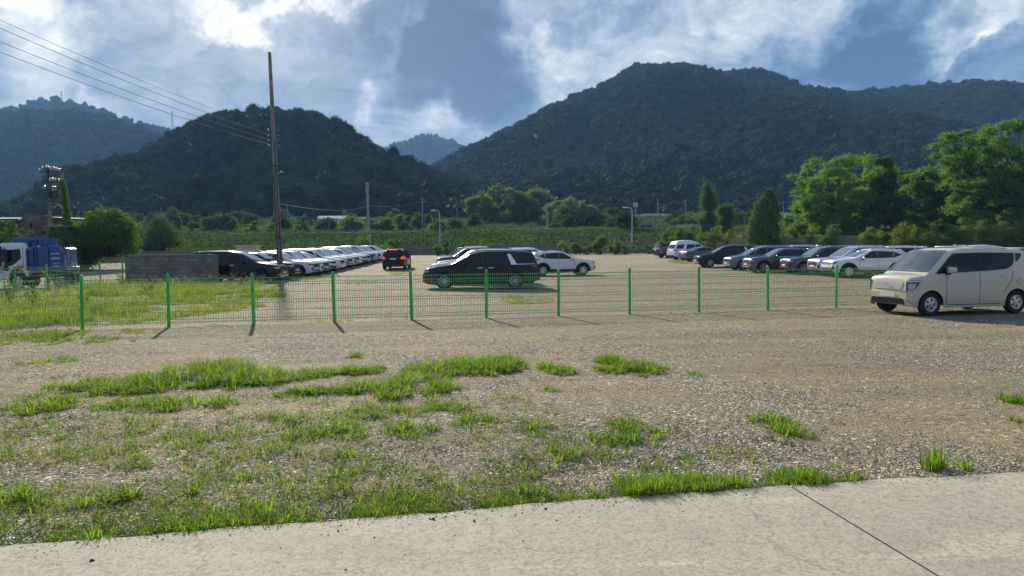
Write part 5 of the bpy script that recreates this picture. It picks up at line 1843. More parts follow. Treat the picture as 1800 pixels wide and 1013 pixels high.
def net_tunnel(label, px0, px1, top, bottom, n):
    b = fieldpt((px0 + px1) / 2, bottom)
    w_ = (pdir(px1, 440).x - pdir(px0, 440).x) * b.y
    h_ = at(px0, top, b.y).z - b.z
    root = empty("net_tunnel", b, label=label, cat="net tunnel")
    xs_ = np.linspace(-w_ / 2, w_ / 2, n * 8)
    V_ = []; F_ = []
    for i, x in enumerate(xs_):
        hh = h_ * (.72 + .28 * abs(math.sin(math.pi * i / 8)) * random.uniform(.8, 1.1))
        for j, t in enumerate(np.linspace(0, math.pi, 9)):
            V_.append((x, 1.6 - 1.6 * math.cos(t), hh * math.sin(t) ** .6 - .1))
    for i in range(len(xs_) - 1):
        for j in range(8): F_.append((i * 9 + j, (i + 1) * 9 + j, (i + 1) * 9 + j + 1, i * 9 + j + 1))
    MB().add(V_, F_).build("net", M_NET, root, 60)


net_tunnel("teal net tunnel in the field right of the hut", 886, 924, 406, 413, 4)
net_tunnel("teal net heap below the pale rounded trees", 1014, 1042, 397, 405, 2)
tag(MB().box((0, 0, 0), (26, .06, 1.0)).build("field_net", M_NET), "low teal net screen left of the hut", "net")
fn_ = bpy.data.objects["field_net"]; q_ = fieldpt(812, 414); fn_.location = q_ + Vector((0, 0, .4))

# derelict plastered building at the far left, its gable broken
dY = 66
dl = empty("derelict_building", at(70, 430, dY), label="derelict pinkish plaster building behind the garbage truck", cat="building")


def dp(px, py, y=0.0): return at(px, py, dY) + Vector((0, y, 0)) - dl.location


out_ = [(24, 440), (118, 440), (118, 386), (112, 384), (84, 383), (80, 378.5), (52, 377.5), (44, 377.5), (37, 382), (30, 386), (24, 392)]
b = MB()
f_ = [dp(x, y) for x, y in out_]; k_ = [dp(x, y, 5.0) for x, y in out_]
n_ = len(f_)
b.add(f_ + k_, [tuple(range(n_))[::-1], tuple(range(n_, 2 * n_))] + [(i, (i + 1) % n_, n_ + (i + 1) % n_, n_ + i) for i in range(n_)])
b.build("wall", M_PLASTER, dl)
wf = MB()
for (x0, y0, x1, y1) in ((46, 391.5, 57, 400),):
    c0, c1 = dp(x0, y0), dp(x1, y1)
    wf.box(((c0.x + c1.x) / 2, -.0, (c0.z + c1.z) / 2), (abs(c1.x - c0.x) + .1, .10, abs(c1.z - c0.z) + .1))
wfo = wf.build("window", M_PLASTER, dl)
c0, c1 = dp(46, 391.5), dp(57, 400)
MB().box(((c0.x + c1.x) / 2, -.03, (c0.z + c1.z) / 2), (abs(c1.x - c0.x), .08, abs(c1.z - c0.z))).build("opening", M_DARK, wfo)
for (x0, y0, x1, y1) in ((40, 403, 47, 411), (74, 407, 79, 411.5)):
    c0, c1 = dp(x0, y0), dp(x1, y1)
    MB().rbox(((c0.x + c1.x) / 2, -.01, (c0.z + c1.z) / 2), (abs(c1.x - c0.x), .08, abs(c1.z - c0.z)), .03).build("wall_hole", M_DARK, dl)
rf_ = MB(); a_ = [dp(84, 383, -.3), dp(119, 386, -.3), dp(119, 384, 5), dp(84, 381, 5)]
rf_.add([v + Vector((0, 0, .01)) for v in a_] + [v + Vector((0, 0, .10)) for v in a_], [(3, 2, 1, 0), (4, 5, 6, 7), (0, 1, 5, 4), (1, 2, 6, 5), (2, 3, 7, 6), (3, 0, 4, 7)])
rf_.build("roof", M_ROOFBROWN, dl)
tp_ = MB(); a_ = [dp(72, 381.5, -.35), dp(82, 380.5, -.35), dp(81, 378, 2.0), dp(73, 379, 2.0)]
tp_.add(a_ + [v + Vector((0, 0, .03)) for v in a_], [(3, 2, 1, 0), (4, 5, 6, 7), (0, 1, 5, 4), (1, 2, 6, 5), (2, 3, 7, 6), (3, 0, 4, 7)])
tp_.build("blue_sheet", M_TARP, dl)
aw = empty("lean_to", at(5, 440, 62), label="dark lean-to roof overgrown with ivy at the left edge", cat="lean-to")
a_ = [at(-60, 389, 62), at(32, 387.5, 62), at(40, 385, 66), at(-60, 386, 66)]
MB().add([v - aw.location for v in a_] + [v - aw.location + Vector((0, 0, .15)) for v in a_], [(3, 2, 1, 0), (4, 5, 6, 7), (0, 1, 5, 4), (1, 2, 6, 5), (2, 3, 7, 6), (3, 0, 4, 7)]).build("roof", M_ROOFBROWN, aw)
MB().box((-1.5, 2, 1.3), (5.0, .2, 2.6)).build("wall", M_PLASTER, aw)

# beige cabin behind the left row
cb0 = Vector((pdir(431, 440).x * 66, 66, float(lot_z(-24, 66))))
cbn = empty("site_cabin", cb0, label="small beige flat roofed cabin behind the left row of cars", cat="cabin")
hc = at(431, 433.5, 66).z - cb0.z
M_CABIN = simple("beige_panel", (.52, .46, .36), .6, vary=.08)
MB().rbox((0, .8, hc / 2), (1.68, 1.6, hc), .03).build("wall", M_CABIN, cbn)
MB().rbox((0, .8, hc + .06), (1.86, 1.8, .12), .02).build("roof", M_ROOFWHITE, cbn)
MB().rbox((.35, -.01, hc * .45), (.62, .05, hc * .8), .01).build("door", M_WHITEW, cbn)

# ------------------------------------------------------------------ garbage truck, cab at the left edge
TX = pdir(112, 440).x * 34.6
tk = empty("garbage_truck", (TX, 34.6, 0), label="blue garbage truck with white cab half cut by the left edge", cat="truck")
tk.rotation_euler = (0, 0, R(14))


def tz(py): return at(60, py, 34.6).z


def tx(px): return ((px if px < 106 else 106 + (px - 106) * .28) - 112) * 34.6 / 1250 * .87


TD = 1.9
# cab: side outline extruded across, rounded roof corners
so = [(tx(47.5), .62), (tx(47.5), tz(437)), (tx(42), tz(428.2)), (tx(38), tz(427)), (tx(2), tz(427.5)), (tx(-6), tz(431)), (tx(-20), tz(466)), (tx(-23), tz(480)), (tx(-23), .45), (tx(12), .45), (tx(14), .75), (tx(20), .95), (tx(32), .97), (tx(40), .85), (tx(43), .62)]
bm = bmesh.new()
vs0 = [bm.verts.new((x, 0, z)) for x, z in so]
f0 = bm.faces.new(vs0)
ex = bmesh.ops.extrude_face_region(bm, geom=[f0])
for v in ex['geom']:
    if isinstance(v, bmesh.types.BMVert): v.co.y += TD
edges_ = [e for e in bm.edges if abs(e.verts[0].co.y - e.verts[1].co.y) < 1e-4 and min(e.verts[0].co.z, e.verts[1].co.z) > 1.0]
bmesh.ops.bevel(bm, geom=edges_, offset=.06, segments=3, profile=.5, affect='EDGES')
bmesh.ops.recalc_face_normals(bm, faces=list(bm.faces))
me = bpy.data.meshes.new("cab"); bm.to_mesh(me); bm.free()
me.polygons.foreach_set('use_smooth', [True] * len(me.polygons)); me.set_sharp_from_angle(angle=R(35)); me.materials.append(P_WHITE)
cabo = bpy.data.objects.new("cab", me); COL.objects.link(cabo); cabo.parent = tk


def tpanel(name, pts, mat, parent, y=-.008, th=.012):
    n = len(pts)
    return MB().add([(x, y, z) for x, z in pts] + [(x, y + th, z) for x, z in pts], [tuple(range(n)), tuple(range(n, 2 * n))[::-1]] + [(i, n + i, n + (i + 1) % n, (i + 1) % n) for i in range(n)]).build(name, mat, parent)


cwp = tpanel("side_window", rnd([(tx(6), tz(470)), (tx(8), tz(440)), (tx(34.5), tz(437.5)), (tx(36), tz(454)), (tx(22), tz(465))], .04), M_GLASS, cabo)
tpanel("windscreen", rnd([(tx(-16), tz(462)), (tx(-3), tz(433)), (tx(2.5), tz(433)), (tx(2), tz(468))], .03), M_GLASS, cabo)
tpanel("door_seam", [(tx(3.5), tz(500)), (tx(4.1), tz(500)), (tx(6), tz(434)), (tx(5.4), tz(434))], M_SEAM, cabo, y=-.004)
tpanel("door_seam", [(tx(38.3), tz(490)), (tx(38.9), tz(490)), (tx(39.6), tz(434)), (tx(39), tz(434))], M_SEAM, cabo, y=-.004)
tpanel("side_marker", rnd([(tx(-3), tz(480)), (tx(2.5), tz(480)), (tx(2.5), tz(452)), (tx(-2), tz(452))], .02), simple("grey_panel", (.28, .29, .30), .5), cabo, y=-.006)
MB().rbox((tx(11), -.22, tz(449)), (.22, .16, .62), .05).build("wing_mirror", M_TRIM, cabo, 50)
MB().rbox((tx(10.5), -.16, tz(472)), (.22, .12, .20), .05).build("wing_mirror", M_TRIM, cabo, 50)
MB().tube([(tx(8), 0, tz(436)), (tx(8), -.22, tz(438)), (tx(9), -.2, tz(475)), (tx(14), 0, tz(470))], .016, 6).build("mirror_arm", M_TRIM, cabo, 60)
M_FLAME = simple("orange_graphic", (.55, .09, .03), .5, vary=.5, scale=9)
M_FLAME2 = simple("yellow_graphic", (.50, .34, .16), .5, vary=.2, scale=9)
tpanel("door_graphic", [(tx(25), tz(473)), (tx(31), tz(468)), (tx(36), tz(467)), (tx(40), tz(463)), (tx(38), tz(468)), (tx(41), tz(470)), (tx(34), tz(473)), (tx(29), tz(472))], M_FLAME, cabo, y=-.010)
tpanel("door_graphic", [(tx(31), tz(478)), (tx(36), tz(475)), (tx(39), tz(474)), (tx(36), tz(480))], M_FLAME, cabo, y=-.010)
tpanel("door_graphic", [(tx(24), tz(470)), (tx(30), tz(466)), (tx(33), tz(464)), (tx(31), tz(468)), (tx(27), tz(470))], M_FLAME2, cabo, y=-.012)
tpanel("door_graphic", [(tx(27), tz(480)), (tx(31), tz(474)), (tx(30), tz(479))], M_FLAME2, cabo, y=-.012)
# chassis, guard rail, wheels
MB().box((tx(75), TD / 2, .62), (tx(125) - tx(20), TD * .5, .22)).build("chassis", M_TRIM, tk)
MB().rbox((tx(93), .05, .70), (tx(133) - tx(56), .10, .16), .02).build("side_guard", simple("dark_green_guard", (.02, .05, .03), .6), tk)
MB().rbox((tx(100), .12, .42), (tx(132) - tx(70), .2, .14), .02).build("side_guard", M_TRIM, tk)
for x_ in (27, 105):
    for sg in (-1, 1):
        w_ = make_wheel(tk, .36, .2, 'hub', tx(x_), TD / 2 + sg * (TD / 2 - .13), .36, sg)
# body: front tank with rolled shoulder, rear hopper, raised top box
bo = [(tx(44), tz(478)), (tx(44), tz(441)), (tx(46), tz(435)), (tx(50), tz(433.5)), (tx(82), tz(433.5)), (tx(83), tz(435)), (tx(83), tz(478))]


def tex(name, outl, y0, y1, mat, bev=.03, parent=None):
    bm = bmesh.new()
    f0 = bm.faces.new([bm.verts.new((x, y0, z)) for x, z in outl])
    ex = bmesh.ops.extrude_face_region(bm, geom=[f0])
    for v in ex['geom']:
        if isinstance(v, bmesh.types.BMVert): v.co.y += y1 - y0
    ed = [e for e in bm.edges if abs(e.verts[0].co.y - e.verts[1].co.y) < 1e-4]
    bmesh.ops.bevel(bm, geom=ed, offset=bev, segments=3, profile=.5, affect='EDGES')
    bmesh.ops.recalc_face_normals(bm, faces=list(bm.faces))
    me = bpy.data.meshes.new(name); bm.to_mesh(me); bm.free()
    me.polygons.foreach_set('use_smooth', [True] * len(me.polygons)); me.set_sharp_from_angle(angle=R(35)); me.materials.append(mat)
    o = bpy.data.objects.new(name, me); COL.objects.link(o); o.parent = parent or tk
    return o


tex("refuse_body", bo, .02, TD - .02, P_TRUCKBLUE, .07)
tex("top_box", [(tx(14), tz(428)), (tx(16), tz(419)), (tx(81), tz(418)), (tx(82), tz(434))], .35, TD - .35, P_TRUCKBLUE, .02)
hop = tex("rear_hopper", [(tx(84), tz(477)), (tx(84), tz(434)), (tx(86), tz(432)), (tx(106), tz(432)), (tx(110), tz(436)), (tx(126), tz(438)), (tx(127), tz(476))], -.01, TD, P_TRUCKBLUE, .05)
for px in (46.5, 57, 62, 83.5, 112, 121):
    MB().rbox((tx(px), -.03, (tz(476) + tz(437)) / 2), (.07 if px < 100 else .11, .07, tz(437) - tz(476)), .015).build("rib", P_TRUCKBLUE, tk)
for px, w0 in ((48, .5), (57, .45)):
    MB().tube([(tx(px), .3, tz(434)), (tx(px), .3, tz(424)), (tx(px) + w0 * .25, .3, tz(422)), (tx(px) + w0 * .5, .3, tz(424)), (tx(px) + w0 * .55, .3, tz(434))], .05, 8).build("lift_hoop", P_TRUCKBLUE, tk, 50)
MB().tube([(tx(112), .3, tz(437)), (tx(113), .3, tz(424)), (tx(118), .3, tz(421.5)), (tx(124), .3, tz(426)), (tx(126), .3, tz(450))], .03, 8).build("hose", M_TRIM, tk, 50)
MB().tube([(tx(110), .8, tz(437)), (tx(112), .8, tz(425)), (tx(117), .8, tz(423)), (tx(121), .8, tz(430)), (tx(123), .8, tz(446))], .03, 8).build("hose", M_TRIM, tk, 50)
for px, py in ((50.5, 439.5), (53, 437), (110.5, 436.5), (119.5, 441)):
    MB().rbox((tx(px), -.045, tz(py)), (.09 if px < 119 else .05, .05, .05 if px < 119 else .22), .01).build("marker_lamp", simple("amber_marker", (.55, .26, .08), .4), tk)
MB().rbox((tx(129), TD / 2, tz(473)), (.14, TD, .16), .02).build("rear_bumper", P_TRUCKBLUE, tk)
for y_ in (.15, TD - .15):
    MB().rbox((tx(131.5), y_, tz(481)), (.05, .22, .12), .01).build("tail_lamp", M_TAIL, tk)
# four lines of small white painted lettering, too far off to read
lt = MB()
rnd_ = random.Random(5)
for x0, x1, y0, y1, dense in ((88.6, 96.5, 445.2, 448.2, .55), (97.8, 106.5, 444.2, 448.2, .9), (89, 107.5, 452.2, 457, .9), (93, 97, 462, 465, .9), (98.5, 101, 462, 465.2, .8), (102.5, 105, 461.8, 465, .8), (91.8, 106.6, 467, 469.8, .7)):
    x = x0
    while x < x1 - .3:
        cw = min(rnd_.uniform(1.5, 2.1) * (y1 - y0) / 4.2, x1 - x)
        # each character: a few strokes
        for s_ in range(4):
            if s_ < 2:
                xx_ = x + cw * (.12 if s_ == 0 else .78); lt.box((tx(xx_), -.016, (tz(y0) + tz(y1)) / 2), (cw * .0277 * .26, .006, (tz(y0) - tz(y1)) * rnd_.uniform(.7, 1)))
            else:
                yy_ = y0 + (y1 - y0) * (.2 if s_ == 2 else rnd_.uniform(.55, .9)); lt.box((tx(x + cw * .45), -.0165, tz(yy_)), (cw * .0277 * .8, .006, (tz(y0) - tz(y1)) * .16))
        x += cw * (1.22 if dense > .6 else 1.3)
lt.build("lettering", simple("white_lettering", (.62, .64, .68), .6), hop)
# ------------------------------------------------------------------ plants
M_LEAF = foliage("locust_leaves", (.045, .115, .016), (.215, .385, .058), .50, tint=(1.15, 1.25, .45), rough=.6)
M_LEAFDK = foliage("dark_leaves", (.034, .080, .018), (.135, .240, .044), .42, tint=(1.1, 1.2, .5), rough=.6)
M_LEAFPALE = foliage("pale_leaves", (.095, .150, .058), (.210, .290, .115), .42, rough=.7)
M_LEAFYEL = foliage("yellow_green_leaves", (.105, .150, .028), (.280, .320, .060), .45, rough=.6)
M_LEAFBR = foliage("bright_shrub_leaves", (.055, .125, .020), (.140, .260, .045), .45, tint=(1.1, 1.2, .4), rough=.6)
M_IVY = foliage("ivy_leaves", (.042, .105, .018), (.150, .280, .044), .38, rough=.75)
M_BARK = simple("bark", (.055, .042, .032), .95, vary=.3, scale=4, spec=.1)
M_SHRUBFAR = foliage("field_shrub_leaves", (.042, .088, .026), (.140, .220, .062), .32, rough=.9, per_object=.6)
M_SHRUBDK = foliage("levee_creeper_leaves", (.036, .078, .027), (.105, .175, .052), .34, rough=.9, per_object=.5)


def foliage_mesh(name, clusters, nper, leaf, mat, parent, r, flat=.55, droop=.0, shell=.5):
    """clusters: (centre, radius) pairs, each filled with leaf faces"""
    P_ = []; N_ = []; S_ = []
    for c, q in clusters:
        n = max(8, int(nper * 3.2 * (q ** 2)))
        d = r.normal(size=(n, 3)); d /= np.linalg.norm(d, axis=1)[:, None]
        rad = q * r.uniform(shell * .55, 1.05, (n, 1))
        stray = r.uniform(0, 1, (n, 1)) < .10
        rad = np.where(stray, q * r.uniform(1.0, 1.4, (n, 1)), rad)
        off = d * rad * r.uniform(.6, 1.4, 3)
        off[:, 2] *= flat
        off[:, 2] -= droop * np.hypot(off[:, 0], off[:, 1]) ** 2 / max(q, .1)
        P_.append(np.array(c)[None] + off)
        nn = d * .6 + np.array([0, 0, .55]) + r.normal(size=(n, 3)) * .5
        N_.append(nn / np.linalg.norm(nn, axis=1)[:, None])
        S_.append(leaf * r.uniform(.55, 1.4, n))
    Pp = np.concatenate(P_); Nn = np.concatenate(N_); Ss = np.concatenate(S_)
    V_, Q_ = leaf_quads(Pp, Nn, Ss, r)
    return mesh_np(name, V_, Q_, mat, parent)


def limb(b, p0, p1, r0, r1, r, bow=.12):
    p0, p1 = Vector(p0), Vector(p1)
    L_ = (p1 - p0).length
    m = p0.lerp(p1, .5) + Vector(r.normal(size=3)) * L_ * bow * .5 + Vector((0, 0, -L_ * .06))
    b.tube([p0, p0.lerp(m, .55) , m, m.lerp(p1, .55), p1], [r0, r0 * .8 + r1 * .2, (r0 + r1) / 2, r0 * .25 + r1 * .75, r1], 6)


def make_tree(name, label, base, height, radius, seed, mat, n=46, leaf=.22, nper=170, env='round', low=.18, trunk_r=.2, cl=(.9, 1.7), group=None, cat="tree", flat=.5, stems=1):
    r = np.random.default_rng(seed)
    root = empty(name, base, label=label, cat=cat, group=group)
    clusters = []
    tb = MB()
    tops = []
    for s_ in range(stems):
        a = r.uniform(0, 6.28); o = (0 if stems == 1 else radius * .28)
        tp = Vector((o * math.cos(a), o * math.sin(a), height * r.uniform(.62, .78)))
        mid_ = Vector((tp.x * .4 + r.normal() * .1, tp.y * .4 + r.normal() * .1, tp.z * .5))
        tb.tube([(0, 0, -.4), (mid_.x * .4, mid_.y * .4, tp.z * .22), mid_, tp], [trunk_r * 1.25, trunk_r, trunk_r * .7, trunk_r * .25], 8)
        tops.append((mid_, tp))
    for k in range(n):
        t = r.uniform(low, 1.0)
        if env == 'round': w = math.sin(math.pi * min(1, (t - low) / (1 - low) * .86 + .14)) ** .6
        elif env == 'column': w = (1 - max(0, (t - .72) / .28) ** 2) * (.75 + .25 * math.sin(t * 9 + seed))
        elif env == 'cone': w = (1.06 - t) ** .7
        elif env == 'wide': w = (.45 + .65 * t) * (1 - max(0, (t - .8) / .2) ** 3 * .55)
        a = r.uniform(0, 6.283)
        rr = radius * w * (.35 + .65 * math.sqrt(r.uniform(0, 1)))
        c = (rr * math.cos(a), rr * math.sin(a), t * height)
        q = r.uniform(*cl) * (1 - .35 * t if env != 'column' else 1)
        clusters.append((c, q))
        if k % 2 == 0:
            m_, tp = tops[k % stems]
            st = m_.lerp(tp, min(1, max(0, r.uniform(-.4, .8)))) if c[2] > m_.z * .7 else Vector((m_.x * .5, m_.y * .5, max(.3, c[2] * .55)))
            limb(tb, st, c, trunk_r * .30, trunk_r * .07, r)
    tb.build("trunk", M_BARK, root, 50)
    foliage_mesh("crown", clusters, nper, leaf, mat, root, r, flat=flat, droop=.05)
    return root


def make_bush(name, label, base, w, h, seed, mat, leaf=.12, nper=420, n=16, group=None, cat="bush", flat=.8, depth=None):
    r = np.random.default_rng(seed)
    root = empty(name, base, label=label, cat=cat, group=group)
    clusters = []
    sb = MB()
    for k in range(n):
        a = r.uniform(0, 6.283); u = math.sqrt(r.uniform(0, 1)); t = r.uniform(.12, .92)
        ww = w / 2 * (1 - t ** 2.2 * .7)
        c = (ww * u * math.cos(a), (depth or w) / 2 * (1 - t ** 2.2 * .7) * u * math.sin(a), h * t)
        q = min(w, h) * r.uniform(.18, .34)
        clusters.append((c, q))
        limb(sb, (c[0] * .15, c[1] * .15, 0), c, .025 + .006 * h, .008, r)
    # stray shoots over the top
    for k in range(max(3, n // 3)):
        a = r.uniform(0, 6.283); u = r.uniform(0, .8)
        c = (w / 2 * u * math.cos(a) * .8, w / 2 * u * math.sin(a) * .8, h * r.uniform(.9, 1.12))
        clusters.append((c, min(w, h) * .12))
    sb.build("stem", M_BARK, root)
    foliage_mesh("foliage", clusters, nper / max(.12, min(w, h) ** 1.1), leaf, mat, root, r, flat=flat)
    return root


def ivy_mass(name, label, base, prof, seed, leaf, n, cat, depth_k=.8, group=None, trunk=True):
    """plant mass grown over a tall support: prof = (height, left, right)"""
    r = np.random.default_rng(seed)
    root = empty(name, base, label=label, cat=cat, group=group)
    pr_ = np.array(prof)
    t = r.uniform(0, 1, n)
    z = pr_[0, 0] + (pr_[-1, 0] - pr_[0, 0]) * t
    lft = np.interp(z, pr_[:, 0], pr_[:, 1]); rgt = np.interp(z, pr_[:, 0], pr_[:, 2])
    a = r.uniform(0, 2 * math.pi, n)
    cx_ = (lft + rgt) / 2; rx_ = (rgt - lft) / 2
    lump = 1 + .26 * (fbm(a * 1.6 + seed, z * 1.1, seed, 3) - .5) * 2
    sh = r.uniform(.84, 1.06, n) * lump
    p = np.stack([cx_ + rx_ * np.cos(a) * sh, rx_ * depth_k * np.sin(a) * sh, z + r.normal(size=n) * .08], 1)
    nn = np.stack([np.cos(a), np.sin(a), r.uniform(-.1, .7, n)], 1) + r.normal(size=(n, 3)) * .35
    top = r.uniform(0, 1, n) < .12
    zt_ = pr_[-1, 0]
    u = np.sqrt(r.uniform(0, 1, n))
    lt, rt = np.interp(zt_, pr_[:, 0], pr_[:, 1]), np.interp(zt_, pr_[:, 0], pr_[:, 2])
    p[top] = np.stack([(lt + rt) / 2 + (rt - lt) / 2 * u * np.cos(a), (rt - lt) / 2 * depth_k * u * np.sin(a), zt_ + .15 * (1 - u) + r.normal(size=n) * .05], 1)[top]
    nn[top] = np.array([0, 0, 1.0]) + r.normal(size=(int(top.sum()), 3)) * .35
    nn /= np.linalg.norm(nn, axis=1)[:, None]
    V_, Q_ = leaf_quads(p, nn, leaf * r.uniform(.6, 1.4, n), r, aspect=.85)
    if trunk:
        tb = MB()
        zz_ = np.linspace(pr_[0, 0] - .4, pr_[-1, 0] * .97, 12)
        tb.tube([(float(np.interp(q, pr_[:, 0], (pr_[:, 1] + pr_[:, 2]) / 2)), 0, float(q)) for q in zz_],
                [float(max(.12, .72 * np.interp(q, pr_[:, 0], (pr_[:, 2] - pr_[:, 1]) / 2))) * min(1, depth_k + .1) for q in zz_], 12)
        tb.build("trunk", M_BARK, root, 60)
    mesh_np("foliage", V_, Q_, M_IVY, root)
    return root


def on(px, Y, py=None):
    """foot of a plant behind the wall"""
    x = pdir(px, 440).x * Y
    return Vector((x, Y, float(lot_z(x, min(Y, 103)))))


def up(px, py, b): return at(px, py, b.y).z - b.z


# large trees at the right, behind the panel wall
b = on(1475, 92); make_tree("locust_tree", "broad bright green tree with feathery sprays, leftmost of the big trees behind the panel wall", b, up(1475, 281, b), 6.0, 1, M_LEAF, n=195, leaf=.19, nper=215, env='wide', low=.06, trunk_r=.24, cl=(0.61, 1.33), stems=2, flat=.62)
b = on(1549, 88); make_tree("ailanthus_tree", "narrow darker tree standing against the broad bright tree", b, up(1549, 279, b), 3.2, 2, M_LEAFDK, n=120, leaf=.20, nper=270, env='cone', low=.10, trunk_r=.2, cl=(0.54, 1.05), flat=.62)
b = on(1628, 96); make_tree("locust_tree", "lower shaded tree between the narrow dark tree and the tallest tree", b, up(1622, 298, b), 5.4, 3, M_LEAF, n=150, leaf=.19, nper=215, env='round', low=.10, trunk_r=.2, cl=(0.68, 1.33), stems=2, flat=.62)
b = on(1762, 84); make_tree("locust_tree", "tallest and widest tree, cut by the right edge behind the panel wall", b, up(1765, 222, b), 7.4, 4, M_LEAF, n=285, leaf=.19, nper=215, env='wide', low=.10, trunk_r=.32, cl=(0.68, 1.48), stems=3, flat=.62)
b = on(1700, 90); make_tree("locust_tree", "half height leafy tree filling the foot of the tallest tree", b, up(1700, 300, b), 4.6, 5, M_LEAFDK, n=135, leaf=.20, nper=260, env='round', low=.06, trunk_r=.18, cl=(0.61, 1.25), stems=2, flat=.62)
b = on(1418, 97); make_tree("locust_tree", "low leafy tree at the left foot of the broad bright tree", b, up(1418, 338, b), 3.2, 6, M_LEAF, n=90, leaf=.19, nper=215, env='round', low=.05, trunk_r=.14, cl=(0.54, 1.09), stems=2, flat=.62)
b = on(1880, 86); make_tree("locust_tree", "big tree just beyond the right edge of the view", b, 15, 5.5, 9, M_LEAF, n=105, leaf=.20, nper=230, env='round', low=.10, trunk_r=.3, cl=(0.75, 1.48), stems=2, flat=.62)
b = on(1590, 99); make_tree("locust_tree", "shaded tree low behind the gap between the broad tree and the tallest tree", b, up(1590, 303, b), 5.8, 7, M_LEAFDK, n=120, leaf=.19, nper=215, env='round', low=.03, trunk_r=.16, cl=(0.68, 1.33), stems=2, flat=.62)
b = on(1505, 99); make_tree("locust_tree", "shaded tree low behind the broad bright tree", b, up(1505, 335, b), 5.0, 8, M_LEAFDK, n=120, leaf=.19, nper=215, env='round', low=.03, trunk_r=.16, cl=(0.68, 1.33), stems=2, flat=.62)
b = on(2030, 84); make_tree("locust_tree", "leafy tree second beyond the right edge of the view", b, 11, 5.0, 17, M_LEAF, n=110, leaf=.22, nper=170, env='round', low=.06, trunk_r=.22, cl=(.7, 1.3), stems=2, flat=.6)
b = on(2220, 80); make_tree("locust_tree", "leafy tree farthest beyond the right edge of the view", b, 12, 5.4, 18, M_LEAFDK, n=110, leaf=.22, nper=170, env='wide', low=.06, trunk_r=.24, cl=(.7, 1.3), stems=2, flat=.6)
# slim trees
b = on(1244, 108); make_tree("poplar_tree", "tall slim ivy clad tree left of the small slim tree", b, up(1244, 327, b), 1.35, 11, M_IVY, n=46, leaf=.20, nper=330, env='column', low=.10, trunk_r=.22, cl=(.6, 1.0), flat=.9)
b = on(1276, 110); make_tree("poplar_tree", "small slim tree between the tall slim tree and the ivy column", b, up(1276, 358, b), 1.15, 12, M_IVY, n=30, leaf=.20, nper=330, env='column', low=.10, trunk_r=.16, cl=(.5, .9), flat=.9)
b = on(1341, 84)
k_ = 84 / 1250
zt2 = up(1345, 337, b)
ivy_mass("ivy_column", "fat ivy covered tree like a thumb behind the dark right hand cars", b,
         [(0, -1.55, 1.5), (zt2 * .2, -1.75, 1.55), (zt2 * .45, -1.75, 1.75), (zt2 * .65, -1.35, 1.85), (zt2 * .82, -.75, 1.72), (zt2 * .94, -.2, 1.35), (zt2, .15, .95)], 21, .21, 9000, "tree")
b = on(1337, 99); make_tree("locust_tree", "thin loose tree peeping out behind the ivy column", b, up(1330, 348, b), 1.8, 14, M_LEAFDK, n=22, leaf=.22, nper=140, env='round', low=.3, trunk_r=.12, cl=(.6, 1.0), flat=.45)

# bushes along the walls
BW = [(1215, 97, 26, 400, M_LEAFBR), (1192, 98, 22, 404, M_LEAFBR), (1255, 93, 30, 404, M_LEAFYEL), (1283, 90, 26, 410, M_LEAFYEL), (1306, 92, 24, 413, M_LEAFYEL), (1372, 84, 26, 404, M_LEAFYEL), (1395, 83, 24, 400, M_LEAFYEL), (1430, 81, 22, 398, M_LEAFYEL),
      (1462, 80, 28, 402, M_LEAFBR), (1530, 77, 30, 406, M_LEAFYEL), (1556, 78, 26, 404, M_LEAFBR), (1584, 76, 34, 398, M_LEAFYEL), (1612, 76, 28, 402, M_LEAFYEL), (1640, 75, 34, 394, M_LEAFYEL), (1668, 75, 30, 398, M_LEAFBR),
      (1696, 74, 32, 396, M_LEAFYEL), (1728, 74, 36, 392, M_LEAFYEL), (1762, 73, 36, 390, M_LEAFYEL), (1795, 73, 36, 393, M_LEAFYEL), (1830, 73, 36, 395, M_LEAFYEL)]
GW = "yellow green bushes along the panel wall"
for i, (px, Y, w_, t_, m_) in enumerate(BW):
    b = on(px, Y - 1.2 if px > 1440 else Y)
    o = make_bush("bush", "yellow green leafy bush growing against the right hand panel wall" if m_ is M_LEAFYEL else "fresh green leafy bush growing against the right hand panel wall", b, w_ * Y / 1250 * 1.25, up(px, t_, b), 60 + i, m_, leaf=.15, nper=520, n=14, group=GW if m_ is M_LEAFYEL else "fresh green bushes along the panel wall", depth=1.8)
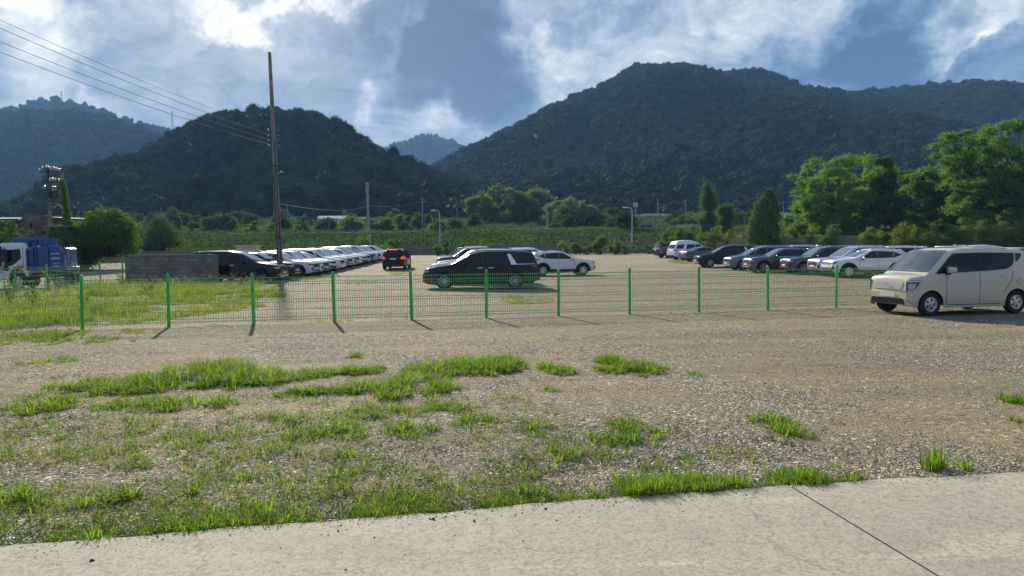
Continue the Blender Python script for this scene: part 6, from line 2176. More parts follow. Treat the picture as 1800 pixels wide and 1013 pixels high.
MID = [(648, 97.5, 34, 408, M_LEAFBR, "bright green shrub at the foot of the pole behind the back wall"), (690, 98, 22, 424, M_LEAFBR, "green shrub left of the pointed shrub on the back wall"), (698, 98.6, 12, 421, M_LEAFBR, "small pointed shrub on the back wall"),
       (785, 98, 14, 416, M_LEAFDK, "dark upright shrub in front of the back wall near the street lamp"), (770, 98.5, 26, 432, M_LEAFBR, "low green creeper spilling over the back wall"), (815, 99, 30, 429, M_LEAFBR, "low green shrub before the wall behind the dark SUV"),
       (848, 99, 24, 430, M_LEAFBR, "low green shrub right of the dark SUV behind the wall"), (927, 104.5, 20, 416, M_LEAFBR, "bright shoot rising above the wall behind the white cars"), (989, 98, 24, 427, M_LEAFYEL, "yellowish shrub on the wall behind the white crossover"),
       (1012, 98, 20, 430, M_LEAFDK, "dark shrub beside the yellowish shrub on the wall"), (1055, 98, 26, 416, M_LEAFBR, "pointed green shrub on the wall left of the silver lamp"), (1083, 98, 22, 421, M_LEAFYEL, "loose green shrub next to the silver street lamp"),
       (1100, 97, 44, 431, M_LEAFBR, "low wide green growth at the wall foot under the street lamp"), (1140, 97, 44, 431, M_LEAFBR, "low wide green growth at the wall foot beside the black SUV"), (1172, 101, 24, 404, M_LEAFBR, "upright bush behind the wall above the black SUV"),
       (1032, 97, 30, 434, M_LEAFBR, "flat green growth at the wall foot right of the white crossover")]
for i, (px, Y, w_, t_, m_, lab) in enumerate(MID):
    b = on(px, Y)
    make_bush("shrub", lab, b, w_ * Y / 1250 * 1.15, max(.5, up(px, t_, b)), 100 + i, m_, leaf=.17, nper=420, n=11, depth=1.4)
# left side: round bush, ivy over a stump of masonry, dark shrubs
b = on(193, 62); b.z = at(193, 452, 62).z
make_bush("bush", "big round green bush left of centre behind the gravel", b, 5.3, up(193, 380, b), 131, M_IVY, leaf=.16, nper=950, n=44)
b2 = on(150, 63); make_bush("bush", "lower shoulder of green bush beside the ivy covered masonry", b2, 3.2, up(150, 398, b2), 132, M_LEAFDK, leaf=.16, nper=700, n=20)
b = on(283, 100); make_bush("bush", "dim round bush far behind the block wall", b, 5.0, up(283, 389, b), 133, M_SHRUBFAR, leaf=.24, nper=520, n=22)
b = on(250, 104); make_bush("bush", "small dim bush left of the dim round one", b, 3.4, up(250, 402, b), 134, M_SHRUBFAR, leaf=.24, nper=420, n=14)
b = on(115, 60.5)
zt3 = up(115, 399.5, b)
ivy_mass("ivy_masonry", "ivy covered masonry block under the transformer frame", b, [(0, -1.35, 1.25), (zt3 * .5, -1.2, 1.2), (zt3, -.95, 1.05)], 33, .17, 5200, "ivy mound", depth_k=1.0)
MB().box((.0, 0, zt3 + .04), (2.3, 2.0, .09)).build("slab", M_RETAIN, bpy.data.objects["ivy_masonry"])
# creeper climbing the right leg of the transformer frame
r_ = np.random.default_rng(71)
nv = 2200
t = r_.uniform(0, 1, nv) ** 1.3
axis0 = np.array(at(121, 401, 60)); axis1 = np.array(at(110, 318, 60))
cen = axis0[None] + (axis1 - axis0)[None] * t[:, None]
rad = (.30 * (1 - t) ** 5 + .13 + .10 * vnoise(t * 14, t * 0 + 2, 5)) * r_.uniform(.3, 1.25, nv)
a = r_.uniform(0, 6.283, nv)
flare = np.where(t < .10, (.10 - t) * 12, 0)
pp = cen + np.stack([np.cos(a) * rad + flare * r_.uniform(-.2, 1.0, nv), np.sin(a) * rad, np.zeros(nv)], 1)
nn = np.stack([np.cos(a), np.sin(a), .3 + 0 * a], 1) + r_.normal(size=(nv, 3)) * .4; nn /= np.linalg.norm(nn, axis=1)[:, None]
V_, Q_ = leaf_quads(pp, nn, .15 * r_.uniform(.6, 1.4, nv), r_, aspect=.85)
tag(mesh_np("creeper_vine", V_, Q_, M_LEAFBR), "green vine climbing the right leg of the transformer frame", "vine")
b = on(8, 59); b.x = pdir(8, 440).x * 59
ivy_mass("ivy_hedge", "dark ivy wall under the lean-to roof at the left edge", b, [(0, -4.2, 1.0), (up(8, 412, b), -4.2, .95), (up(8, 391, b), -4.2, .7)], 35, .16, 6500, "ivy", depth_k=.22, trunk=False)
b = on(33, 60); make_bush("bush", "small sunlit bush before the derelict building", b, 1.6, up(33, 404, b), 137, M_LEAFBR, leaf=.13, nper=300, n=9)
b = on(52, 60.5); make_bush("bush", "low bush at the foot of the derelict building's window", b, 1.5, up(52, 411, b), 138, M_LEAFDK, leaf=.13, nper=300, n=9)

# pale trees at the hill foot
def field_on(px, py): return fieldpt(px, py)


for px, t_, b_, rad_, mat_, sd_, lab, env in ((998, 351, 398, 6.6, M_LEAFPALE, 51, "pale rounded tree at the hill foot, right one of two", 'round'), (944, 340, 390, 4.6, M_LEAFPALE, 52, "pale tall tree at the hill foot, left one of two", 'column'),
                                         (878, 328, 396, 8.5, M_LEAFPALE, 53, "lit tree on the end of the dark left hill", 'round'), (912, 342, 396, 6.5, M_SHRUBFAR, 54, "green tree between the lit tree and the pale tall tree", 'round'),
                                         (975, 364, 396, 4.0, M_LEAFPALE, 55, "small pale tree between the two pale rounded trees", 'round'), (1030, 376, 398, 6.5, M_SHRUBFAR, 56, "low spreading tree right of the pale rounded tree", 'round'),
                                         (1238, 380, 402, 4.5, M_LEAFPALE, 57, "dull green tree behind the tall slim tree", 'round'), (1218, 381, 402, 4.2, M_SHRUBFAR, 58, "dull round tree left of the tall slim tree", 'round'), (1310, 378, 402, 6.0, M_SHRUBFAR, 59, "dim tree in the gap left of the ivy column", 'round')):
    b = field_on(px, b_)
    make_tree("tree", lab, b, up(px, t_, b), rad_, sd_, mat_, n=44, leaf=.62, nper=26, env=env, low=.12, trunk_r=.3, cl=(1.5, 2.6), flat=.75)

# shrubs in the fields: individuals, all of one look
proto_sh = []
for k, m_ in enumerate((M_SHRUBFAR, M_LEAFPALE, M_SHRUBFAR, M_LEAFBR)):
    o = make_bush("field_shrub", "round green field shrub seen small below the hills", (0, 0, 0), 4.2, 3.4, 150 + k, m_, leaf=.36, nper=300, n=15, group="shrubs dotted over the fields below the hills", cat="shrub")
    proto_sh.append(o)
rs = np.random.default_rng(4)
cnt = 0
used = set()
for i in range(105):
    px = rs.uniform(110, 1290); py = rs.uniform(391, 415)
    if px > 1100 and py > 402: continue
    if 845 < px < 975 and py > 398: continue
    if 500 < px < 620 and py < 402: continue
    b = fieldpt(px, py)
    k = rs.choice(4, p=(.42, .16, .34, .08))
    o = proto_sh[k] if k not in used else copy_tree(proto_sh[k])
    used.add(k)
    o.location = b; o.rotation_euler = (0, 0, rs.uniform(0, 6.28))
    s_ = rs.uniform(.55, 1.25)
    o.scale = (s_ * rs.uniform(.8, 1.3), s_ * rs.uniform(.8, 1.3), s_ * rs.uniform(.75, 1.15))

# creepers and low growth covering the bank and fields: countless, one mass each


def clump(name, seed, mat, nleaf=300, leaf=.19):
    r = np.random.default_rng(seed)
    p = r.normal(size=(nleaf, 3)) * np.array([.5, .5, .26]); p[:, 2] = np.abs(p[:, 2])
    nn = r.normal(size=(nleaf, 3)) * .5 + np.array([0, 0, .8]); nn /= np.linalg.norm(nn, axis=1)[:, None]
    V_, Q_ = leaf_quads(p, nn, leaf * r.uniform(.5, 1.4, nleaf), r, aspect=.8)
    o = mesh_np(name, V_, Q_, mat); COL.objects.unlink(o)
    return o


CL_DK = [clump("creeper_clump", 200 + i, M_SHRUBDK) for i in range(3)]
CL_GR = [clump("crop_clump", 210 + i, M_SHRUBFAR) for i in range(3)]
n = 5200
X = RNG.uniform(-95, 62, n); Y = RNG.uniform(106.5, 134, n)
Z = field_z(X, Y)
scatter_object("undergrowth", np.stack([X, Y, Z - .1], 1), RNG.uniform(.8, 1.7, n) * (1 + .5 * fbm(X * .15, Y * .1, 9)), CL_DK, "dark green creepers covering the bank behind the wall", "undergrowth")
n = 7000
Y = RNG.uniform(134, 232, n); X = RNG.uniform(-.85, .48, n) * Y
k = fbm(X * .06, Y * .12, 12) + .25 * np.sin(Y * .42) > .42
X, Y = X[k], Y[k]
scatter_object("field_crops", np.stack([X, Y, field_z(X, Y) - .15], 1), RNG.uniform(.9, 2.0, len(X)), CL_GR, "mixed green crops and weeds on the fields below the hills", "crops")


# pale kerb rail along the top of the bank
def bank_rail(label, pts, h):
    root = empty("guard_rail", pts[0], label=label, cat="guard rail")
    o0 = Vector(pts[0])
    q = [Vector(p) - o0 + Vector((0, 0, h)) for p in pts]
    MB().tube(q, .11, 6).build("rail", M_GALV, root, 60)
    for a, c in zip(q[:-1], q[1:]):
        n_ = max(1, int((c - a).length / 4))
        for k_ in range(n_):
            p = a.lerp(c, k_ / n_)
            MB().box((p.x, p.y, p.z - h / 2), (.12, .12, h)).build("post", M_GALV, root)


bank_rail("long pale rail along the top of the creeper covered bank at the left", [at(px, py, 131) for px, py in ((110, 424.5), (300, 422), (480, 420), (640, 418.5), (740, 417.5))], 1.0)
bank_rail("pale rail along the bank top left of the silver street lamp", [at(px, py, 137) for px, py in ((880, 411.5), (980, 410), (1100, 409))], .9)
bank_rail("thin pale rail high in the fields at the left hill foot", [at(px, py, 196) for px, py in ((640, 397.5), (760, 394.5), (850, 393))], .9)


# ------------------------------------------------------------------ grass
def mat_grass(name, c0, c1, dry, dryness, trans=.54):
    m, T = material(name)
    geo = T.new('ShaderNodeNewGeometry')
    at_ = T.new('ShaderNodeAttribute'); at_.attribute_name = 'h'
    ad = T.new('ShaderNodeAttribute'); ad.attribute_name = 'dry'
    c = T.mix(geo.outputs['Random Per Island'], c0, c1)
    f = T.math('ADD', T.math('MULTIPLY', T.maprange(ad.outputs['Fac'], 1 - dryness - .12, 1 - dryness + .12), .85), T.math('MULTIPLY', T.maprange(at_.outputs['Fac'], .25, 0), .45), clamp=True)
    c = T.mix(f, c, dry)
    b = principled(T, c, .62, spec=.12)
    tr = T.new('ShaderNodeBsdfTranslucent'); T.put(tr.inputs[0], T.mix(1.0, c, (1.25, 1.3, .5), 'MULTIPLY'))
    ms = T.new('ShaderNodeMixShader'); ms.inputs[0].default_value = trans
    T.l.new(b.outputs[0], ms.inputs[1]); T.l.new(tr.outputs[0], ms.inputs[2])
    finish(T, ms.outputs[0])
    return m


M_GRASS = mat_grass("lot_grass_blades", (.052, .115, .013), (.240, .400, .052), (.36, .27, .11), .21)
M_MEADOW = mat_grass("meadow_blades", (.085, .145, .022), (.270, .350, .065), (.42, .33, .15), .22)


def blades(P0, H_, W_, lean_dir, lean, r, levels=4, dry=None):
    """curved tapering blades, numpy"""
    n = len(P0)
    t = np.linspace(0, 1, levels)
    side = np.stack([-np.sin(lean_dir), np.cos(lean_dir), np.zeros(n)], 1)
    ang = r.uniform(-.7, .7, n)
    sd_ = np.stack([-np.sin(lean_dir + ang), np.cos(lean_dir + ang), np.zeros(n)], 1)
    fwd = np.stack([np.cos(lean_dir), np.sin(lean_dir), np.zeros(n)], 1)
    V_ = np.zeros((n, levels, 2, 3))
    for j, tj in enumerate(t):
        horiz = lean * H_ * (tj ** 1.7)
        z = H_ * tj * (1 - .32 * np.clip(lean, 0, 1.6) * tj)
        c = P0 + fwd * horiz[:, None]; c[:, 2] += z
        w = W_ * (1 - tj ** 1.4 * .93)
        V_[:, j, 0] = c + sd_ * w[:, None] / 2; V_[:, j, 1] = c - sd_ * w[:, None] / 2
    base = (np.arange(n) * levels * 2)[:, None]
    fs = []
    for j in range(levels - 1):
        fs.append(base + np.array([[2 * j, 2 * j + 1, 2 * j + 3, 2 * j + 2]]))
    Q_ = np.stack(fs, 1).reshape(-1, 4)
    ha = np.broadcast_to(np.repeat(t, 2)[None], (n, levels * 2)).ravel()
    da = np.repeat(dry if dry is not None else r.uniform(0, 1, n), levels * 2)
    return V_.reshape(-1, 3), Q_, ha, da


class Grass:
    def __init__(s): s.p = []

    def tufts(s, C, nb, h, w, spread, r, dry=.0, lean=.55):
        """C: tuft centres (n,3); every tuft throws nb blades outwards"""
        n = len(C)
        if not n: return
        hh = h if np.ndim(h) else np.full(n, h)
        k = np.repeat(np.arange(n), nb)
        m = len(k)
        a = r.uniform(0, 6.283, m); u = np.sqrt(r.uniform(0, 1, m))
        P0 = C[k] + np.stack([np.cos(a) * u * spread, np.sin(a) * u * spread, np.zeros(m)], 1)
        P0[:, 2] -= .01
        H_ = hh[k] * r.uniform(.45, 1.15, m) * (1 - .35 * u)
        ld = a + r.normal(size=m) * .6
        td = r.uniform(0, 1, n)
        s.p.append(blades(P0, H_, w * r.uniform(.6, 1.3, m), ld, lean * r.uniform(.2, 1.7, m) * (.5 + u), r, dry=np.clip(.55 * td[k] + .45 * r.uniform(0, 1, m) + dry, 0, 1)))

    def link(s, name, mat, label):
        V_, Q_, H_, D_ = [], [], [], []
        b = 0
        for v, q, h, d in s.p:
            V_.append(v); Q_.append(q + b); H_.append(h); D_.append(d); b += len(v)
        o = mesh_np(name, np.concatenate(V_), np.concatenate(Q_), mat, attrs={'h': np.concatenate(H_), 'dry': np.concatenate(D_)})
        return tag(o, label, "grass", kind='stuff')


rg = np.random.default_rng(77)
G1 = Grass()


def patch(px, py, rx, ry, dens, h, nb=22, w=.007, dry=.0, spread=.05, hole=.42, lean=.55):
    """ragged patch of tufts; dens = tufts per square metre"""
    c = ground(px, py)
    ax = rx / F * c.y
    ay = abs(ground(px, py - ry).y - ground(px, py + ry).y) / 2
    n = int(dens * math.pi * ax * ay * 1.3)
    a = rg.uniform(0, 6.283, n); u = np.sqrt(rg.uniform(0, 1, n)) * 1.15
    x = c.x + ax * u * np.cos(a); y = c.y + ay * u * np.sin(a)
    f = fbm(x * 2.6, y * 2.6, 19, 3) * .6 + fbm(x * 9, y * 9, 23, 2) * .4
    k = f > hole + .22 * (u - .55)
    x, y, u, f = x[k], y[k], u[k], f[k]
    ok = y > np.array([slab_edge(q) for q in x]) + .02
    x, y, u, f = x[ok], y[ok], u[ok], f[ok]
    hh = h * (1.12 - .5 * u) * (.5 + f) * rg.uniform(.7, 1.25, len(x))
    G1.tufts(np.stack([x, y, lot_z(x, y)], 1), nb, hh, w, spread, rg, dry, lean)


BRIGHT = [(170, 680, 85, 12, .17), (262, 676, 70, 14, .20), (340, 664, 75, 20, .28), (385, 655, 50, 12, .30), (425, 666, 70, 16, .24), (475, 667, 36, 10, .18), (75, 716, 52, 13, .16), (200, 716, 40, 8, .10), (285, 712, 70, 11, .14), (372, 712, 40, 10, .2),
          (548, 660, 34, 8, .16), (612, 655, 46, 7, .14), (655, 652, 24, 6, .12), (545, 691, 60, 7, .14), (625, 687, 75, 8, .16), (700, 684, 32, 16, .26), (672, 690, 20, 10, .18), (755, 655, 42, 15, .18), (806, 648, 50, 13, .20), (858, 645, 46, 13, .20), (895, 643, 26, 11, .18), (772, 688, 26, 14, .22),
          (1110, 650, 56, 10, .16), (1074, 638, 20, 8, .18), (990, 652, 28, 7, .12), (962, 645, 14, 7, .12), (970, 685, 12, 4, .10), (1220, 659, 14, 3, .09), (628, 625, 14, 3, .12), (1350, 740, 34, 7, .13), (1387, 757, 26, 12, .15), (1790, 706, 24, 10, .18), (1798, 742, 14, 5, .12),
          (575, 762, 70, 12, .13), (540, 768, 46, 9, .12), (720, 758, 44, 12, .14), (600, 752, 40, 8, .12), (835, 742, 36, 9, .11), (200, 878, 54, 9, .16), (160, 880, 24, 11, .17), (60, 880, 64, 12, .14), (30, 872, 40, 14, .14), (238, 872, 16, 9, .16), (502, 748, 12, 9, .16), (780, 715, 40, 8, .09), (820, 720, 30, 8, .09), (610, 806, 40, 9, .11), (588, 838, 38, 12, .11), (945, 755, 26, 10, .11), (1108, 752, 42, 12, .13), (1075, 768, 42, 12, .12), (1128, 772, 40, 10, .12)]
for px, py, rx, ry, h in BRIGHT:
    patch(px, py, rx, ry, 140, h * 1.15, nb=22, w=.0115, hole=.36, spread=.055, lean=.85)
DULL = [(640, 715, 120, 18, .09), (450, 735, 100, 20, .09), (700, 725, 80, 16, .11), (560, 735, 110, 16, .08), (250, 752, 130, 22, .09), (400, 760, 90, 20, .10), (150, 700, 150, 20, .07), (350, 785, 140, 22, .07), (480, 790, 90, 18, .10), (620, 780, 120, 16, .07), (740, 785, 90, 18, .08), (870, 770, 60, 12, .08),
        (100, 862, 120, 26, .12), (250, 838, 100, 16, .07), (400, 850, 110, 28, .09), (520, 855, 110, 28, .10), (640, 862, 110, 28, .10), (760, 860, 100, 28, .10), (850, 835, 90, 22, .10), (560, 812, 120, 16, .08), (720, 822, 100, 18, .08), (930, 830, 80, 20, .12), (1010, 815, 70, 20, .13), (1090, 800, 90, 22, .11), (1190, 795, 60, 16, .11), (1260, 800, 60, 14, .10), (1320, 803, 40, 6, .07), (960, 800, 60, 12, .09),
        (60, 800, 90, 20, .06), (180, 800, 120, 20, .06), (40, 750, 70, 20, .07), (1180, 815, 90, 12, .09), (60, 640, 60, 14, .10), (140, 600, 100, 10, .12), (60, 596, 70, 12, .14), (880, 700, 50, 14, .06), (110, 735, 60, 10, .06), (300, 810, 90, 20, .06), (1150, 760, 60, 14, .07), (680, 880, 80, 14, .10), (440, 885, 70, 14, .10), (330, 870, 60, 16, .08)]
for px, py, rx, ry, h in DULL:
    patch(px, py, rx, ry, 58, h * 1.4, nb=18, w=.0085, dry=.07, hole=.51, spread=.05, lean=1.0)
# fringe along the pavement edge
xs_ = rg.uniform(-4.2, 5.2, 3400)
f = fbm(xs_ * 1.7, xs_ * 0 + 3, 31, 3)
yy_ = np.array([slab_edge(q) for q in xs_]) + np.abs(rg.normal(size=len(xs_))) * .16 + .015
keep = (f + rg.uniform(-.12, .12, len(xs_)) > np.interp(xs_, [-4, -.2, .5, 2.2, 2.4, 5], [.45, .43, .38, .38, .60, .60])) & ~((xs_ > 2.55) & (xs_ < 2.85))
xs2, ys2, f2 = xs_[keep], yy_[keep], f[keep]
hh = (.055 + .24 * np.clip(f2 - .38, 0, 1)) * rg.uniform(.7, 1.35, len(xs2)) * np.interp(xs2, [-4, -.4, .3, .8, 2.5, 2.7, 5], [.50, .55, .85, 1.2, 1.2, .8, .7])
G1.tufts(np.stack([xs2, ys2, lot_z(xs2, ys2)], 1), 22, hh, .007, .045, rg, .0, .65)
# a few taller shoots that lean over the concrete
for px, py, h, k in ((1650, 822, .34, 14), (1640, 826, .26, 12), (1300, 858, .20, 12), (1390, 845, .17, 14), (1180, 860, .16, 14), (950, 870, .17, 14), (470, 905, .17, 12), (700, 885, .15, 12), (1500, 845, .14, 10), (1690, 823, .15, 12), (1190, 858, .18, 12), (180, 945, .12, 14), (1380, 762, .18, 16)):
    c = ground(px, py)
    C_ = np.array([[c.x + rg.normal() * .05, c.y + rg.normal() * .03, 0] for _ in range(5)])
    G1.tufts(C_, k, h, .009, .035, rg, -.1, .5)
# sparse lone tufts over the worn left half
n = 2700
px_ = rg.uniform(-20, 1000, n); py_ = rg.uniform(690, 930, n)
Cs = np.array([ground(a, b) for a, b in zip(px_, py_)])
f = fbm(Cs[:, 0] * 1.3, Cs[:, 1] * 1.3, 41, 4)
ok = (f > .46) & (Cs[:, 1] > np.array([slab_edge(q) for q in Cs[:, 0]]) + .05)
G1.tufts(Cs[ok], 14, rg.uniform(.03, .13, ok.sum()), .0055, .045, rg, .18, .9)
n = 160
px_ = rg.uniform(900, 1800, n); py_ = rg.uniform(600, 830, n)
Cs = np.array([ground(a, b) for a, b in zip(px_, py_)])
f = fbm(Cs[:, 0] * .7, Cs[:, 1] * .7, 43, 3)
ok = (f > .55) & (Cs[:, 1] > np.array([slab_edge(q) for q in Cs[:, 0]]) + .05)
G1.tufts(Cs[ok], 10, rg.uniform(.02, .05, ok.sum()), .005, .04, rg, .25, .9)
G1.link("grass", M_GRASS, "bright grass tufts on the gravel and along the pavement edge")

# flat broad leaved weeds between the tufts
n = 900
px_ = np.concatenate([rg.uniform(-20, 950, 620), rg.uniform(850, 1500, 280)]); py_ = np.concatenate([rg.uniform(650, 935, 620), rg.uniform(740, 880, 280)])
Cs = np.array([ground(a, b) for a, b in zip(px_, py_)])
f = fbm(Cs[:, 0] * 1.6, Cs[:, 1] * 1.6, 45, 4)
ok = (f > .47) & (Cs[:, 1] > np.array([slab_edge(q) for q in Cs[:, 0]]) + .03)
Cs = Cs[ok]
xe = rg.uniform(-3.4, 2.6, 120); Cs = np.concatenate([Cs, np.stack([xe, np.array([slab_edge(q) for q in xe]) + np.abs(rg.normal(size=120)) * .10 + .02, 0 * xe], 1)])
m = 34
Cr = np.repeat(Cs, m, 0); rad_ = np.repeat(rg.uniform(.03, .13, len(Cs)), m)
a = rg.uniform(0, 6.283, len(Cr)); u = np.sqrt(rg.uniform(0, 1, len(Cr)))
Pw = Cr + np.stack([np.cos(a) * u * rad_, np.sin(a) * u * rad_, rg.uniform(.008, .055, len(Cr)) * (1.2 - u)], 1)
nn = rg.normal(size=(len(Pw), 3)) * .45 + np.array([0, 0, 1]); nn /= np.linalg.norm(nn, axis=1)[:, None]
V_, Q_ = leaf_quads(Pw, nn, .015 * rg.uniform(.5, 1.5, len(Pw)), rg, aspect=.7)
tag(mesh_np("weeds", V_, Q_, foliage("weed_leaves", (.045, .085, .016), (.19, .26, .05), .4)), "low broad leaved weeds creeping between the grass tufts", "weeds", kind='stuff')
# dead straw lying about
n = 1300
px_ = rg.uniform(-20, 1350, n); py_ = rg.uniform(650, 900, n)
Cs = np.array([ground(a, b) for a, b in zip(px_, py_)])
f = fbm(Cs[:, 0] * 1.1, Cs[:, 1] * 1.1, 47, 4)
ok = (f > .48) & (Cs[:, 1] > np.array([slab_edge(q) for q in Cs[:, 0]]) + .03)
Cs = Cs[ok]; n = len(Cs)
Vs, Qs, hs, ds_ = blades(Cs + np.array([0, 0, .012]), rg.uniform(.03, .11, n), np.full(n, .004), rg.uniform(0, 6.283, n), rg.uniform(2.0, 6.0, n), rg)
Vs[:, 2] = np.minimum(Vs[:, 2], .03)
tag(mesh_np("dry_straw", Vs, Qs, simple("straw", (.25, .20, .11), .8, vary=.35, scale=30)), "dead straw blades lying between the tufts", "straw", kind='stuff')

# tall meadow behind the fence and small weeds elsewhere on the lot
G2 = Grass()


def meadow_right(y): return -8.3 - 1.6 * smoothstep(20, 31, y) + 1.0 * (vnoise(y * .5, y * 0 + 1, 3) - .5) * 2 - 3.2 * smoothstep(31, 37, y)


n = 9500
X = rg.uniform(-20.1, -6.5, n); Y = rg.uniform(13.8, 37.4, n)
fy_ = fa.y + (fb.y - fa.y) / (fb.x - fa.x) * (X - fa.x)
f = fbm(X * .9, Y * .9, 51, 4)
k = (X < meadow_right(Y) + (f - .5) * 3) & (Y > fy_ + .1 + (X > -11) * (f - .3) * 3.0) & (f > .40)
X, Y, f = X[k], Y[k], f[k]
hh = (.14 + 1.15 * np.clip(f - .36, 0, 1)) * rg.uniform(.45, 1.5, len(X)) * np.interp(X, [-20, -13, -9], [1.2, 1.0, .65])
dm = fbm(X * .35 + 3, Y * .35, 57, 3) > .52
G2.tufts(np.stack([X, Y, lot_z(X, Y)], 1)[dm], 26, hh[dm], .011, .10, rg, .0, .6)
G2.tufts(np.stack([X, Y, lot_z(X, Y)], 1)[~dm], 24, hh[~dm] * .9, .010, .10, rg, .17, .75)
# sparse front edge of the meadow at the fence foot
for px, py, rx, ry, h, d in ((60, 590, 90, 10, .14, 40), (240, 583, 70, 6, .09, 25), (380, 575, 60, 4, .08, 20), (930, 528, 46, 8, .10, 60), (905, 524, 24, 5, .10, 60), (1195, 462, 16, 3, .25, 30), (548, 480, 16, 6, .35, 60), (565, 488, 24, 4, .2, 30), (700, 481, 20, 3, .14, 20), (1430, 545, 60, 3, .10, 25), (1300, 549, 50, 3, .08, 25), (1180, 552, 60, 3, .07, 20), (890, 558, 50, 3, .08, 20), (720, 562, 60, 3, .08, 20), (590, 565, 60, 3, .09, 20), (770, 483, 12, 2, .14, 30), (100, 470, 30, 3, .2, 20), (1380, 478, 20, 2, .12, 20), (630, 497, 30, 4, .10, 14), (300, 492, 60, 5, .55, 30), (350, 490, 30, 4, .45, 30), (800, 548, 50, 4, .05, 10), (480, 560, 40, 5, .07, 14)):
    c = ground(px, py); ax = rx / F * c.y; ay = abs(ground(px, py - ry).y - ground(px, py + ry).y) / 2
    n = int(d * math.pi * ax * ay)
    a = rg.uniform(0, 6.283, n); u = np.sqrt(rg.uniform(0, 1, n))
    x = c.x + ax * u * np.cos(a); y = c.y + ay * u * np.sin(a)
    kk = fbm(x * 1.5, y * 1.5, 61, 3) > .36 + .2 * (u - .5)
    x, y, u = x[kk], y[kk], u[kk]
    G2.tufts(np.stack([x, y, lot_z(x, y)], 1), 18, h * (1.15 - .5 * u) * rg.uniform(.6, 1.3, len(x)), .010, .08, rg, .0, .6)
G2.link("grass", M_MEADOW, "tall yellow green meadow grass behind the left part of the fence")

# white flower heads over the meadow
n = 1500
X = rg.uniform(-20, -8.2, n); Y = rg.uniform(15.5, 37, n)
fy_ = fa.y + (fb.y - fa.y) / (fb.x - fa.x) * (X - fa.x)
f = fbm(X * .5 + 7, Y * .5, 71, 3)
k = (f > .50) & (X < meadow_right(Y) - .3) & (Y > fy_ + .6)
X, Y = X[k], Y[k]
m = 6
Xr = np.repeat(X, m) + rg.normal(size=len(X) * m) * .05; Yr = np.repeat(Y, m) + rg.normal(size=len(X) * m) * .05
Zr = np.repeat(rg.uniform(.30, .62, len(X)), m) + rg.normal(size=len(X) * m) * .03
nn = rg.normal(size=(len(Xr), 3)) * .5 + np.array([0, 0, 1]); nn /= np.linalg.norm(nn, axis=1)[:, None]
V_, Q_ = leaf_quads(np.stack([Xr, Yr, Zr], 1), nn, .028 * rg.uniform(.6, 1.3, len(Xr)), rg, aspect=.9)
tag(mesh_np("wildflowers", V_, Q_, foliage("flower_heads", (.45, .46, .36), (.72, .72, .62), .3, tint=(1, 1, .9))), "tiny white flower heads over the meadow grass", "wildflowers", kind='stuff')

# tall weeds by the left end of the fence
TW = [(112, 500, 466, 34), (88, 520, 473, 26), (97, 510, 480, 22), (120, 505, 478, 22), (215, 505, 478, 20), (20, 540, 490, 34), (330, 492, 468, 26), (60, 545, 505, 30), (306, 488, 455, 20), (355, 489, 462, 24), (150, 540, 505, 24), (260, 520, 497, 24)]
for i, (px, b_, t_, w_) in enumerate(TW):
    c = ground(px, b_); Yc = c.y
    hgt = at(px, t_, Yc).z
    r2 = np.random.default_rng(300 + i)
    root = empty("tall_weed", c, label="leafy tall weed rising from the meadow behind the left fence", cat="weed", group="tall weeds in the left meadow")
    sb = MB(); P_ = []
    for s_ in range(5):
        a = r2.uniform(0, 6.28); e = Vector((math.cos(a) * .22, math.sin(a) * .22, hgt * r2.uniform(.75, 1.0)))
        sb.tube([(0, 0, 0), e * .5 + Vector((0, 0, .08)), e], [.009, .007, .004], 5)
        for t in r2.uniform(.15, 1, 26): P_.append(np.array(e) * t + r2.normal(size=3) * np.array([.06, .06, .03]))
    P_ = np.array(P_)
    nn = r2.normal(size=(len(P_), 3)) * .5 + np.array([0, 0, .7]); nn /= np.linalg.norm(nn, axis=1)[:, None]
    V_, Q_ = leaf_quads(P_, nn, .11 * r2.uniform(.6, 1.4, len(P_)), r2, aspect=.4)
    sb.build("stem", M_MEADOW, root)
    mesh_np("foliage", V_, Q_, M_LEAFBR if i % 3 else M_LEAFPALE, root)

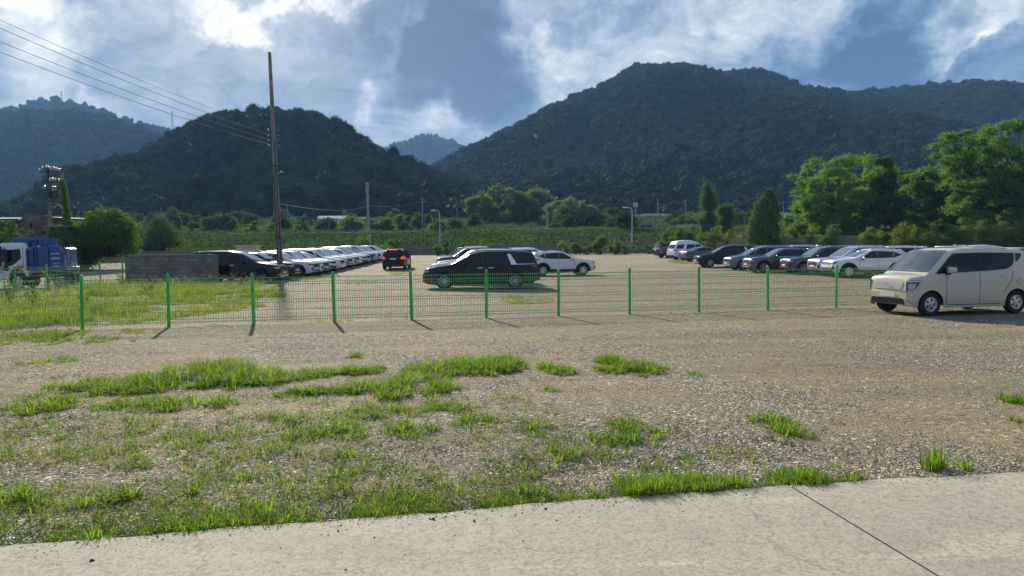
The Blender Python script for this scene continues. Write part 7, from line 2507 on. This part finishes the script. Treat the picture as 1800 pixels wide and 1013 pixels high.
# ------------------------------------------------------------------ loose stones and crumbs
def stones(name, C, size, mat, label, seed):
    r = np.random.default_rng(seed)
    n = len(C)
    base = np.array([(1, 0, 0), (-1, 0, 0), (0, 1, 0), (0, -1, 0), (0, 0, 1), (0, 0, -1)], dtype=float)
    tri = np.array([(0, 2, 4), (2, 1, 4), (1, 3, 4), (3, 0, 4), (2, 0, 5), (1, 2, 5), (3, 1, 5), (0, 3, 5)])
    d = base[None] * r.uniform(.6, 1.3, (n, 6, 1)) + r.normal(size=(n, 6, 3)) * .22
    d *= np.array([1, .8, .55])
    a = r.uniform(0, 6.283, n); ca, sa = np.cos(a), np.sin(a)
    x = d[..., 0] * ca[:, None] - d[..., 1] * sa[:, None]; y = d[..., 0] * sa[:, None] + d[..., 1] * ca[:, None]
    V_ = np.stack([x, y, d[..., 2]], -1) * size[:, None, None] + C[:, None, :]
    Q_ = (tri[None] + (np.arange(n) * 6)[:, None, None]).reshape(-1, 3)
    return tag(mesh_np(name, V_.reshape(-1, 3), Q_, mat), label, "stones", kind='stuff')


def mat_stones():
    m, T = material("loose_stones")
    geo = T.new('ShaderNodeNewGeometry')
    c = T.ramp(geo.outputs['Random Per Island'], [(0, (.13, .12, .11)), (.35, (.22, .205, .19)), (.65, (.31, .295, .27)), (.85, (.28, .235, .185)), (.95, (.50, .48, .45)), (1, (.72, .71, .68))])
    finish(T, principled(T, c, .55, spec=.5).outputs[0])
    return m


M_STONE = mat_stones()
n = 110000
Y = 3.9 + 10.5 * rg.uniform(0, 1, n) ** 1.35; X = rg.uniform(-.78, .78, n) * Y
ok = Y > np.array([slab_edge(q) for q in X]) + .04
X, Y = X[ok], Y[ok]
f = fbm(X * .8, Y * .8, 81, 3)
k = f + rg.uniform(-.12, .12, len(X)) > .46
X, Y = X[k], Y[k]
sz = np.clip(rg.lognormal(-5.05, .38, len(X)), .003, .015)
zg = lot_bumps(X, Y)
stones("gravel_stones", np.stack([X, Y, zg + sz * .2], 1), sz, M_STONE, "loose grey stones scattered over the near gravel", 5)
# gravel kicked onto the pavement edge
X = rg.uniform(-4, 5, 900); Y = np.array([slab_edge(q) for q in X]) + .02 - np.abs(rg.normal(size=900)) * .09
sz = np.clip(rg.lognormal(-5.4, .4, 900), .0025, .011)
stones("spilled_stones", np.stack([X, Y, .018 + sz * .3], 1), sz, M_STONE, "small stones spilled over the pavement edge", 8)
n = 90
X = rg.normal(-.1, .55, n); X = np.where(rg.uniform(0, 1, n) < .45, rg.uniform(-3.4, 4, n), X)
Y = np.array([slab_edge(q) for q in X]) - np.abs(rg.normal(size=n)) * .28 - .05
ok = Y > 3.2
X, Y = X[ok], Y[ok]
sz = np.clip(rg.lognormal(-5.2, .5, len(X)), .003, .016)
stones("dirt_crumbs", np.stack([X, Y, .05 + sz * .3 - .032], 1), sz, simple("dark_crumbs", (.045, .04, .036), .95, vary=.3), "dark crumbs of dirt on the pavement", 6)
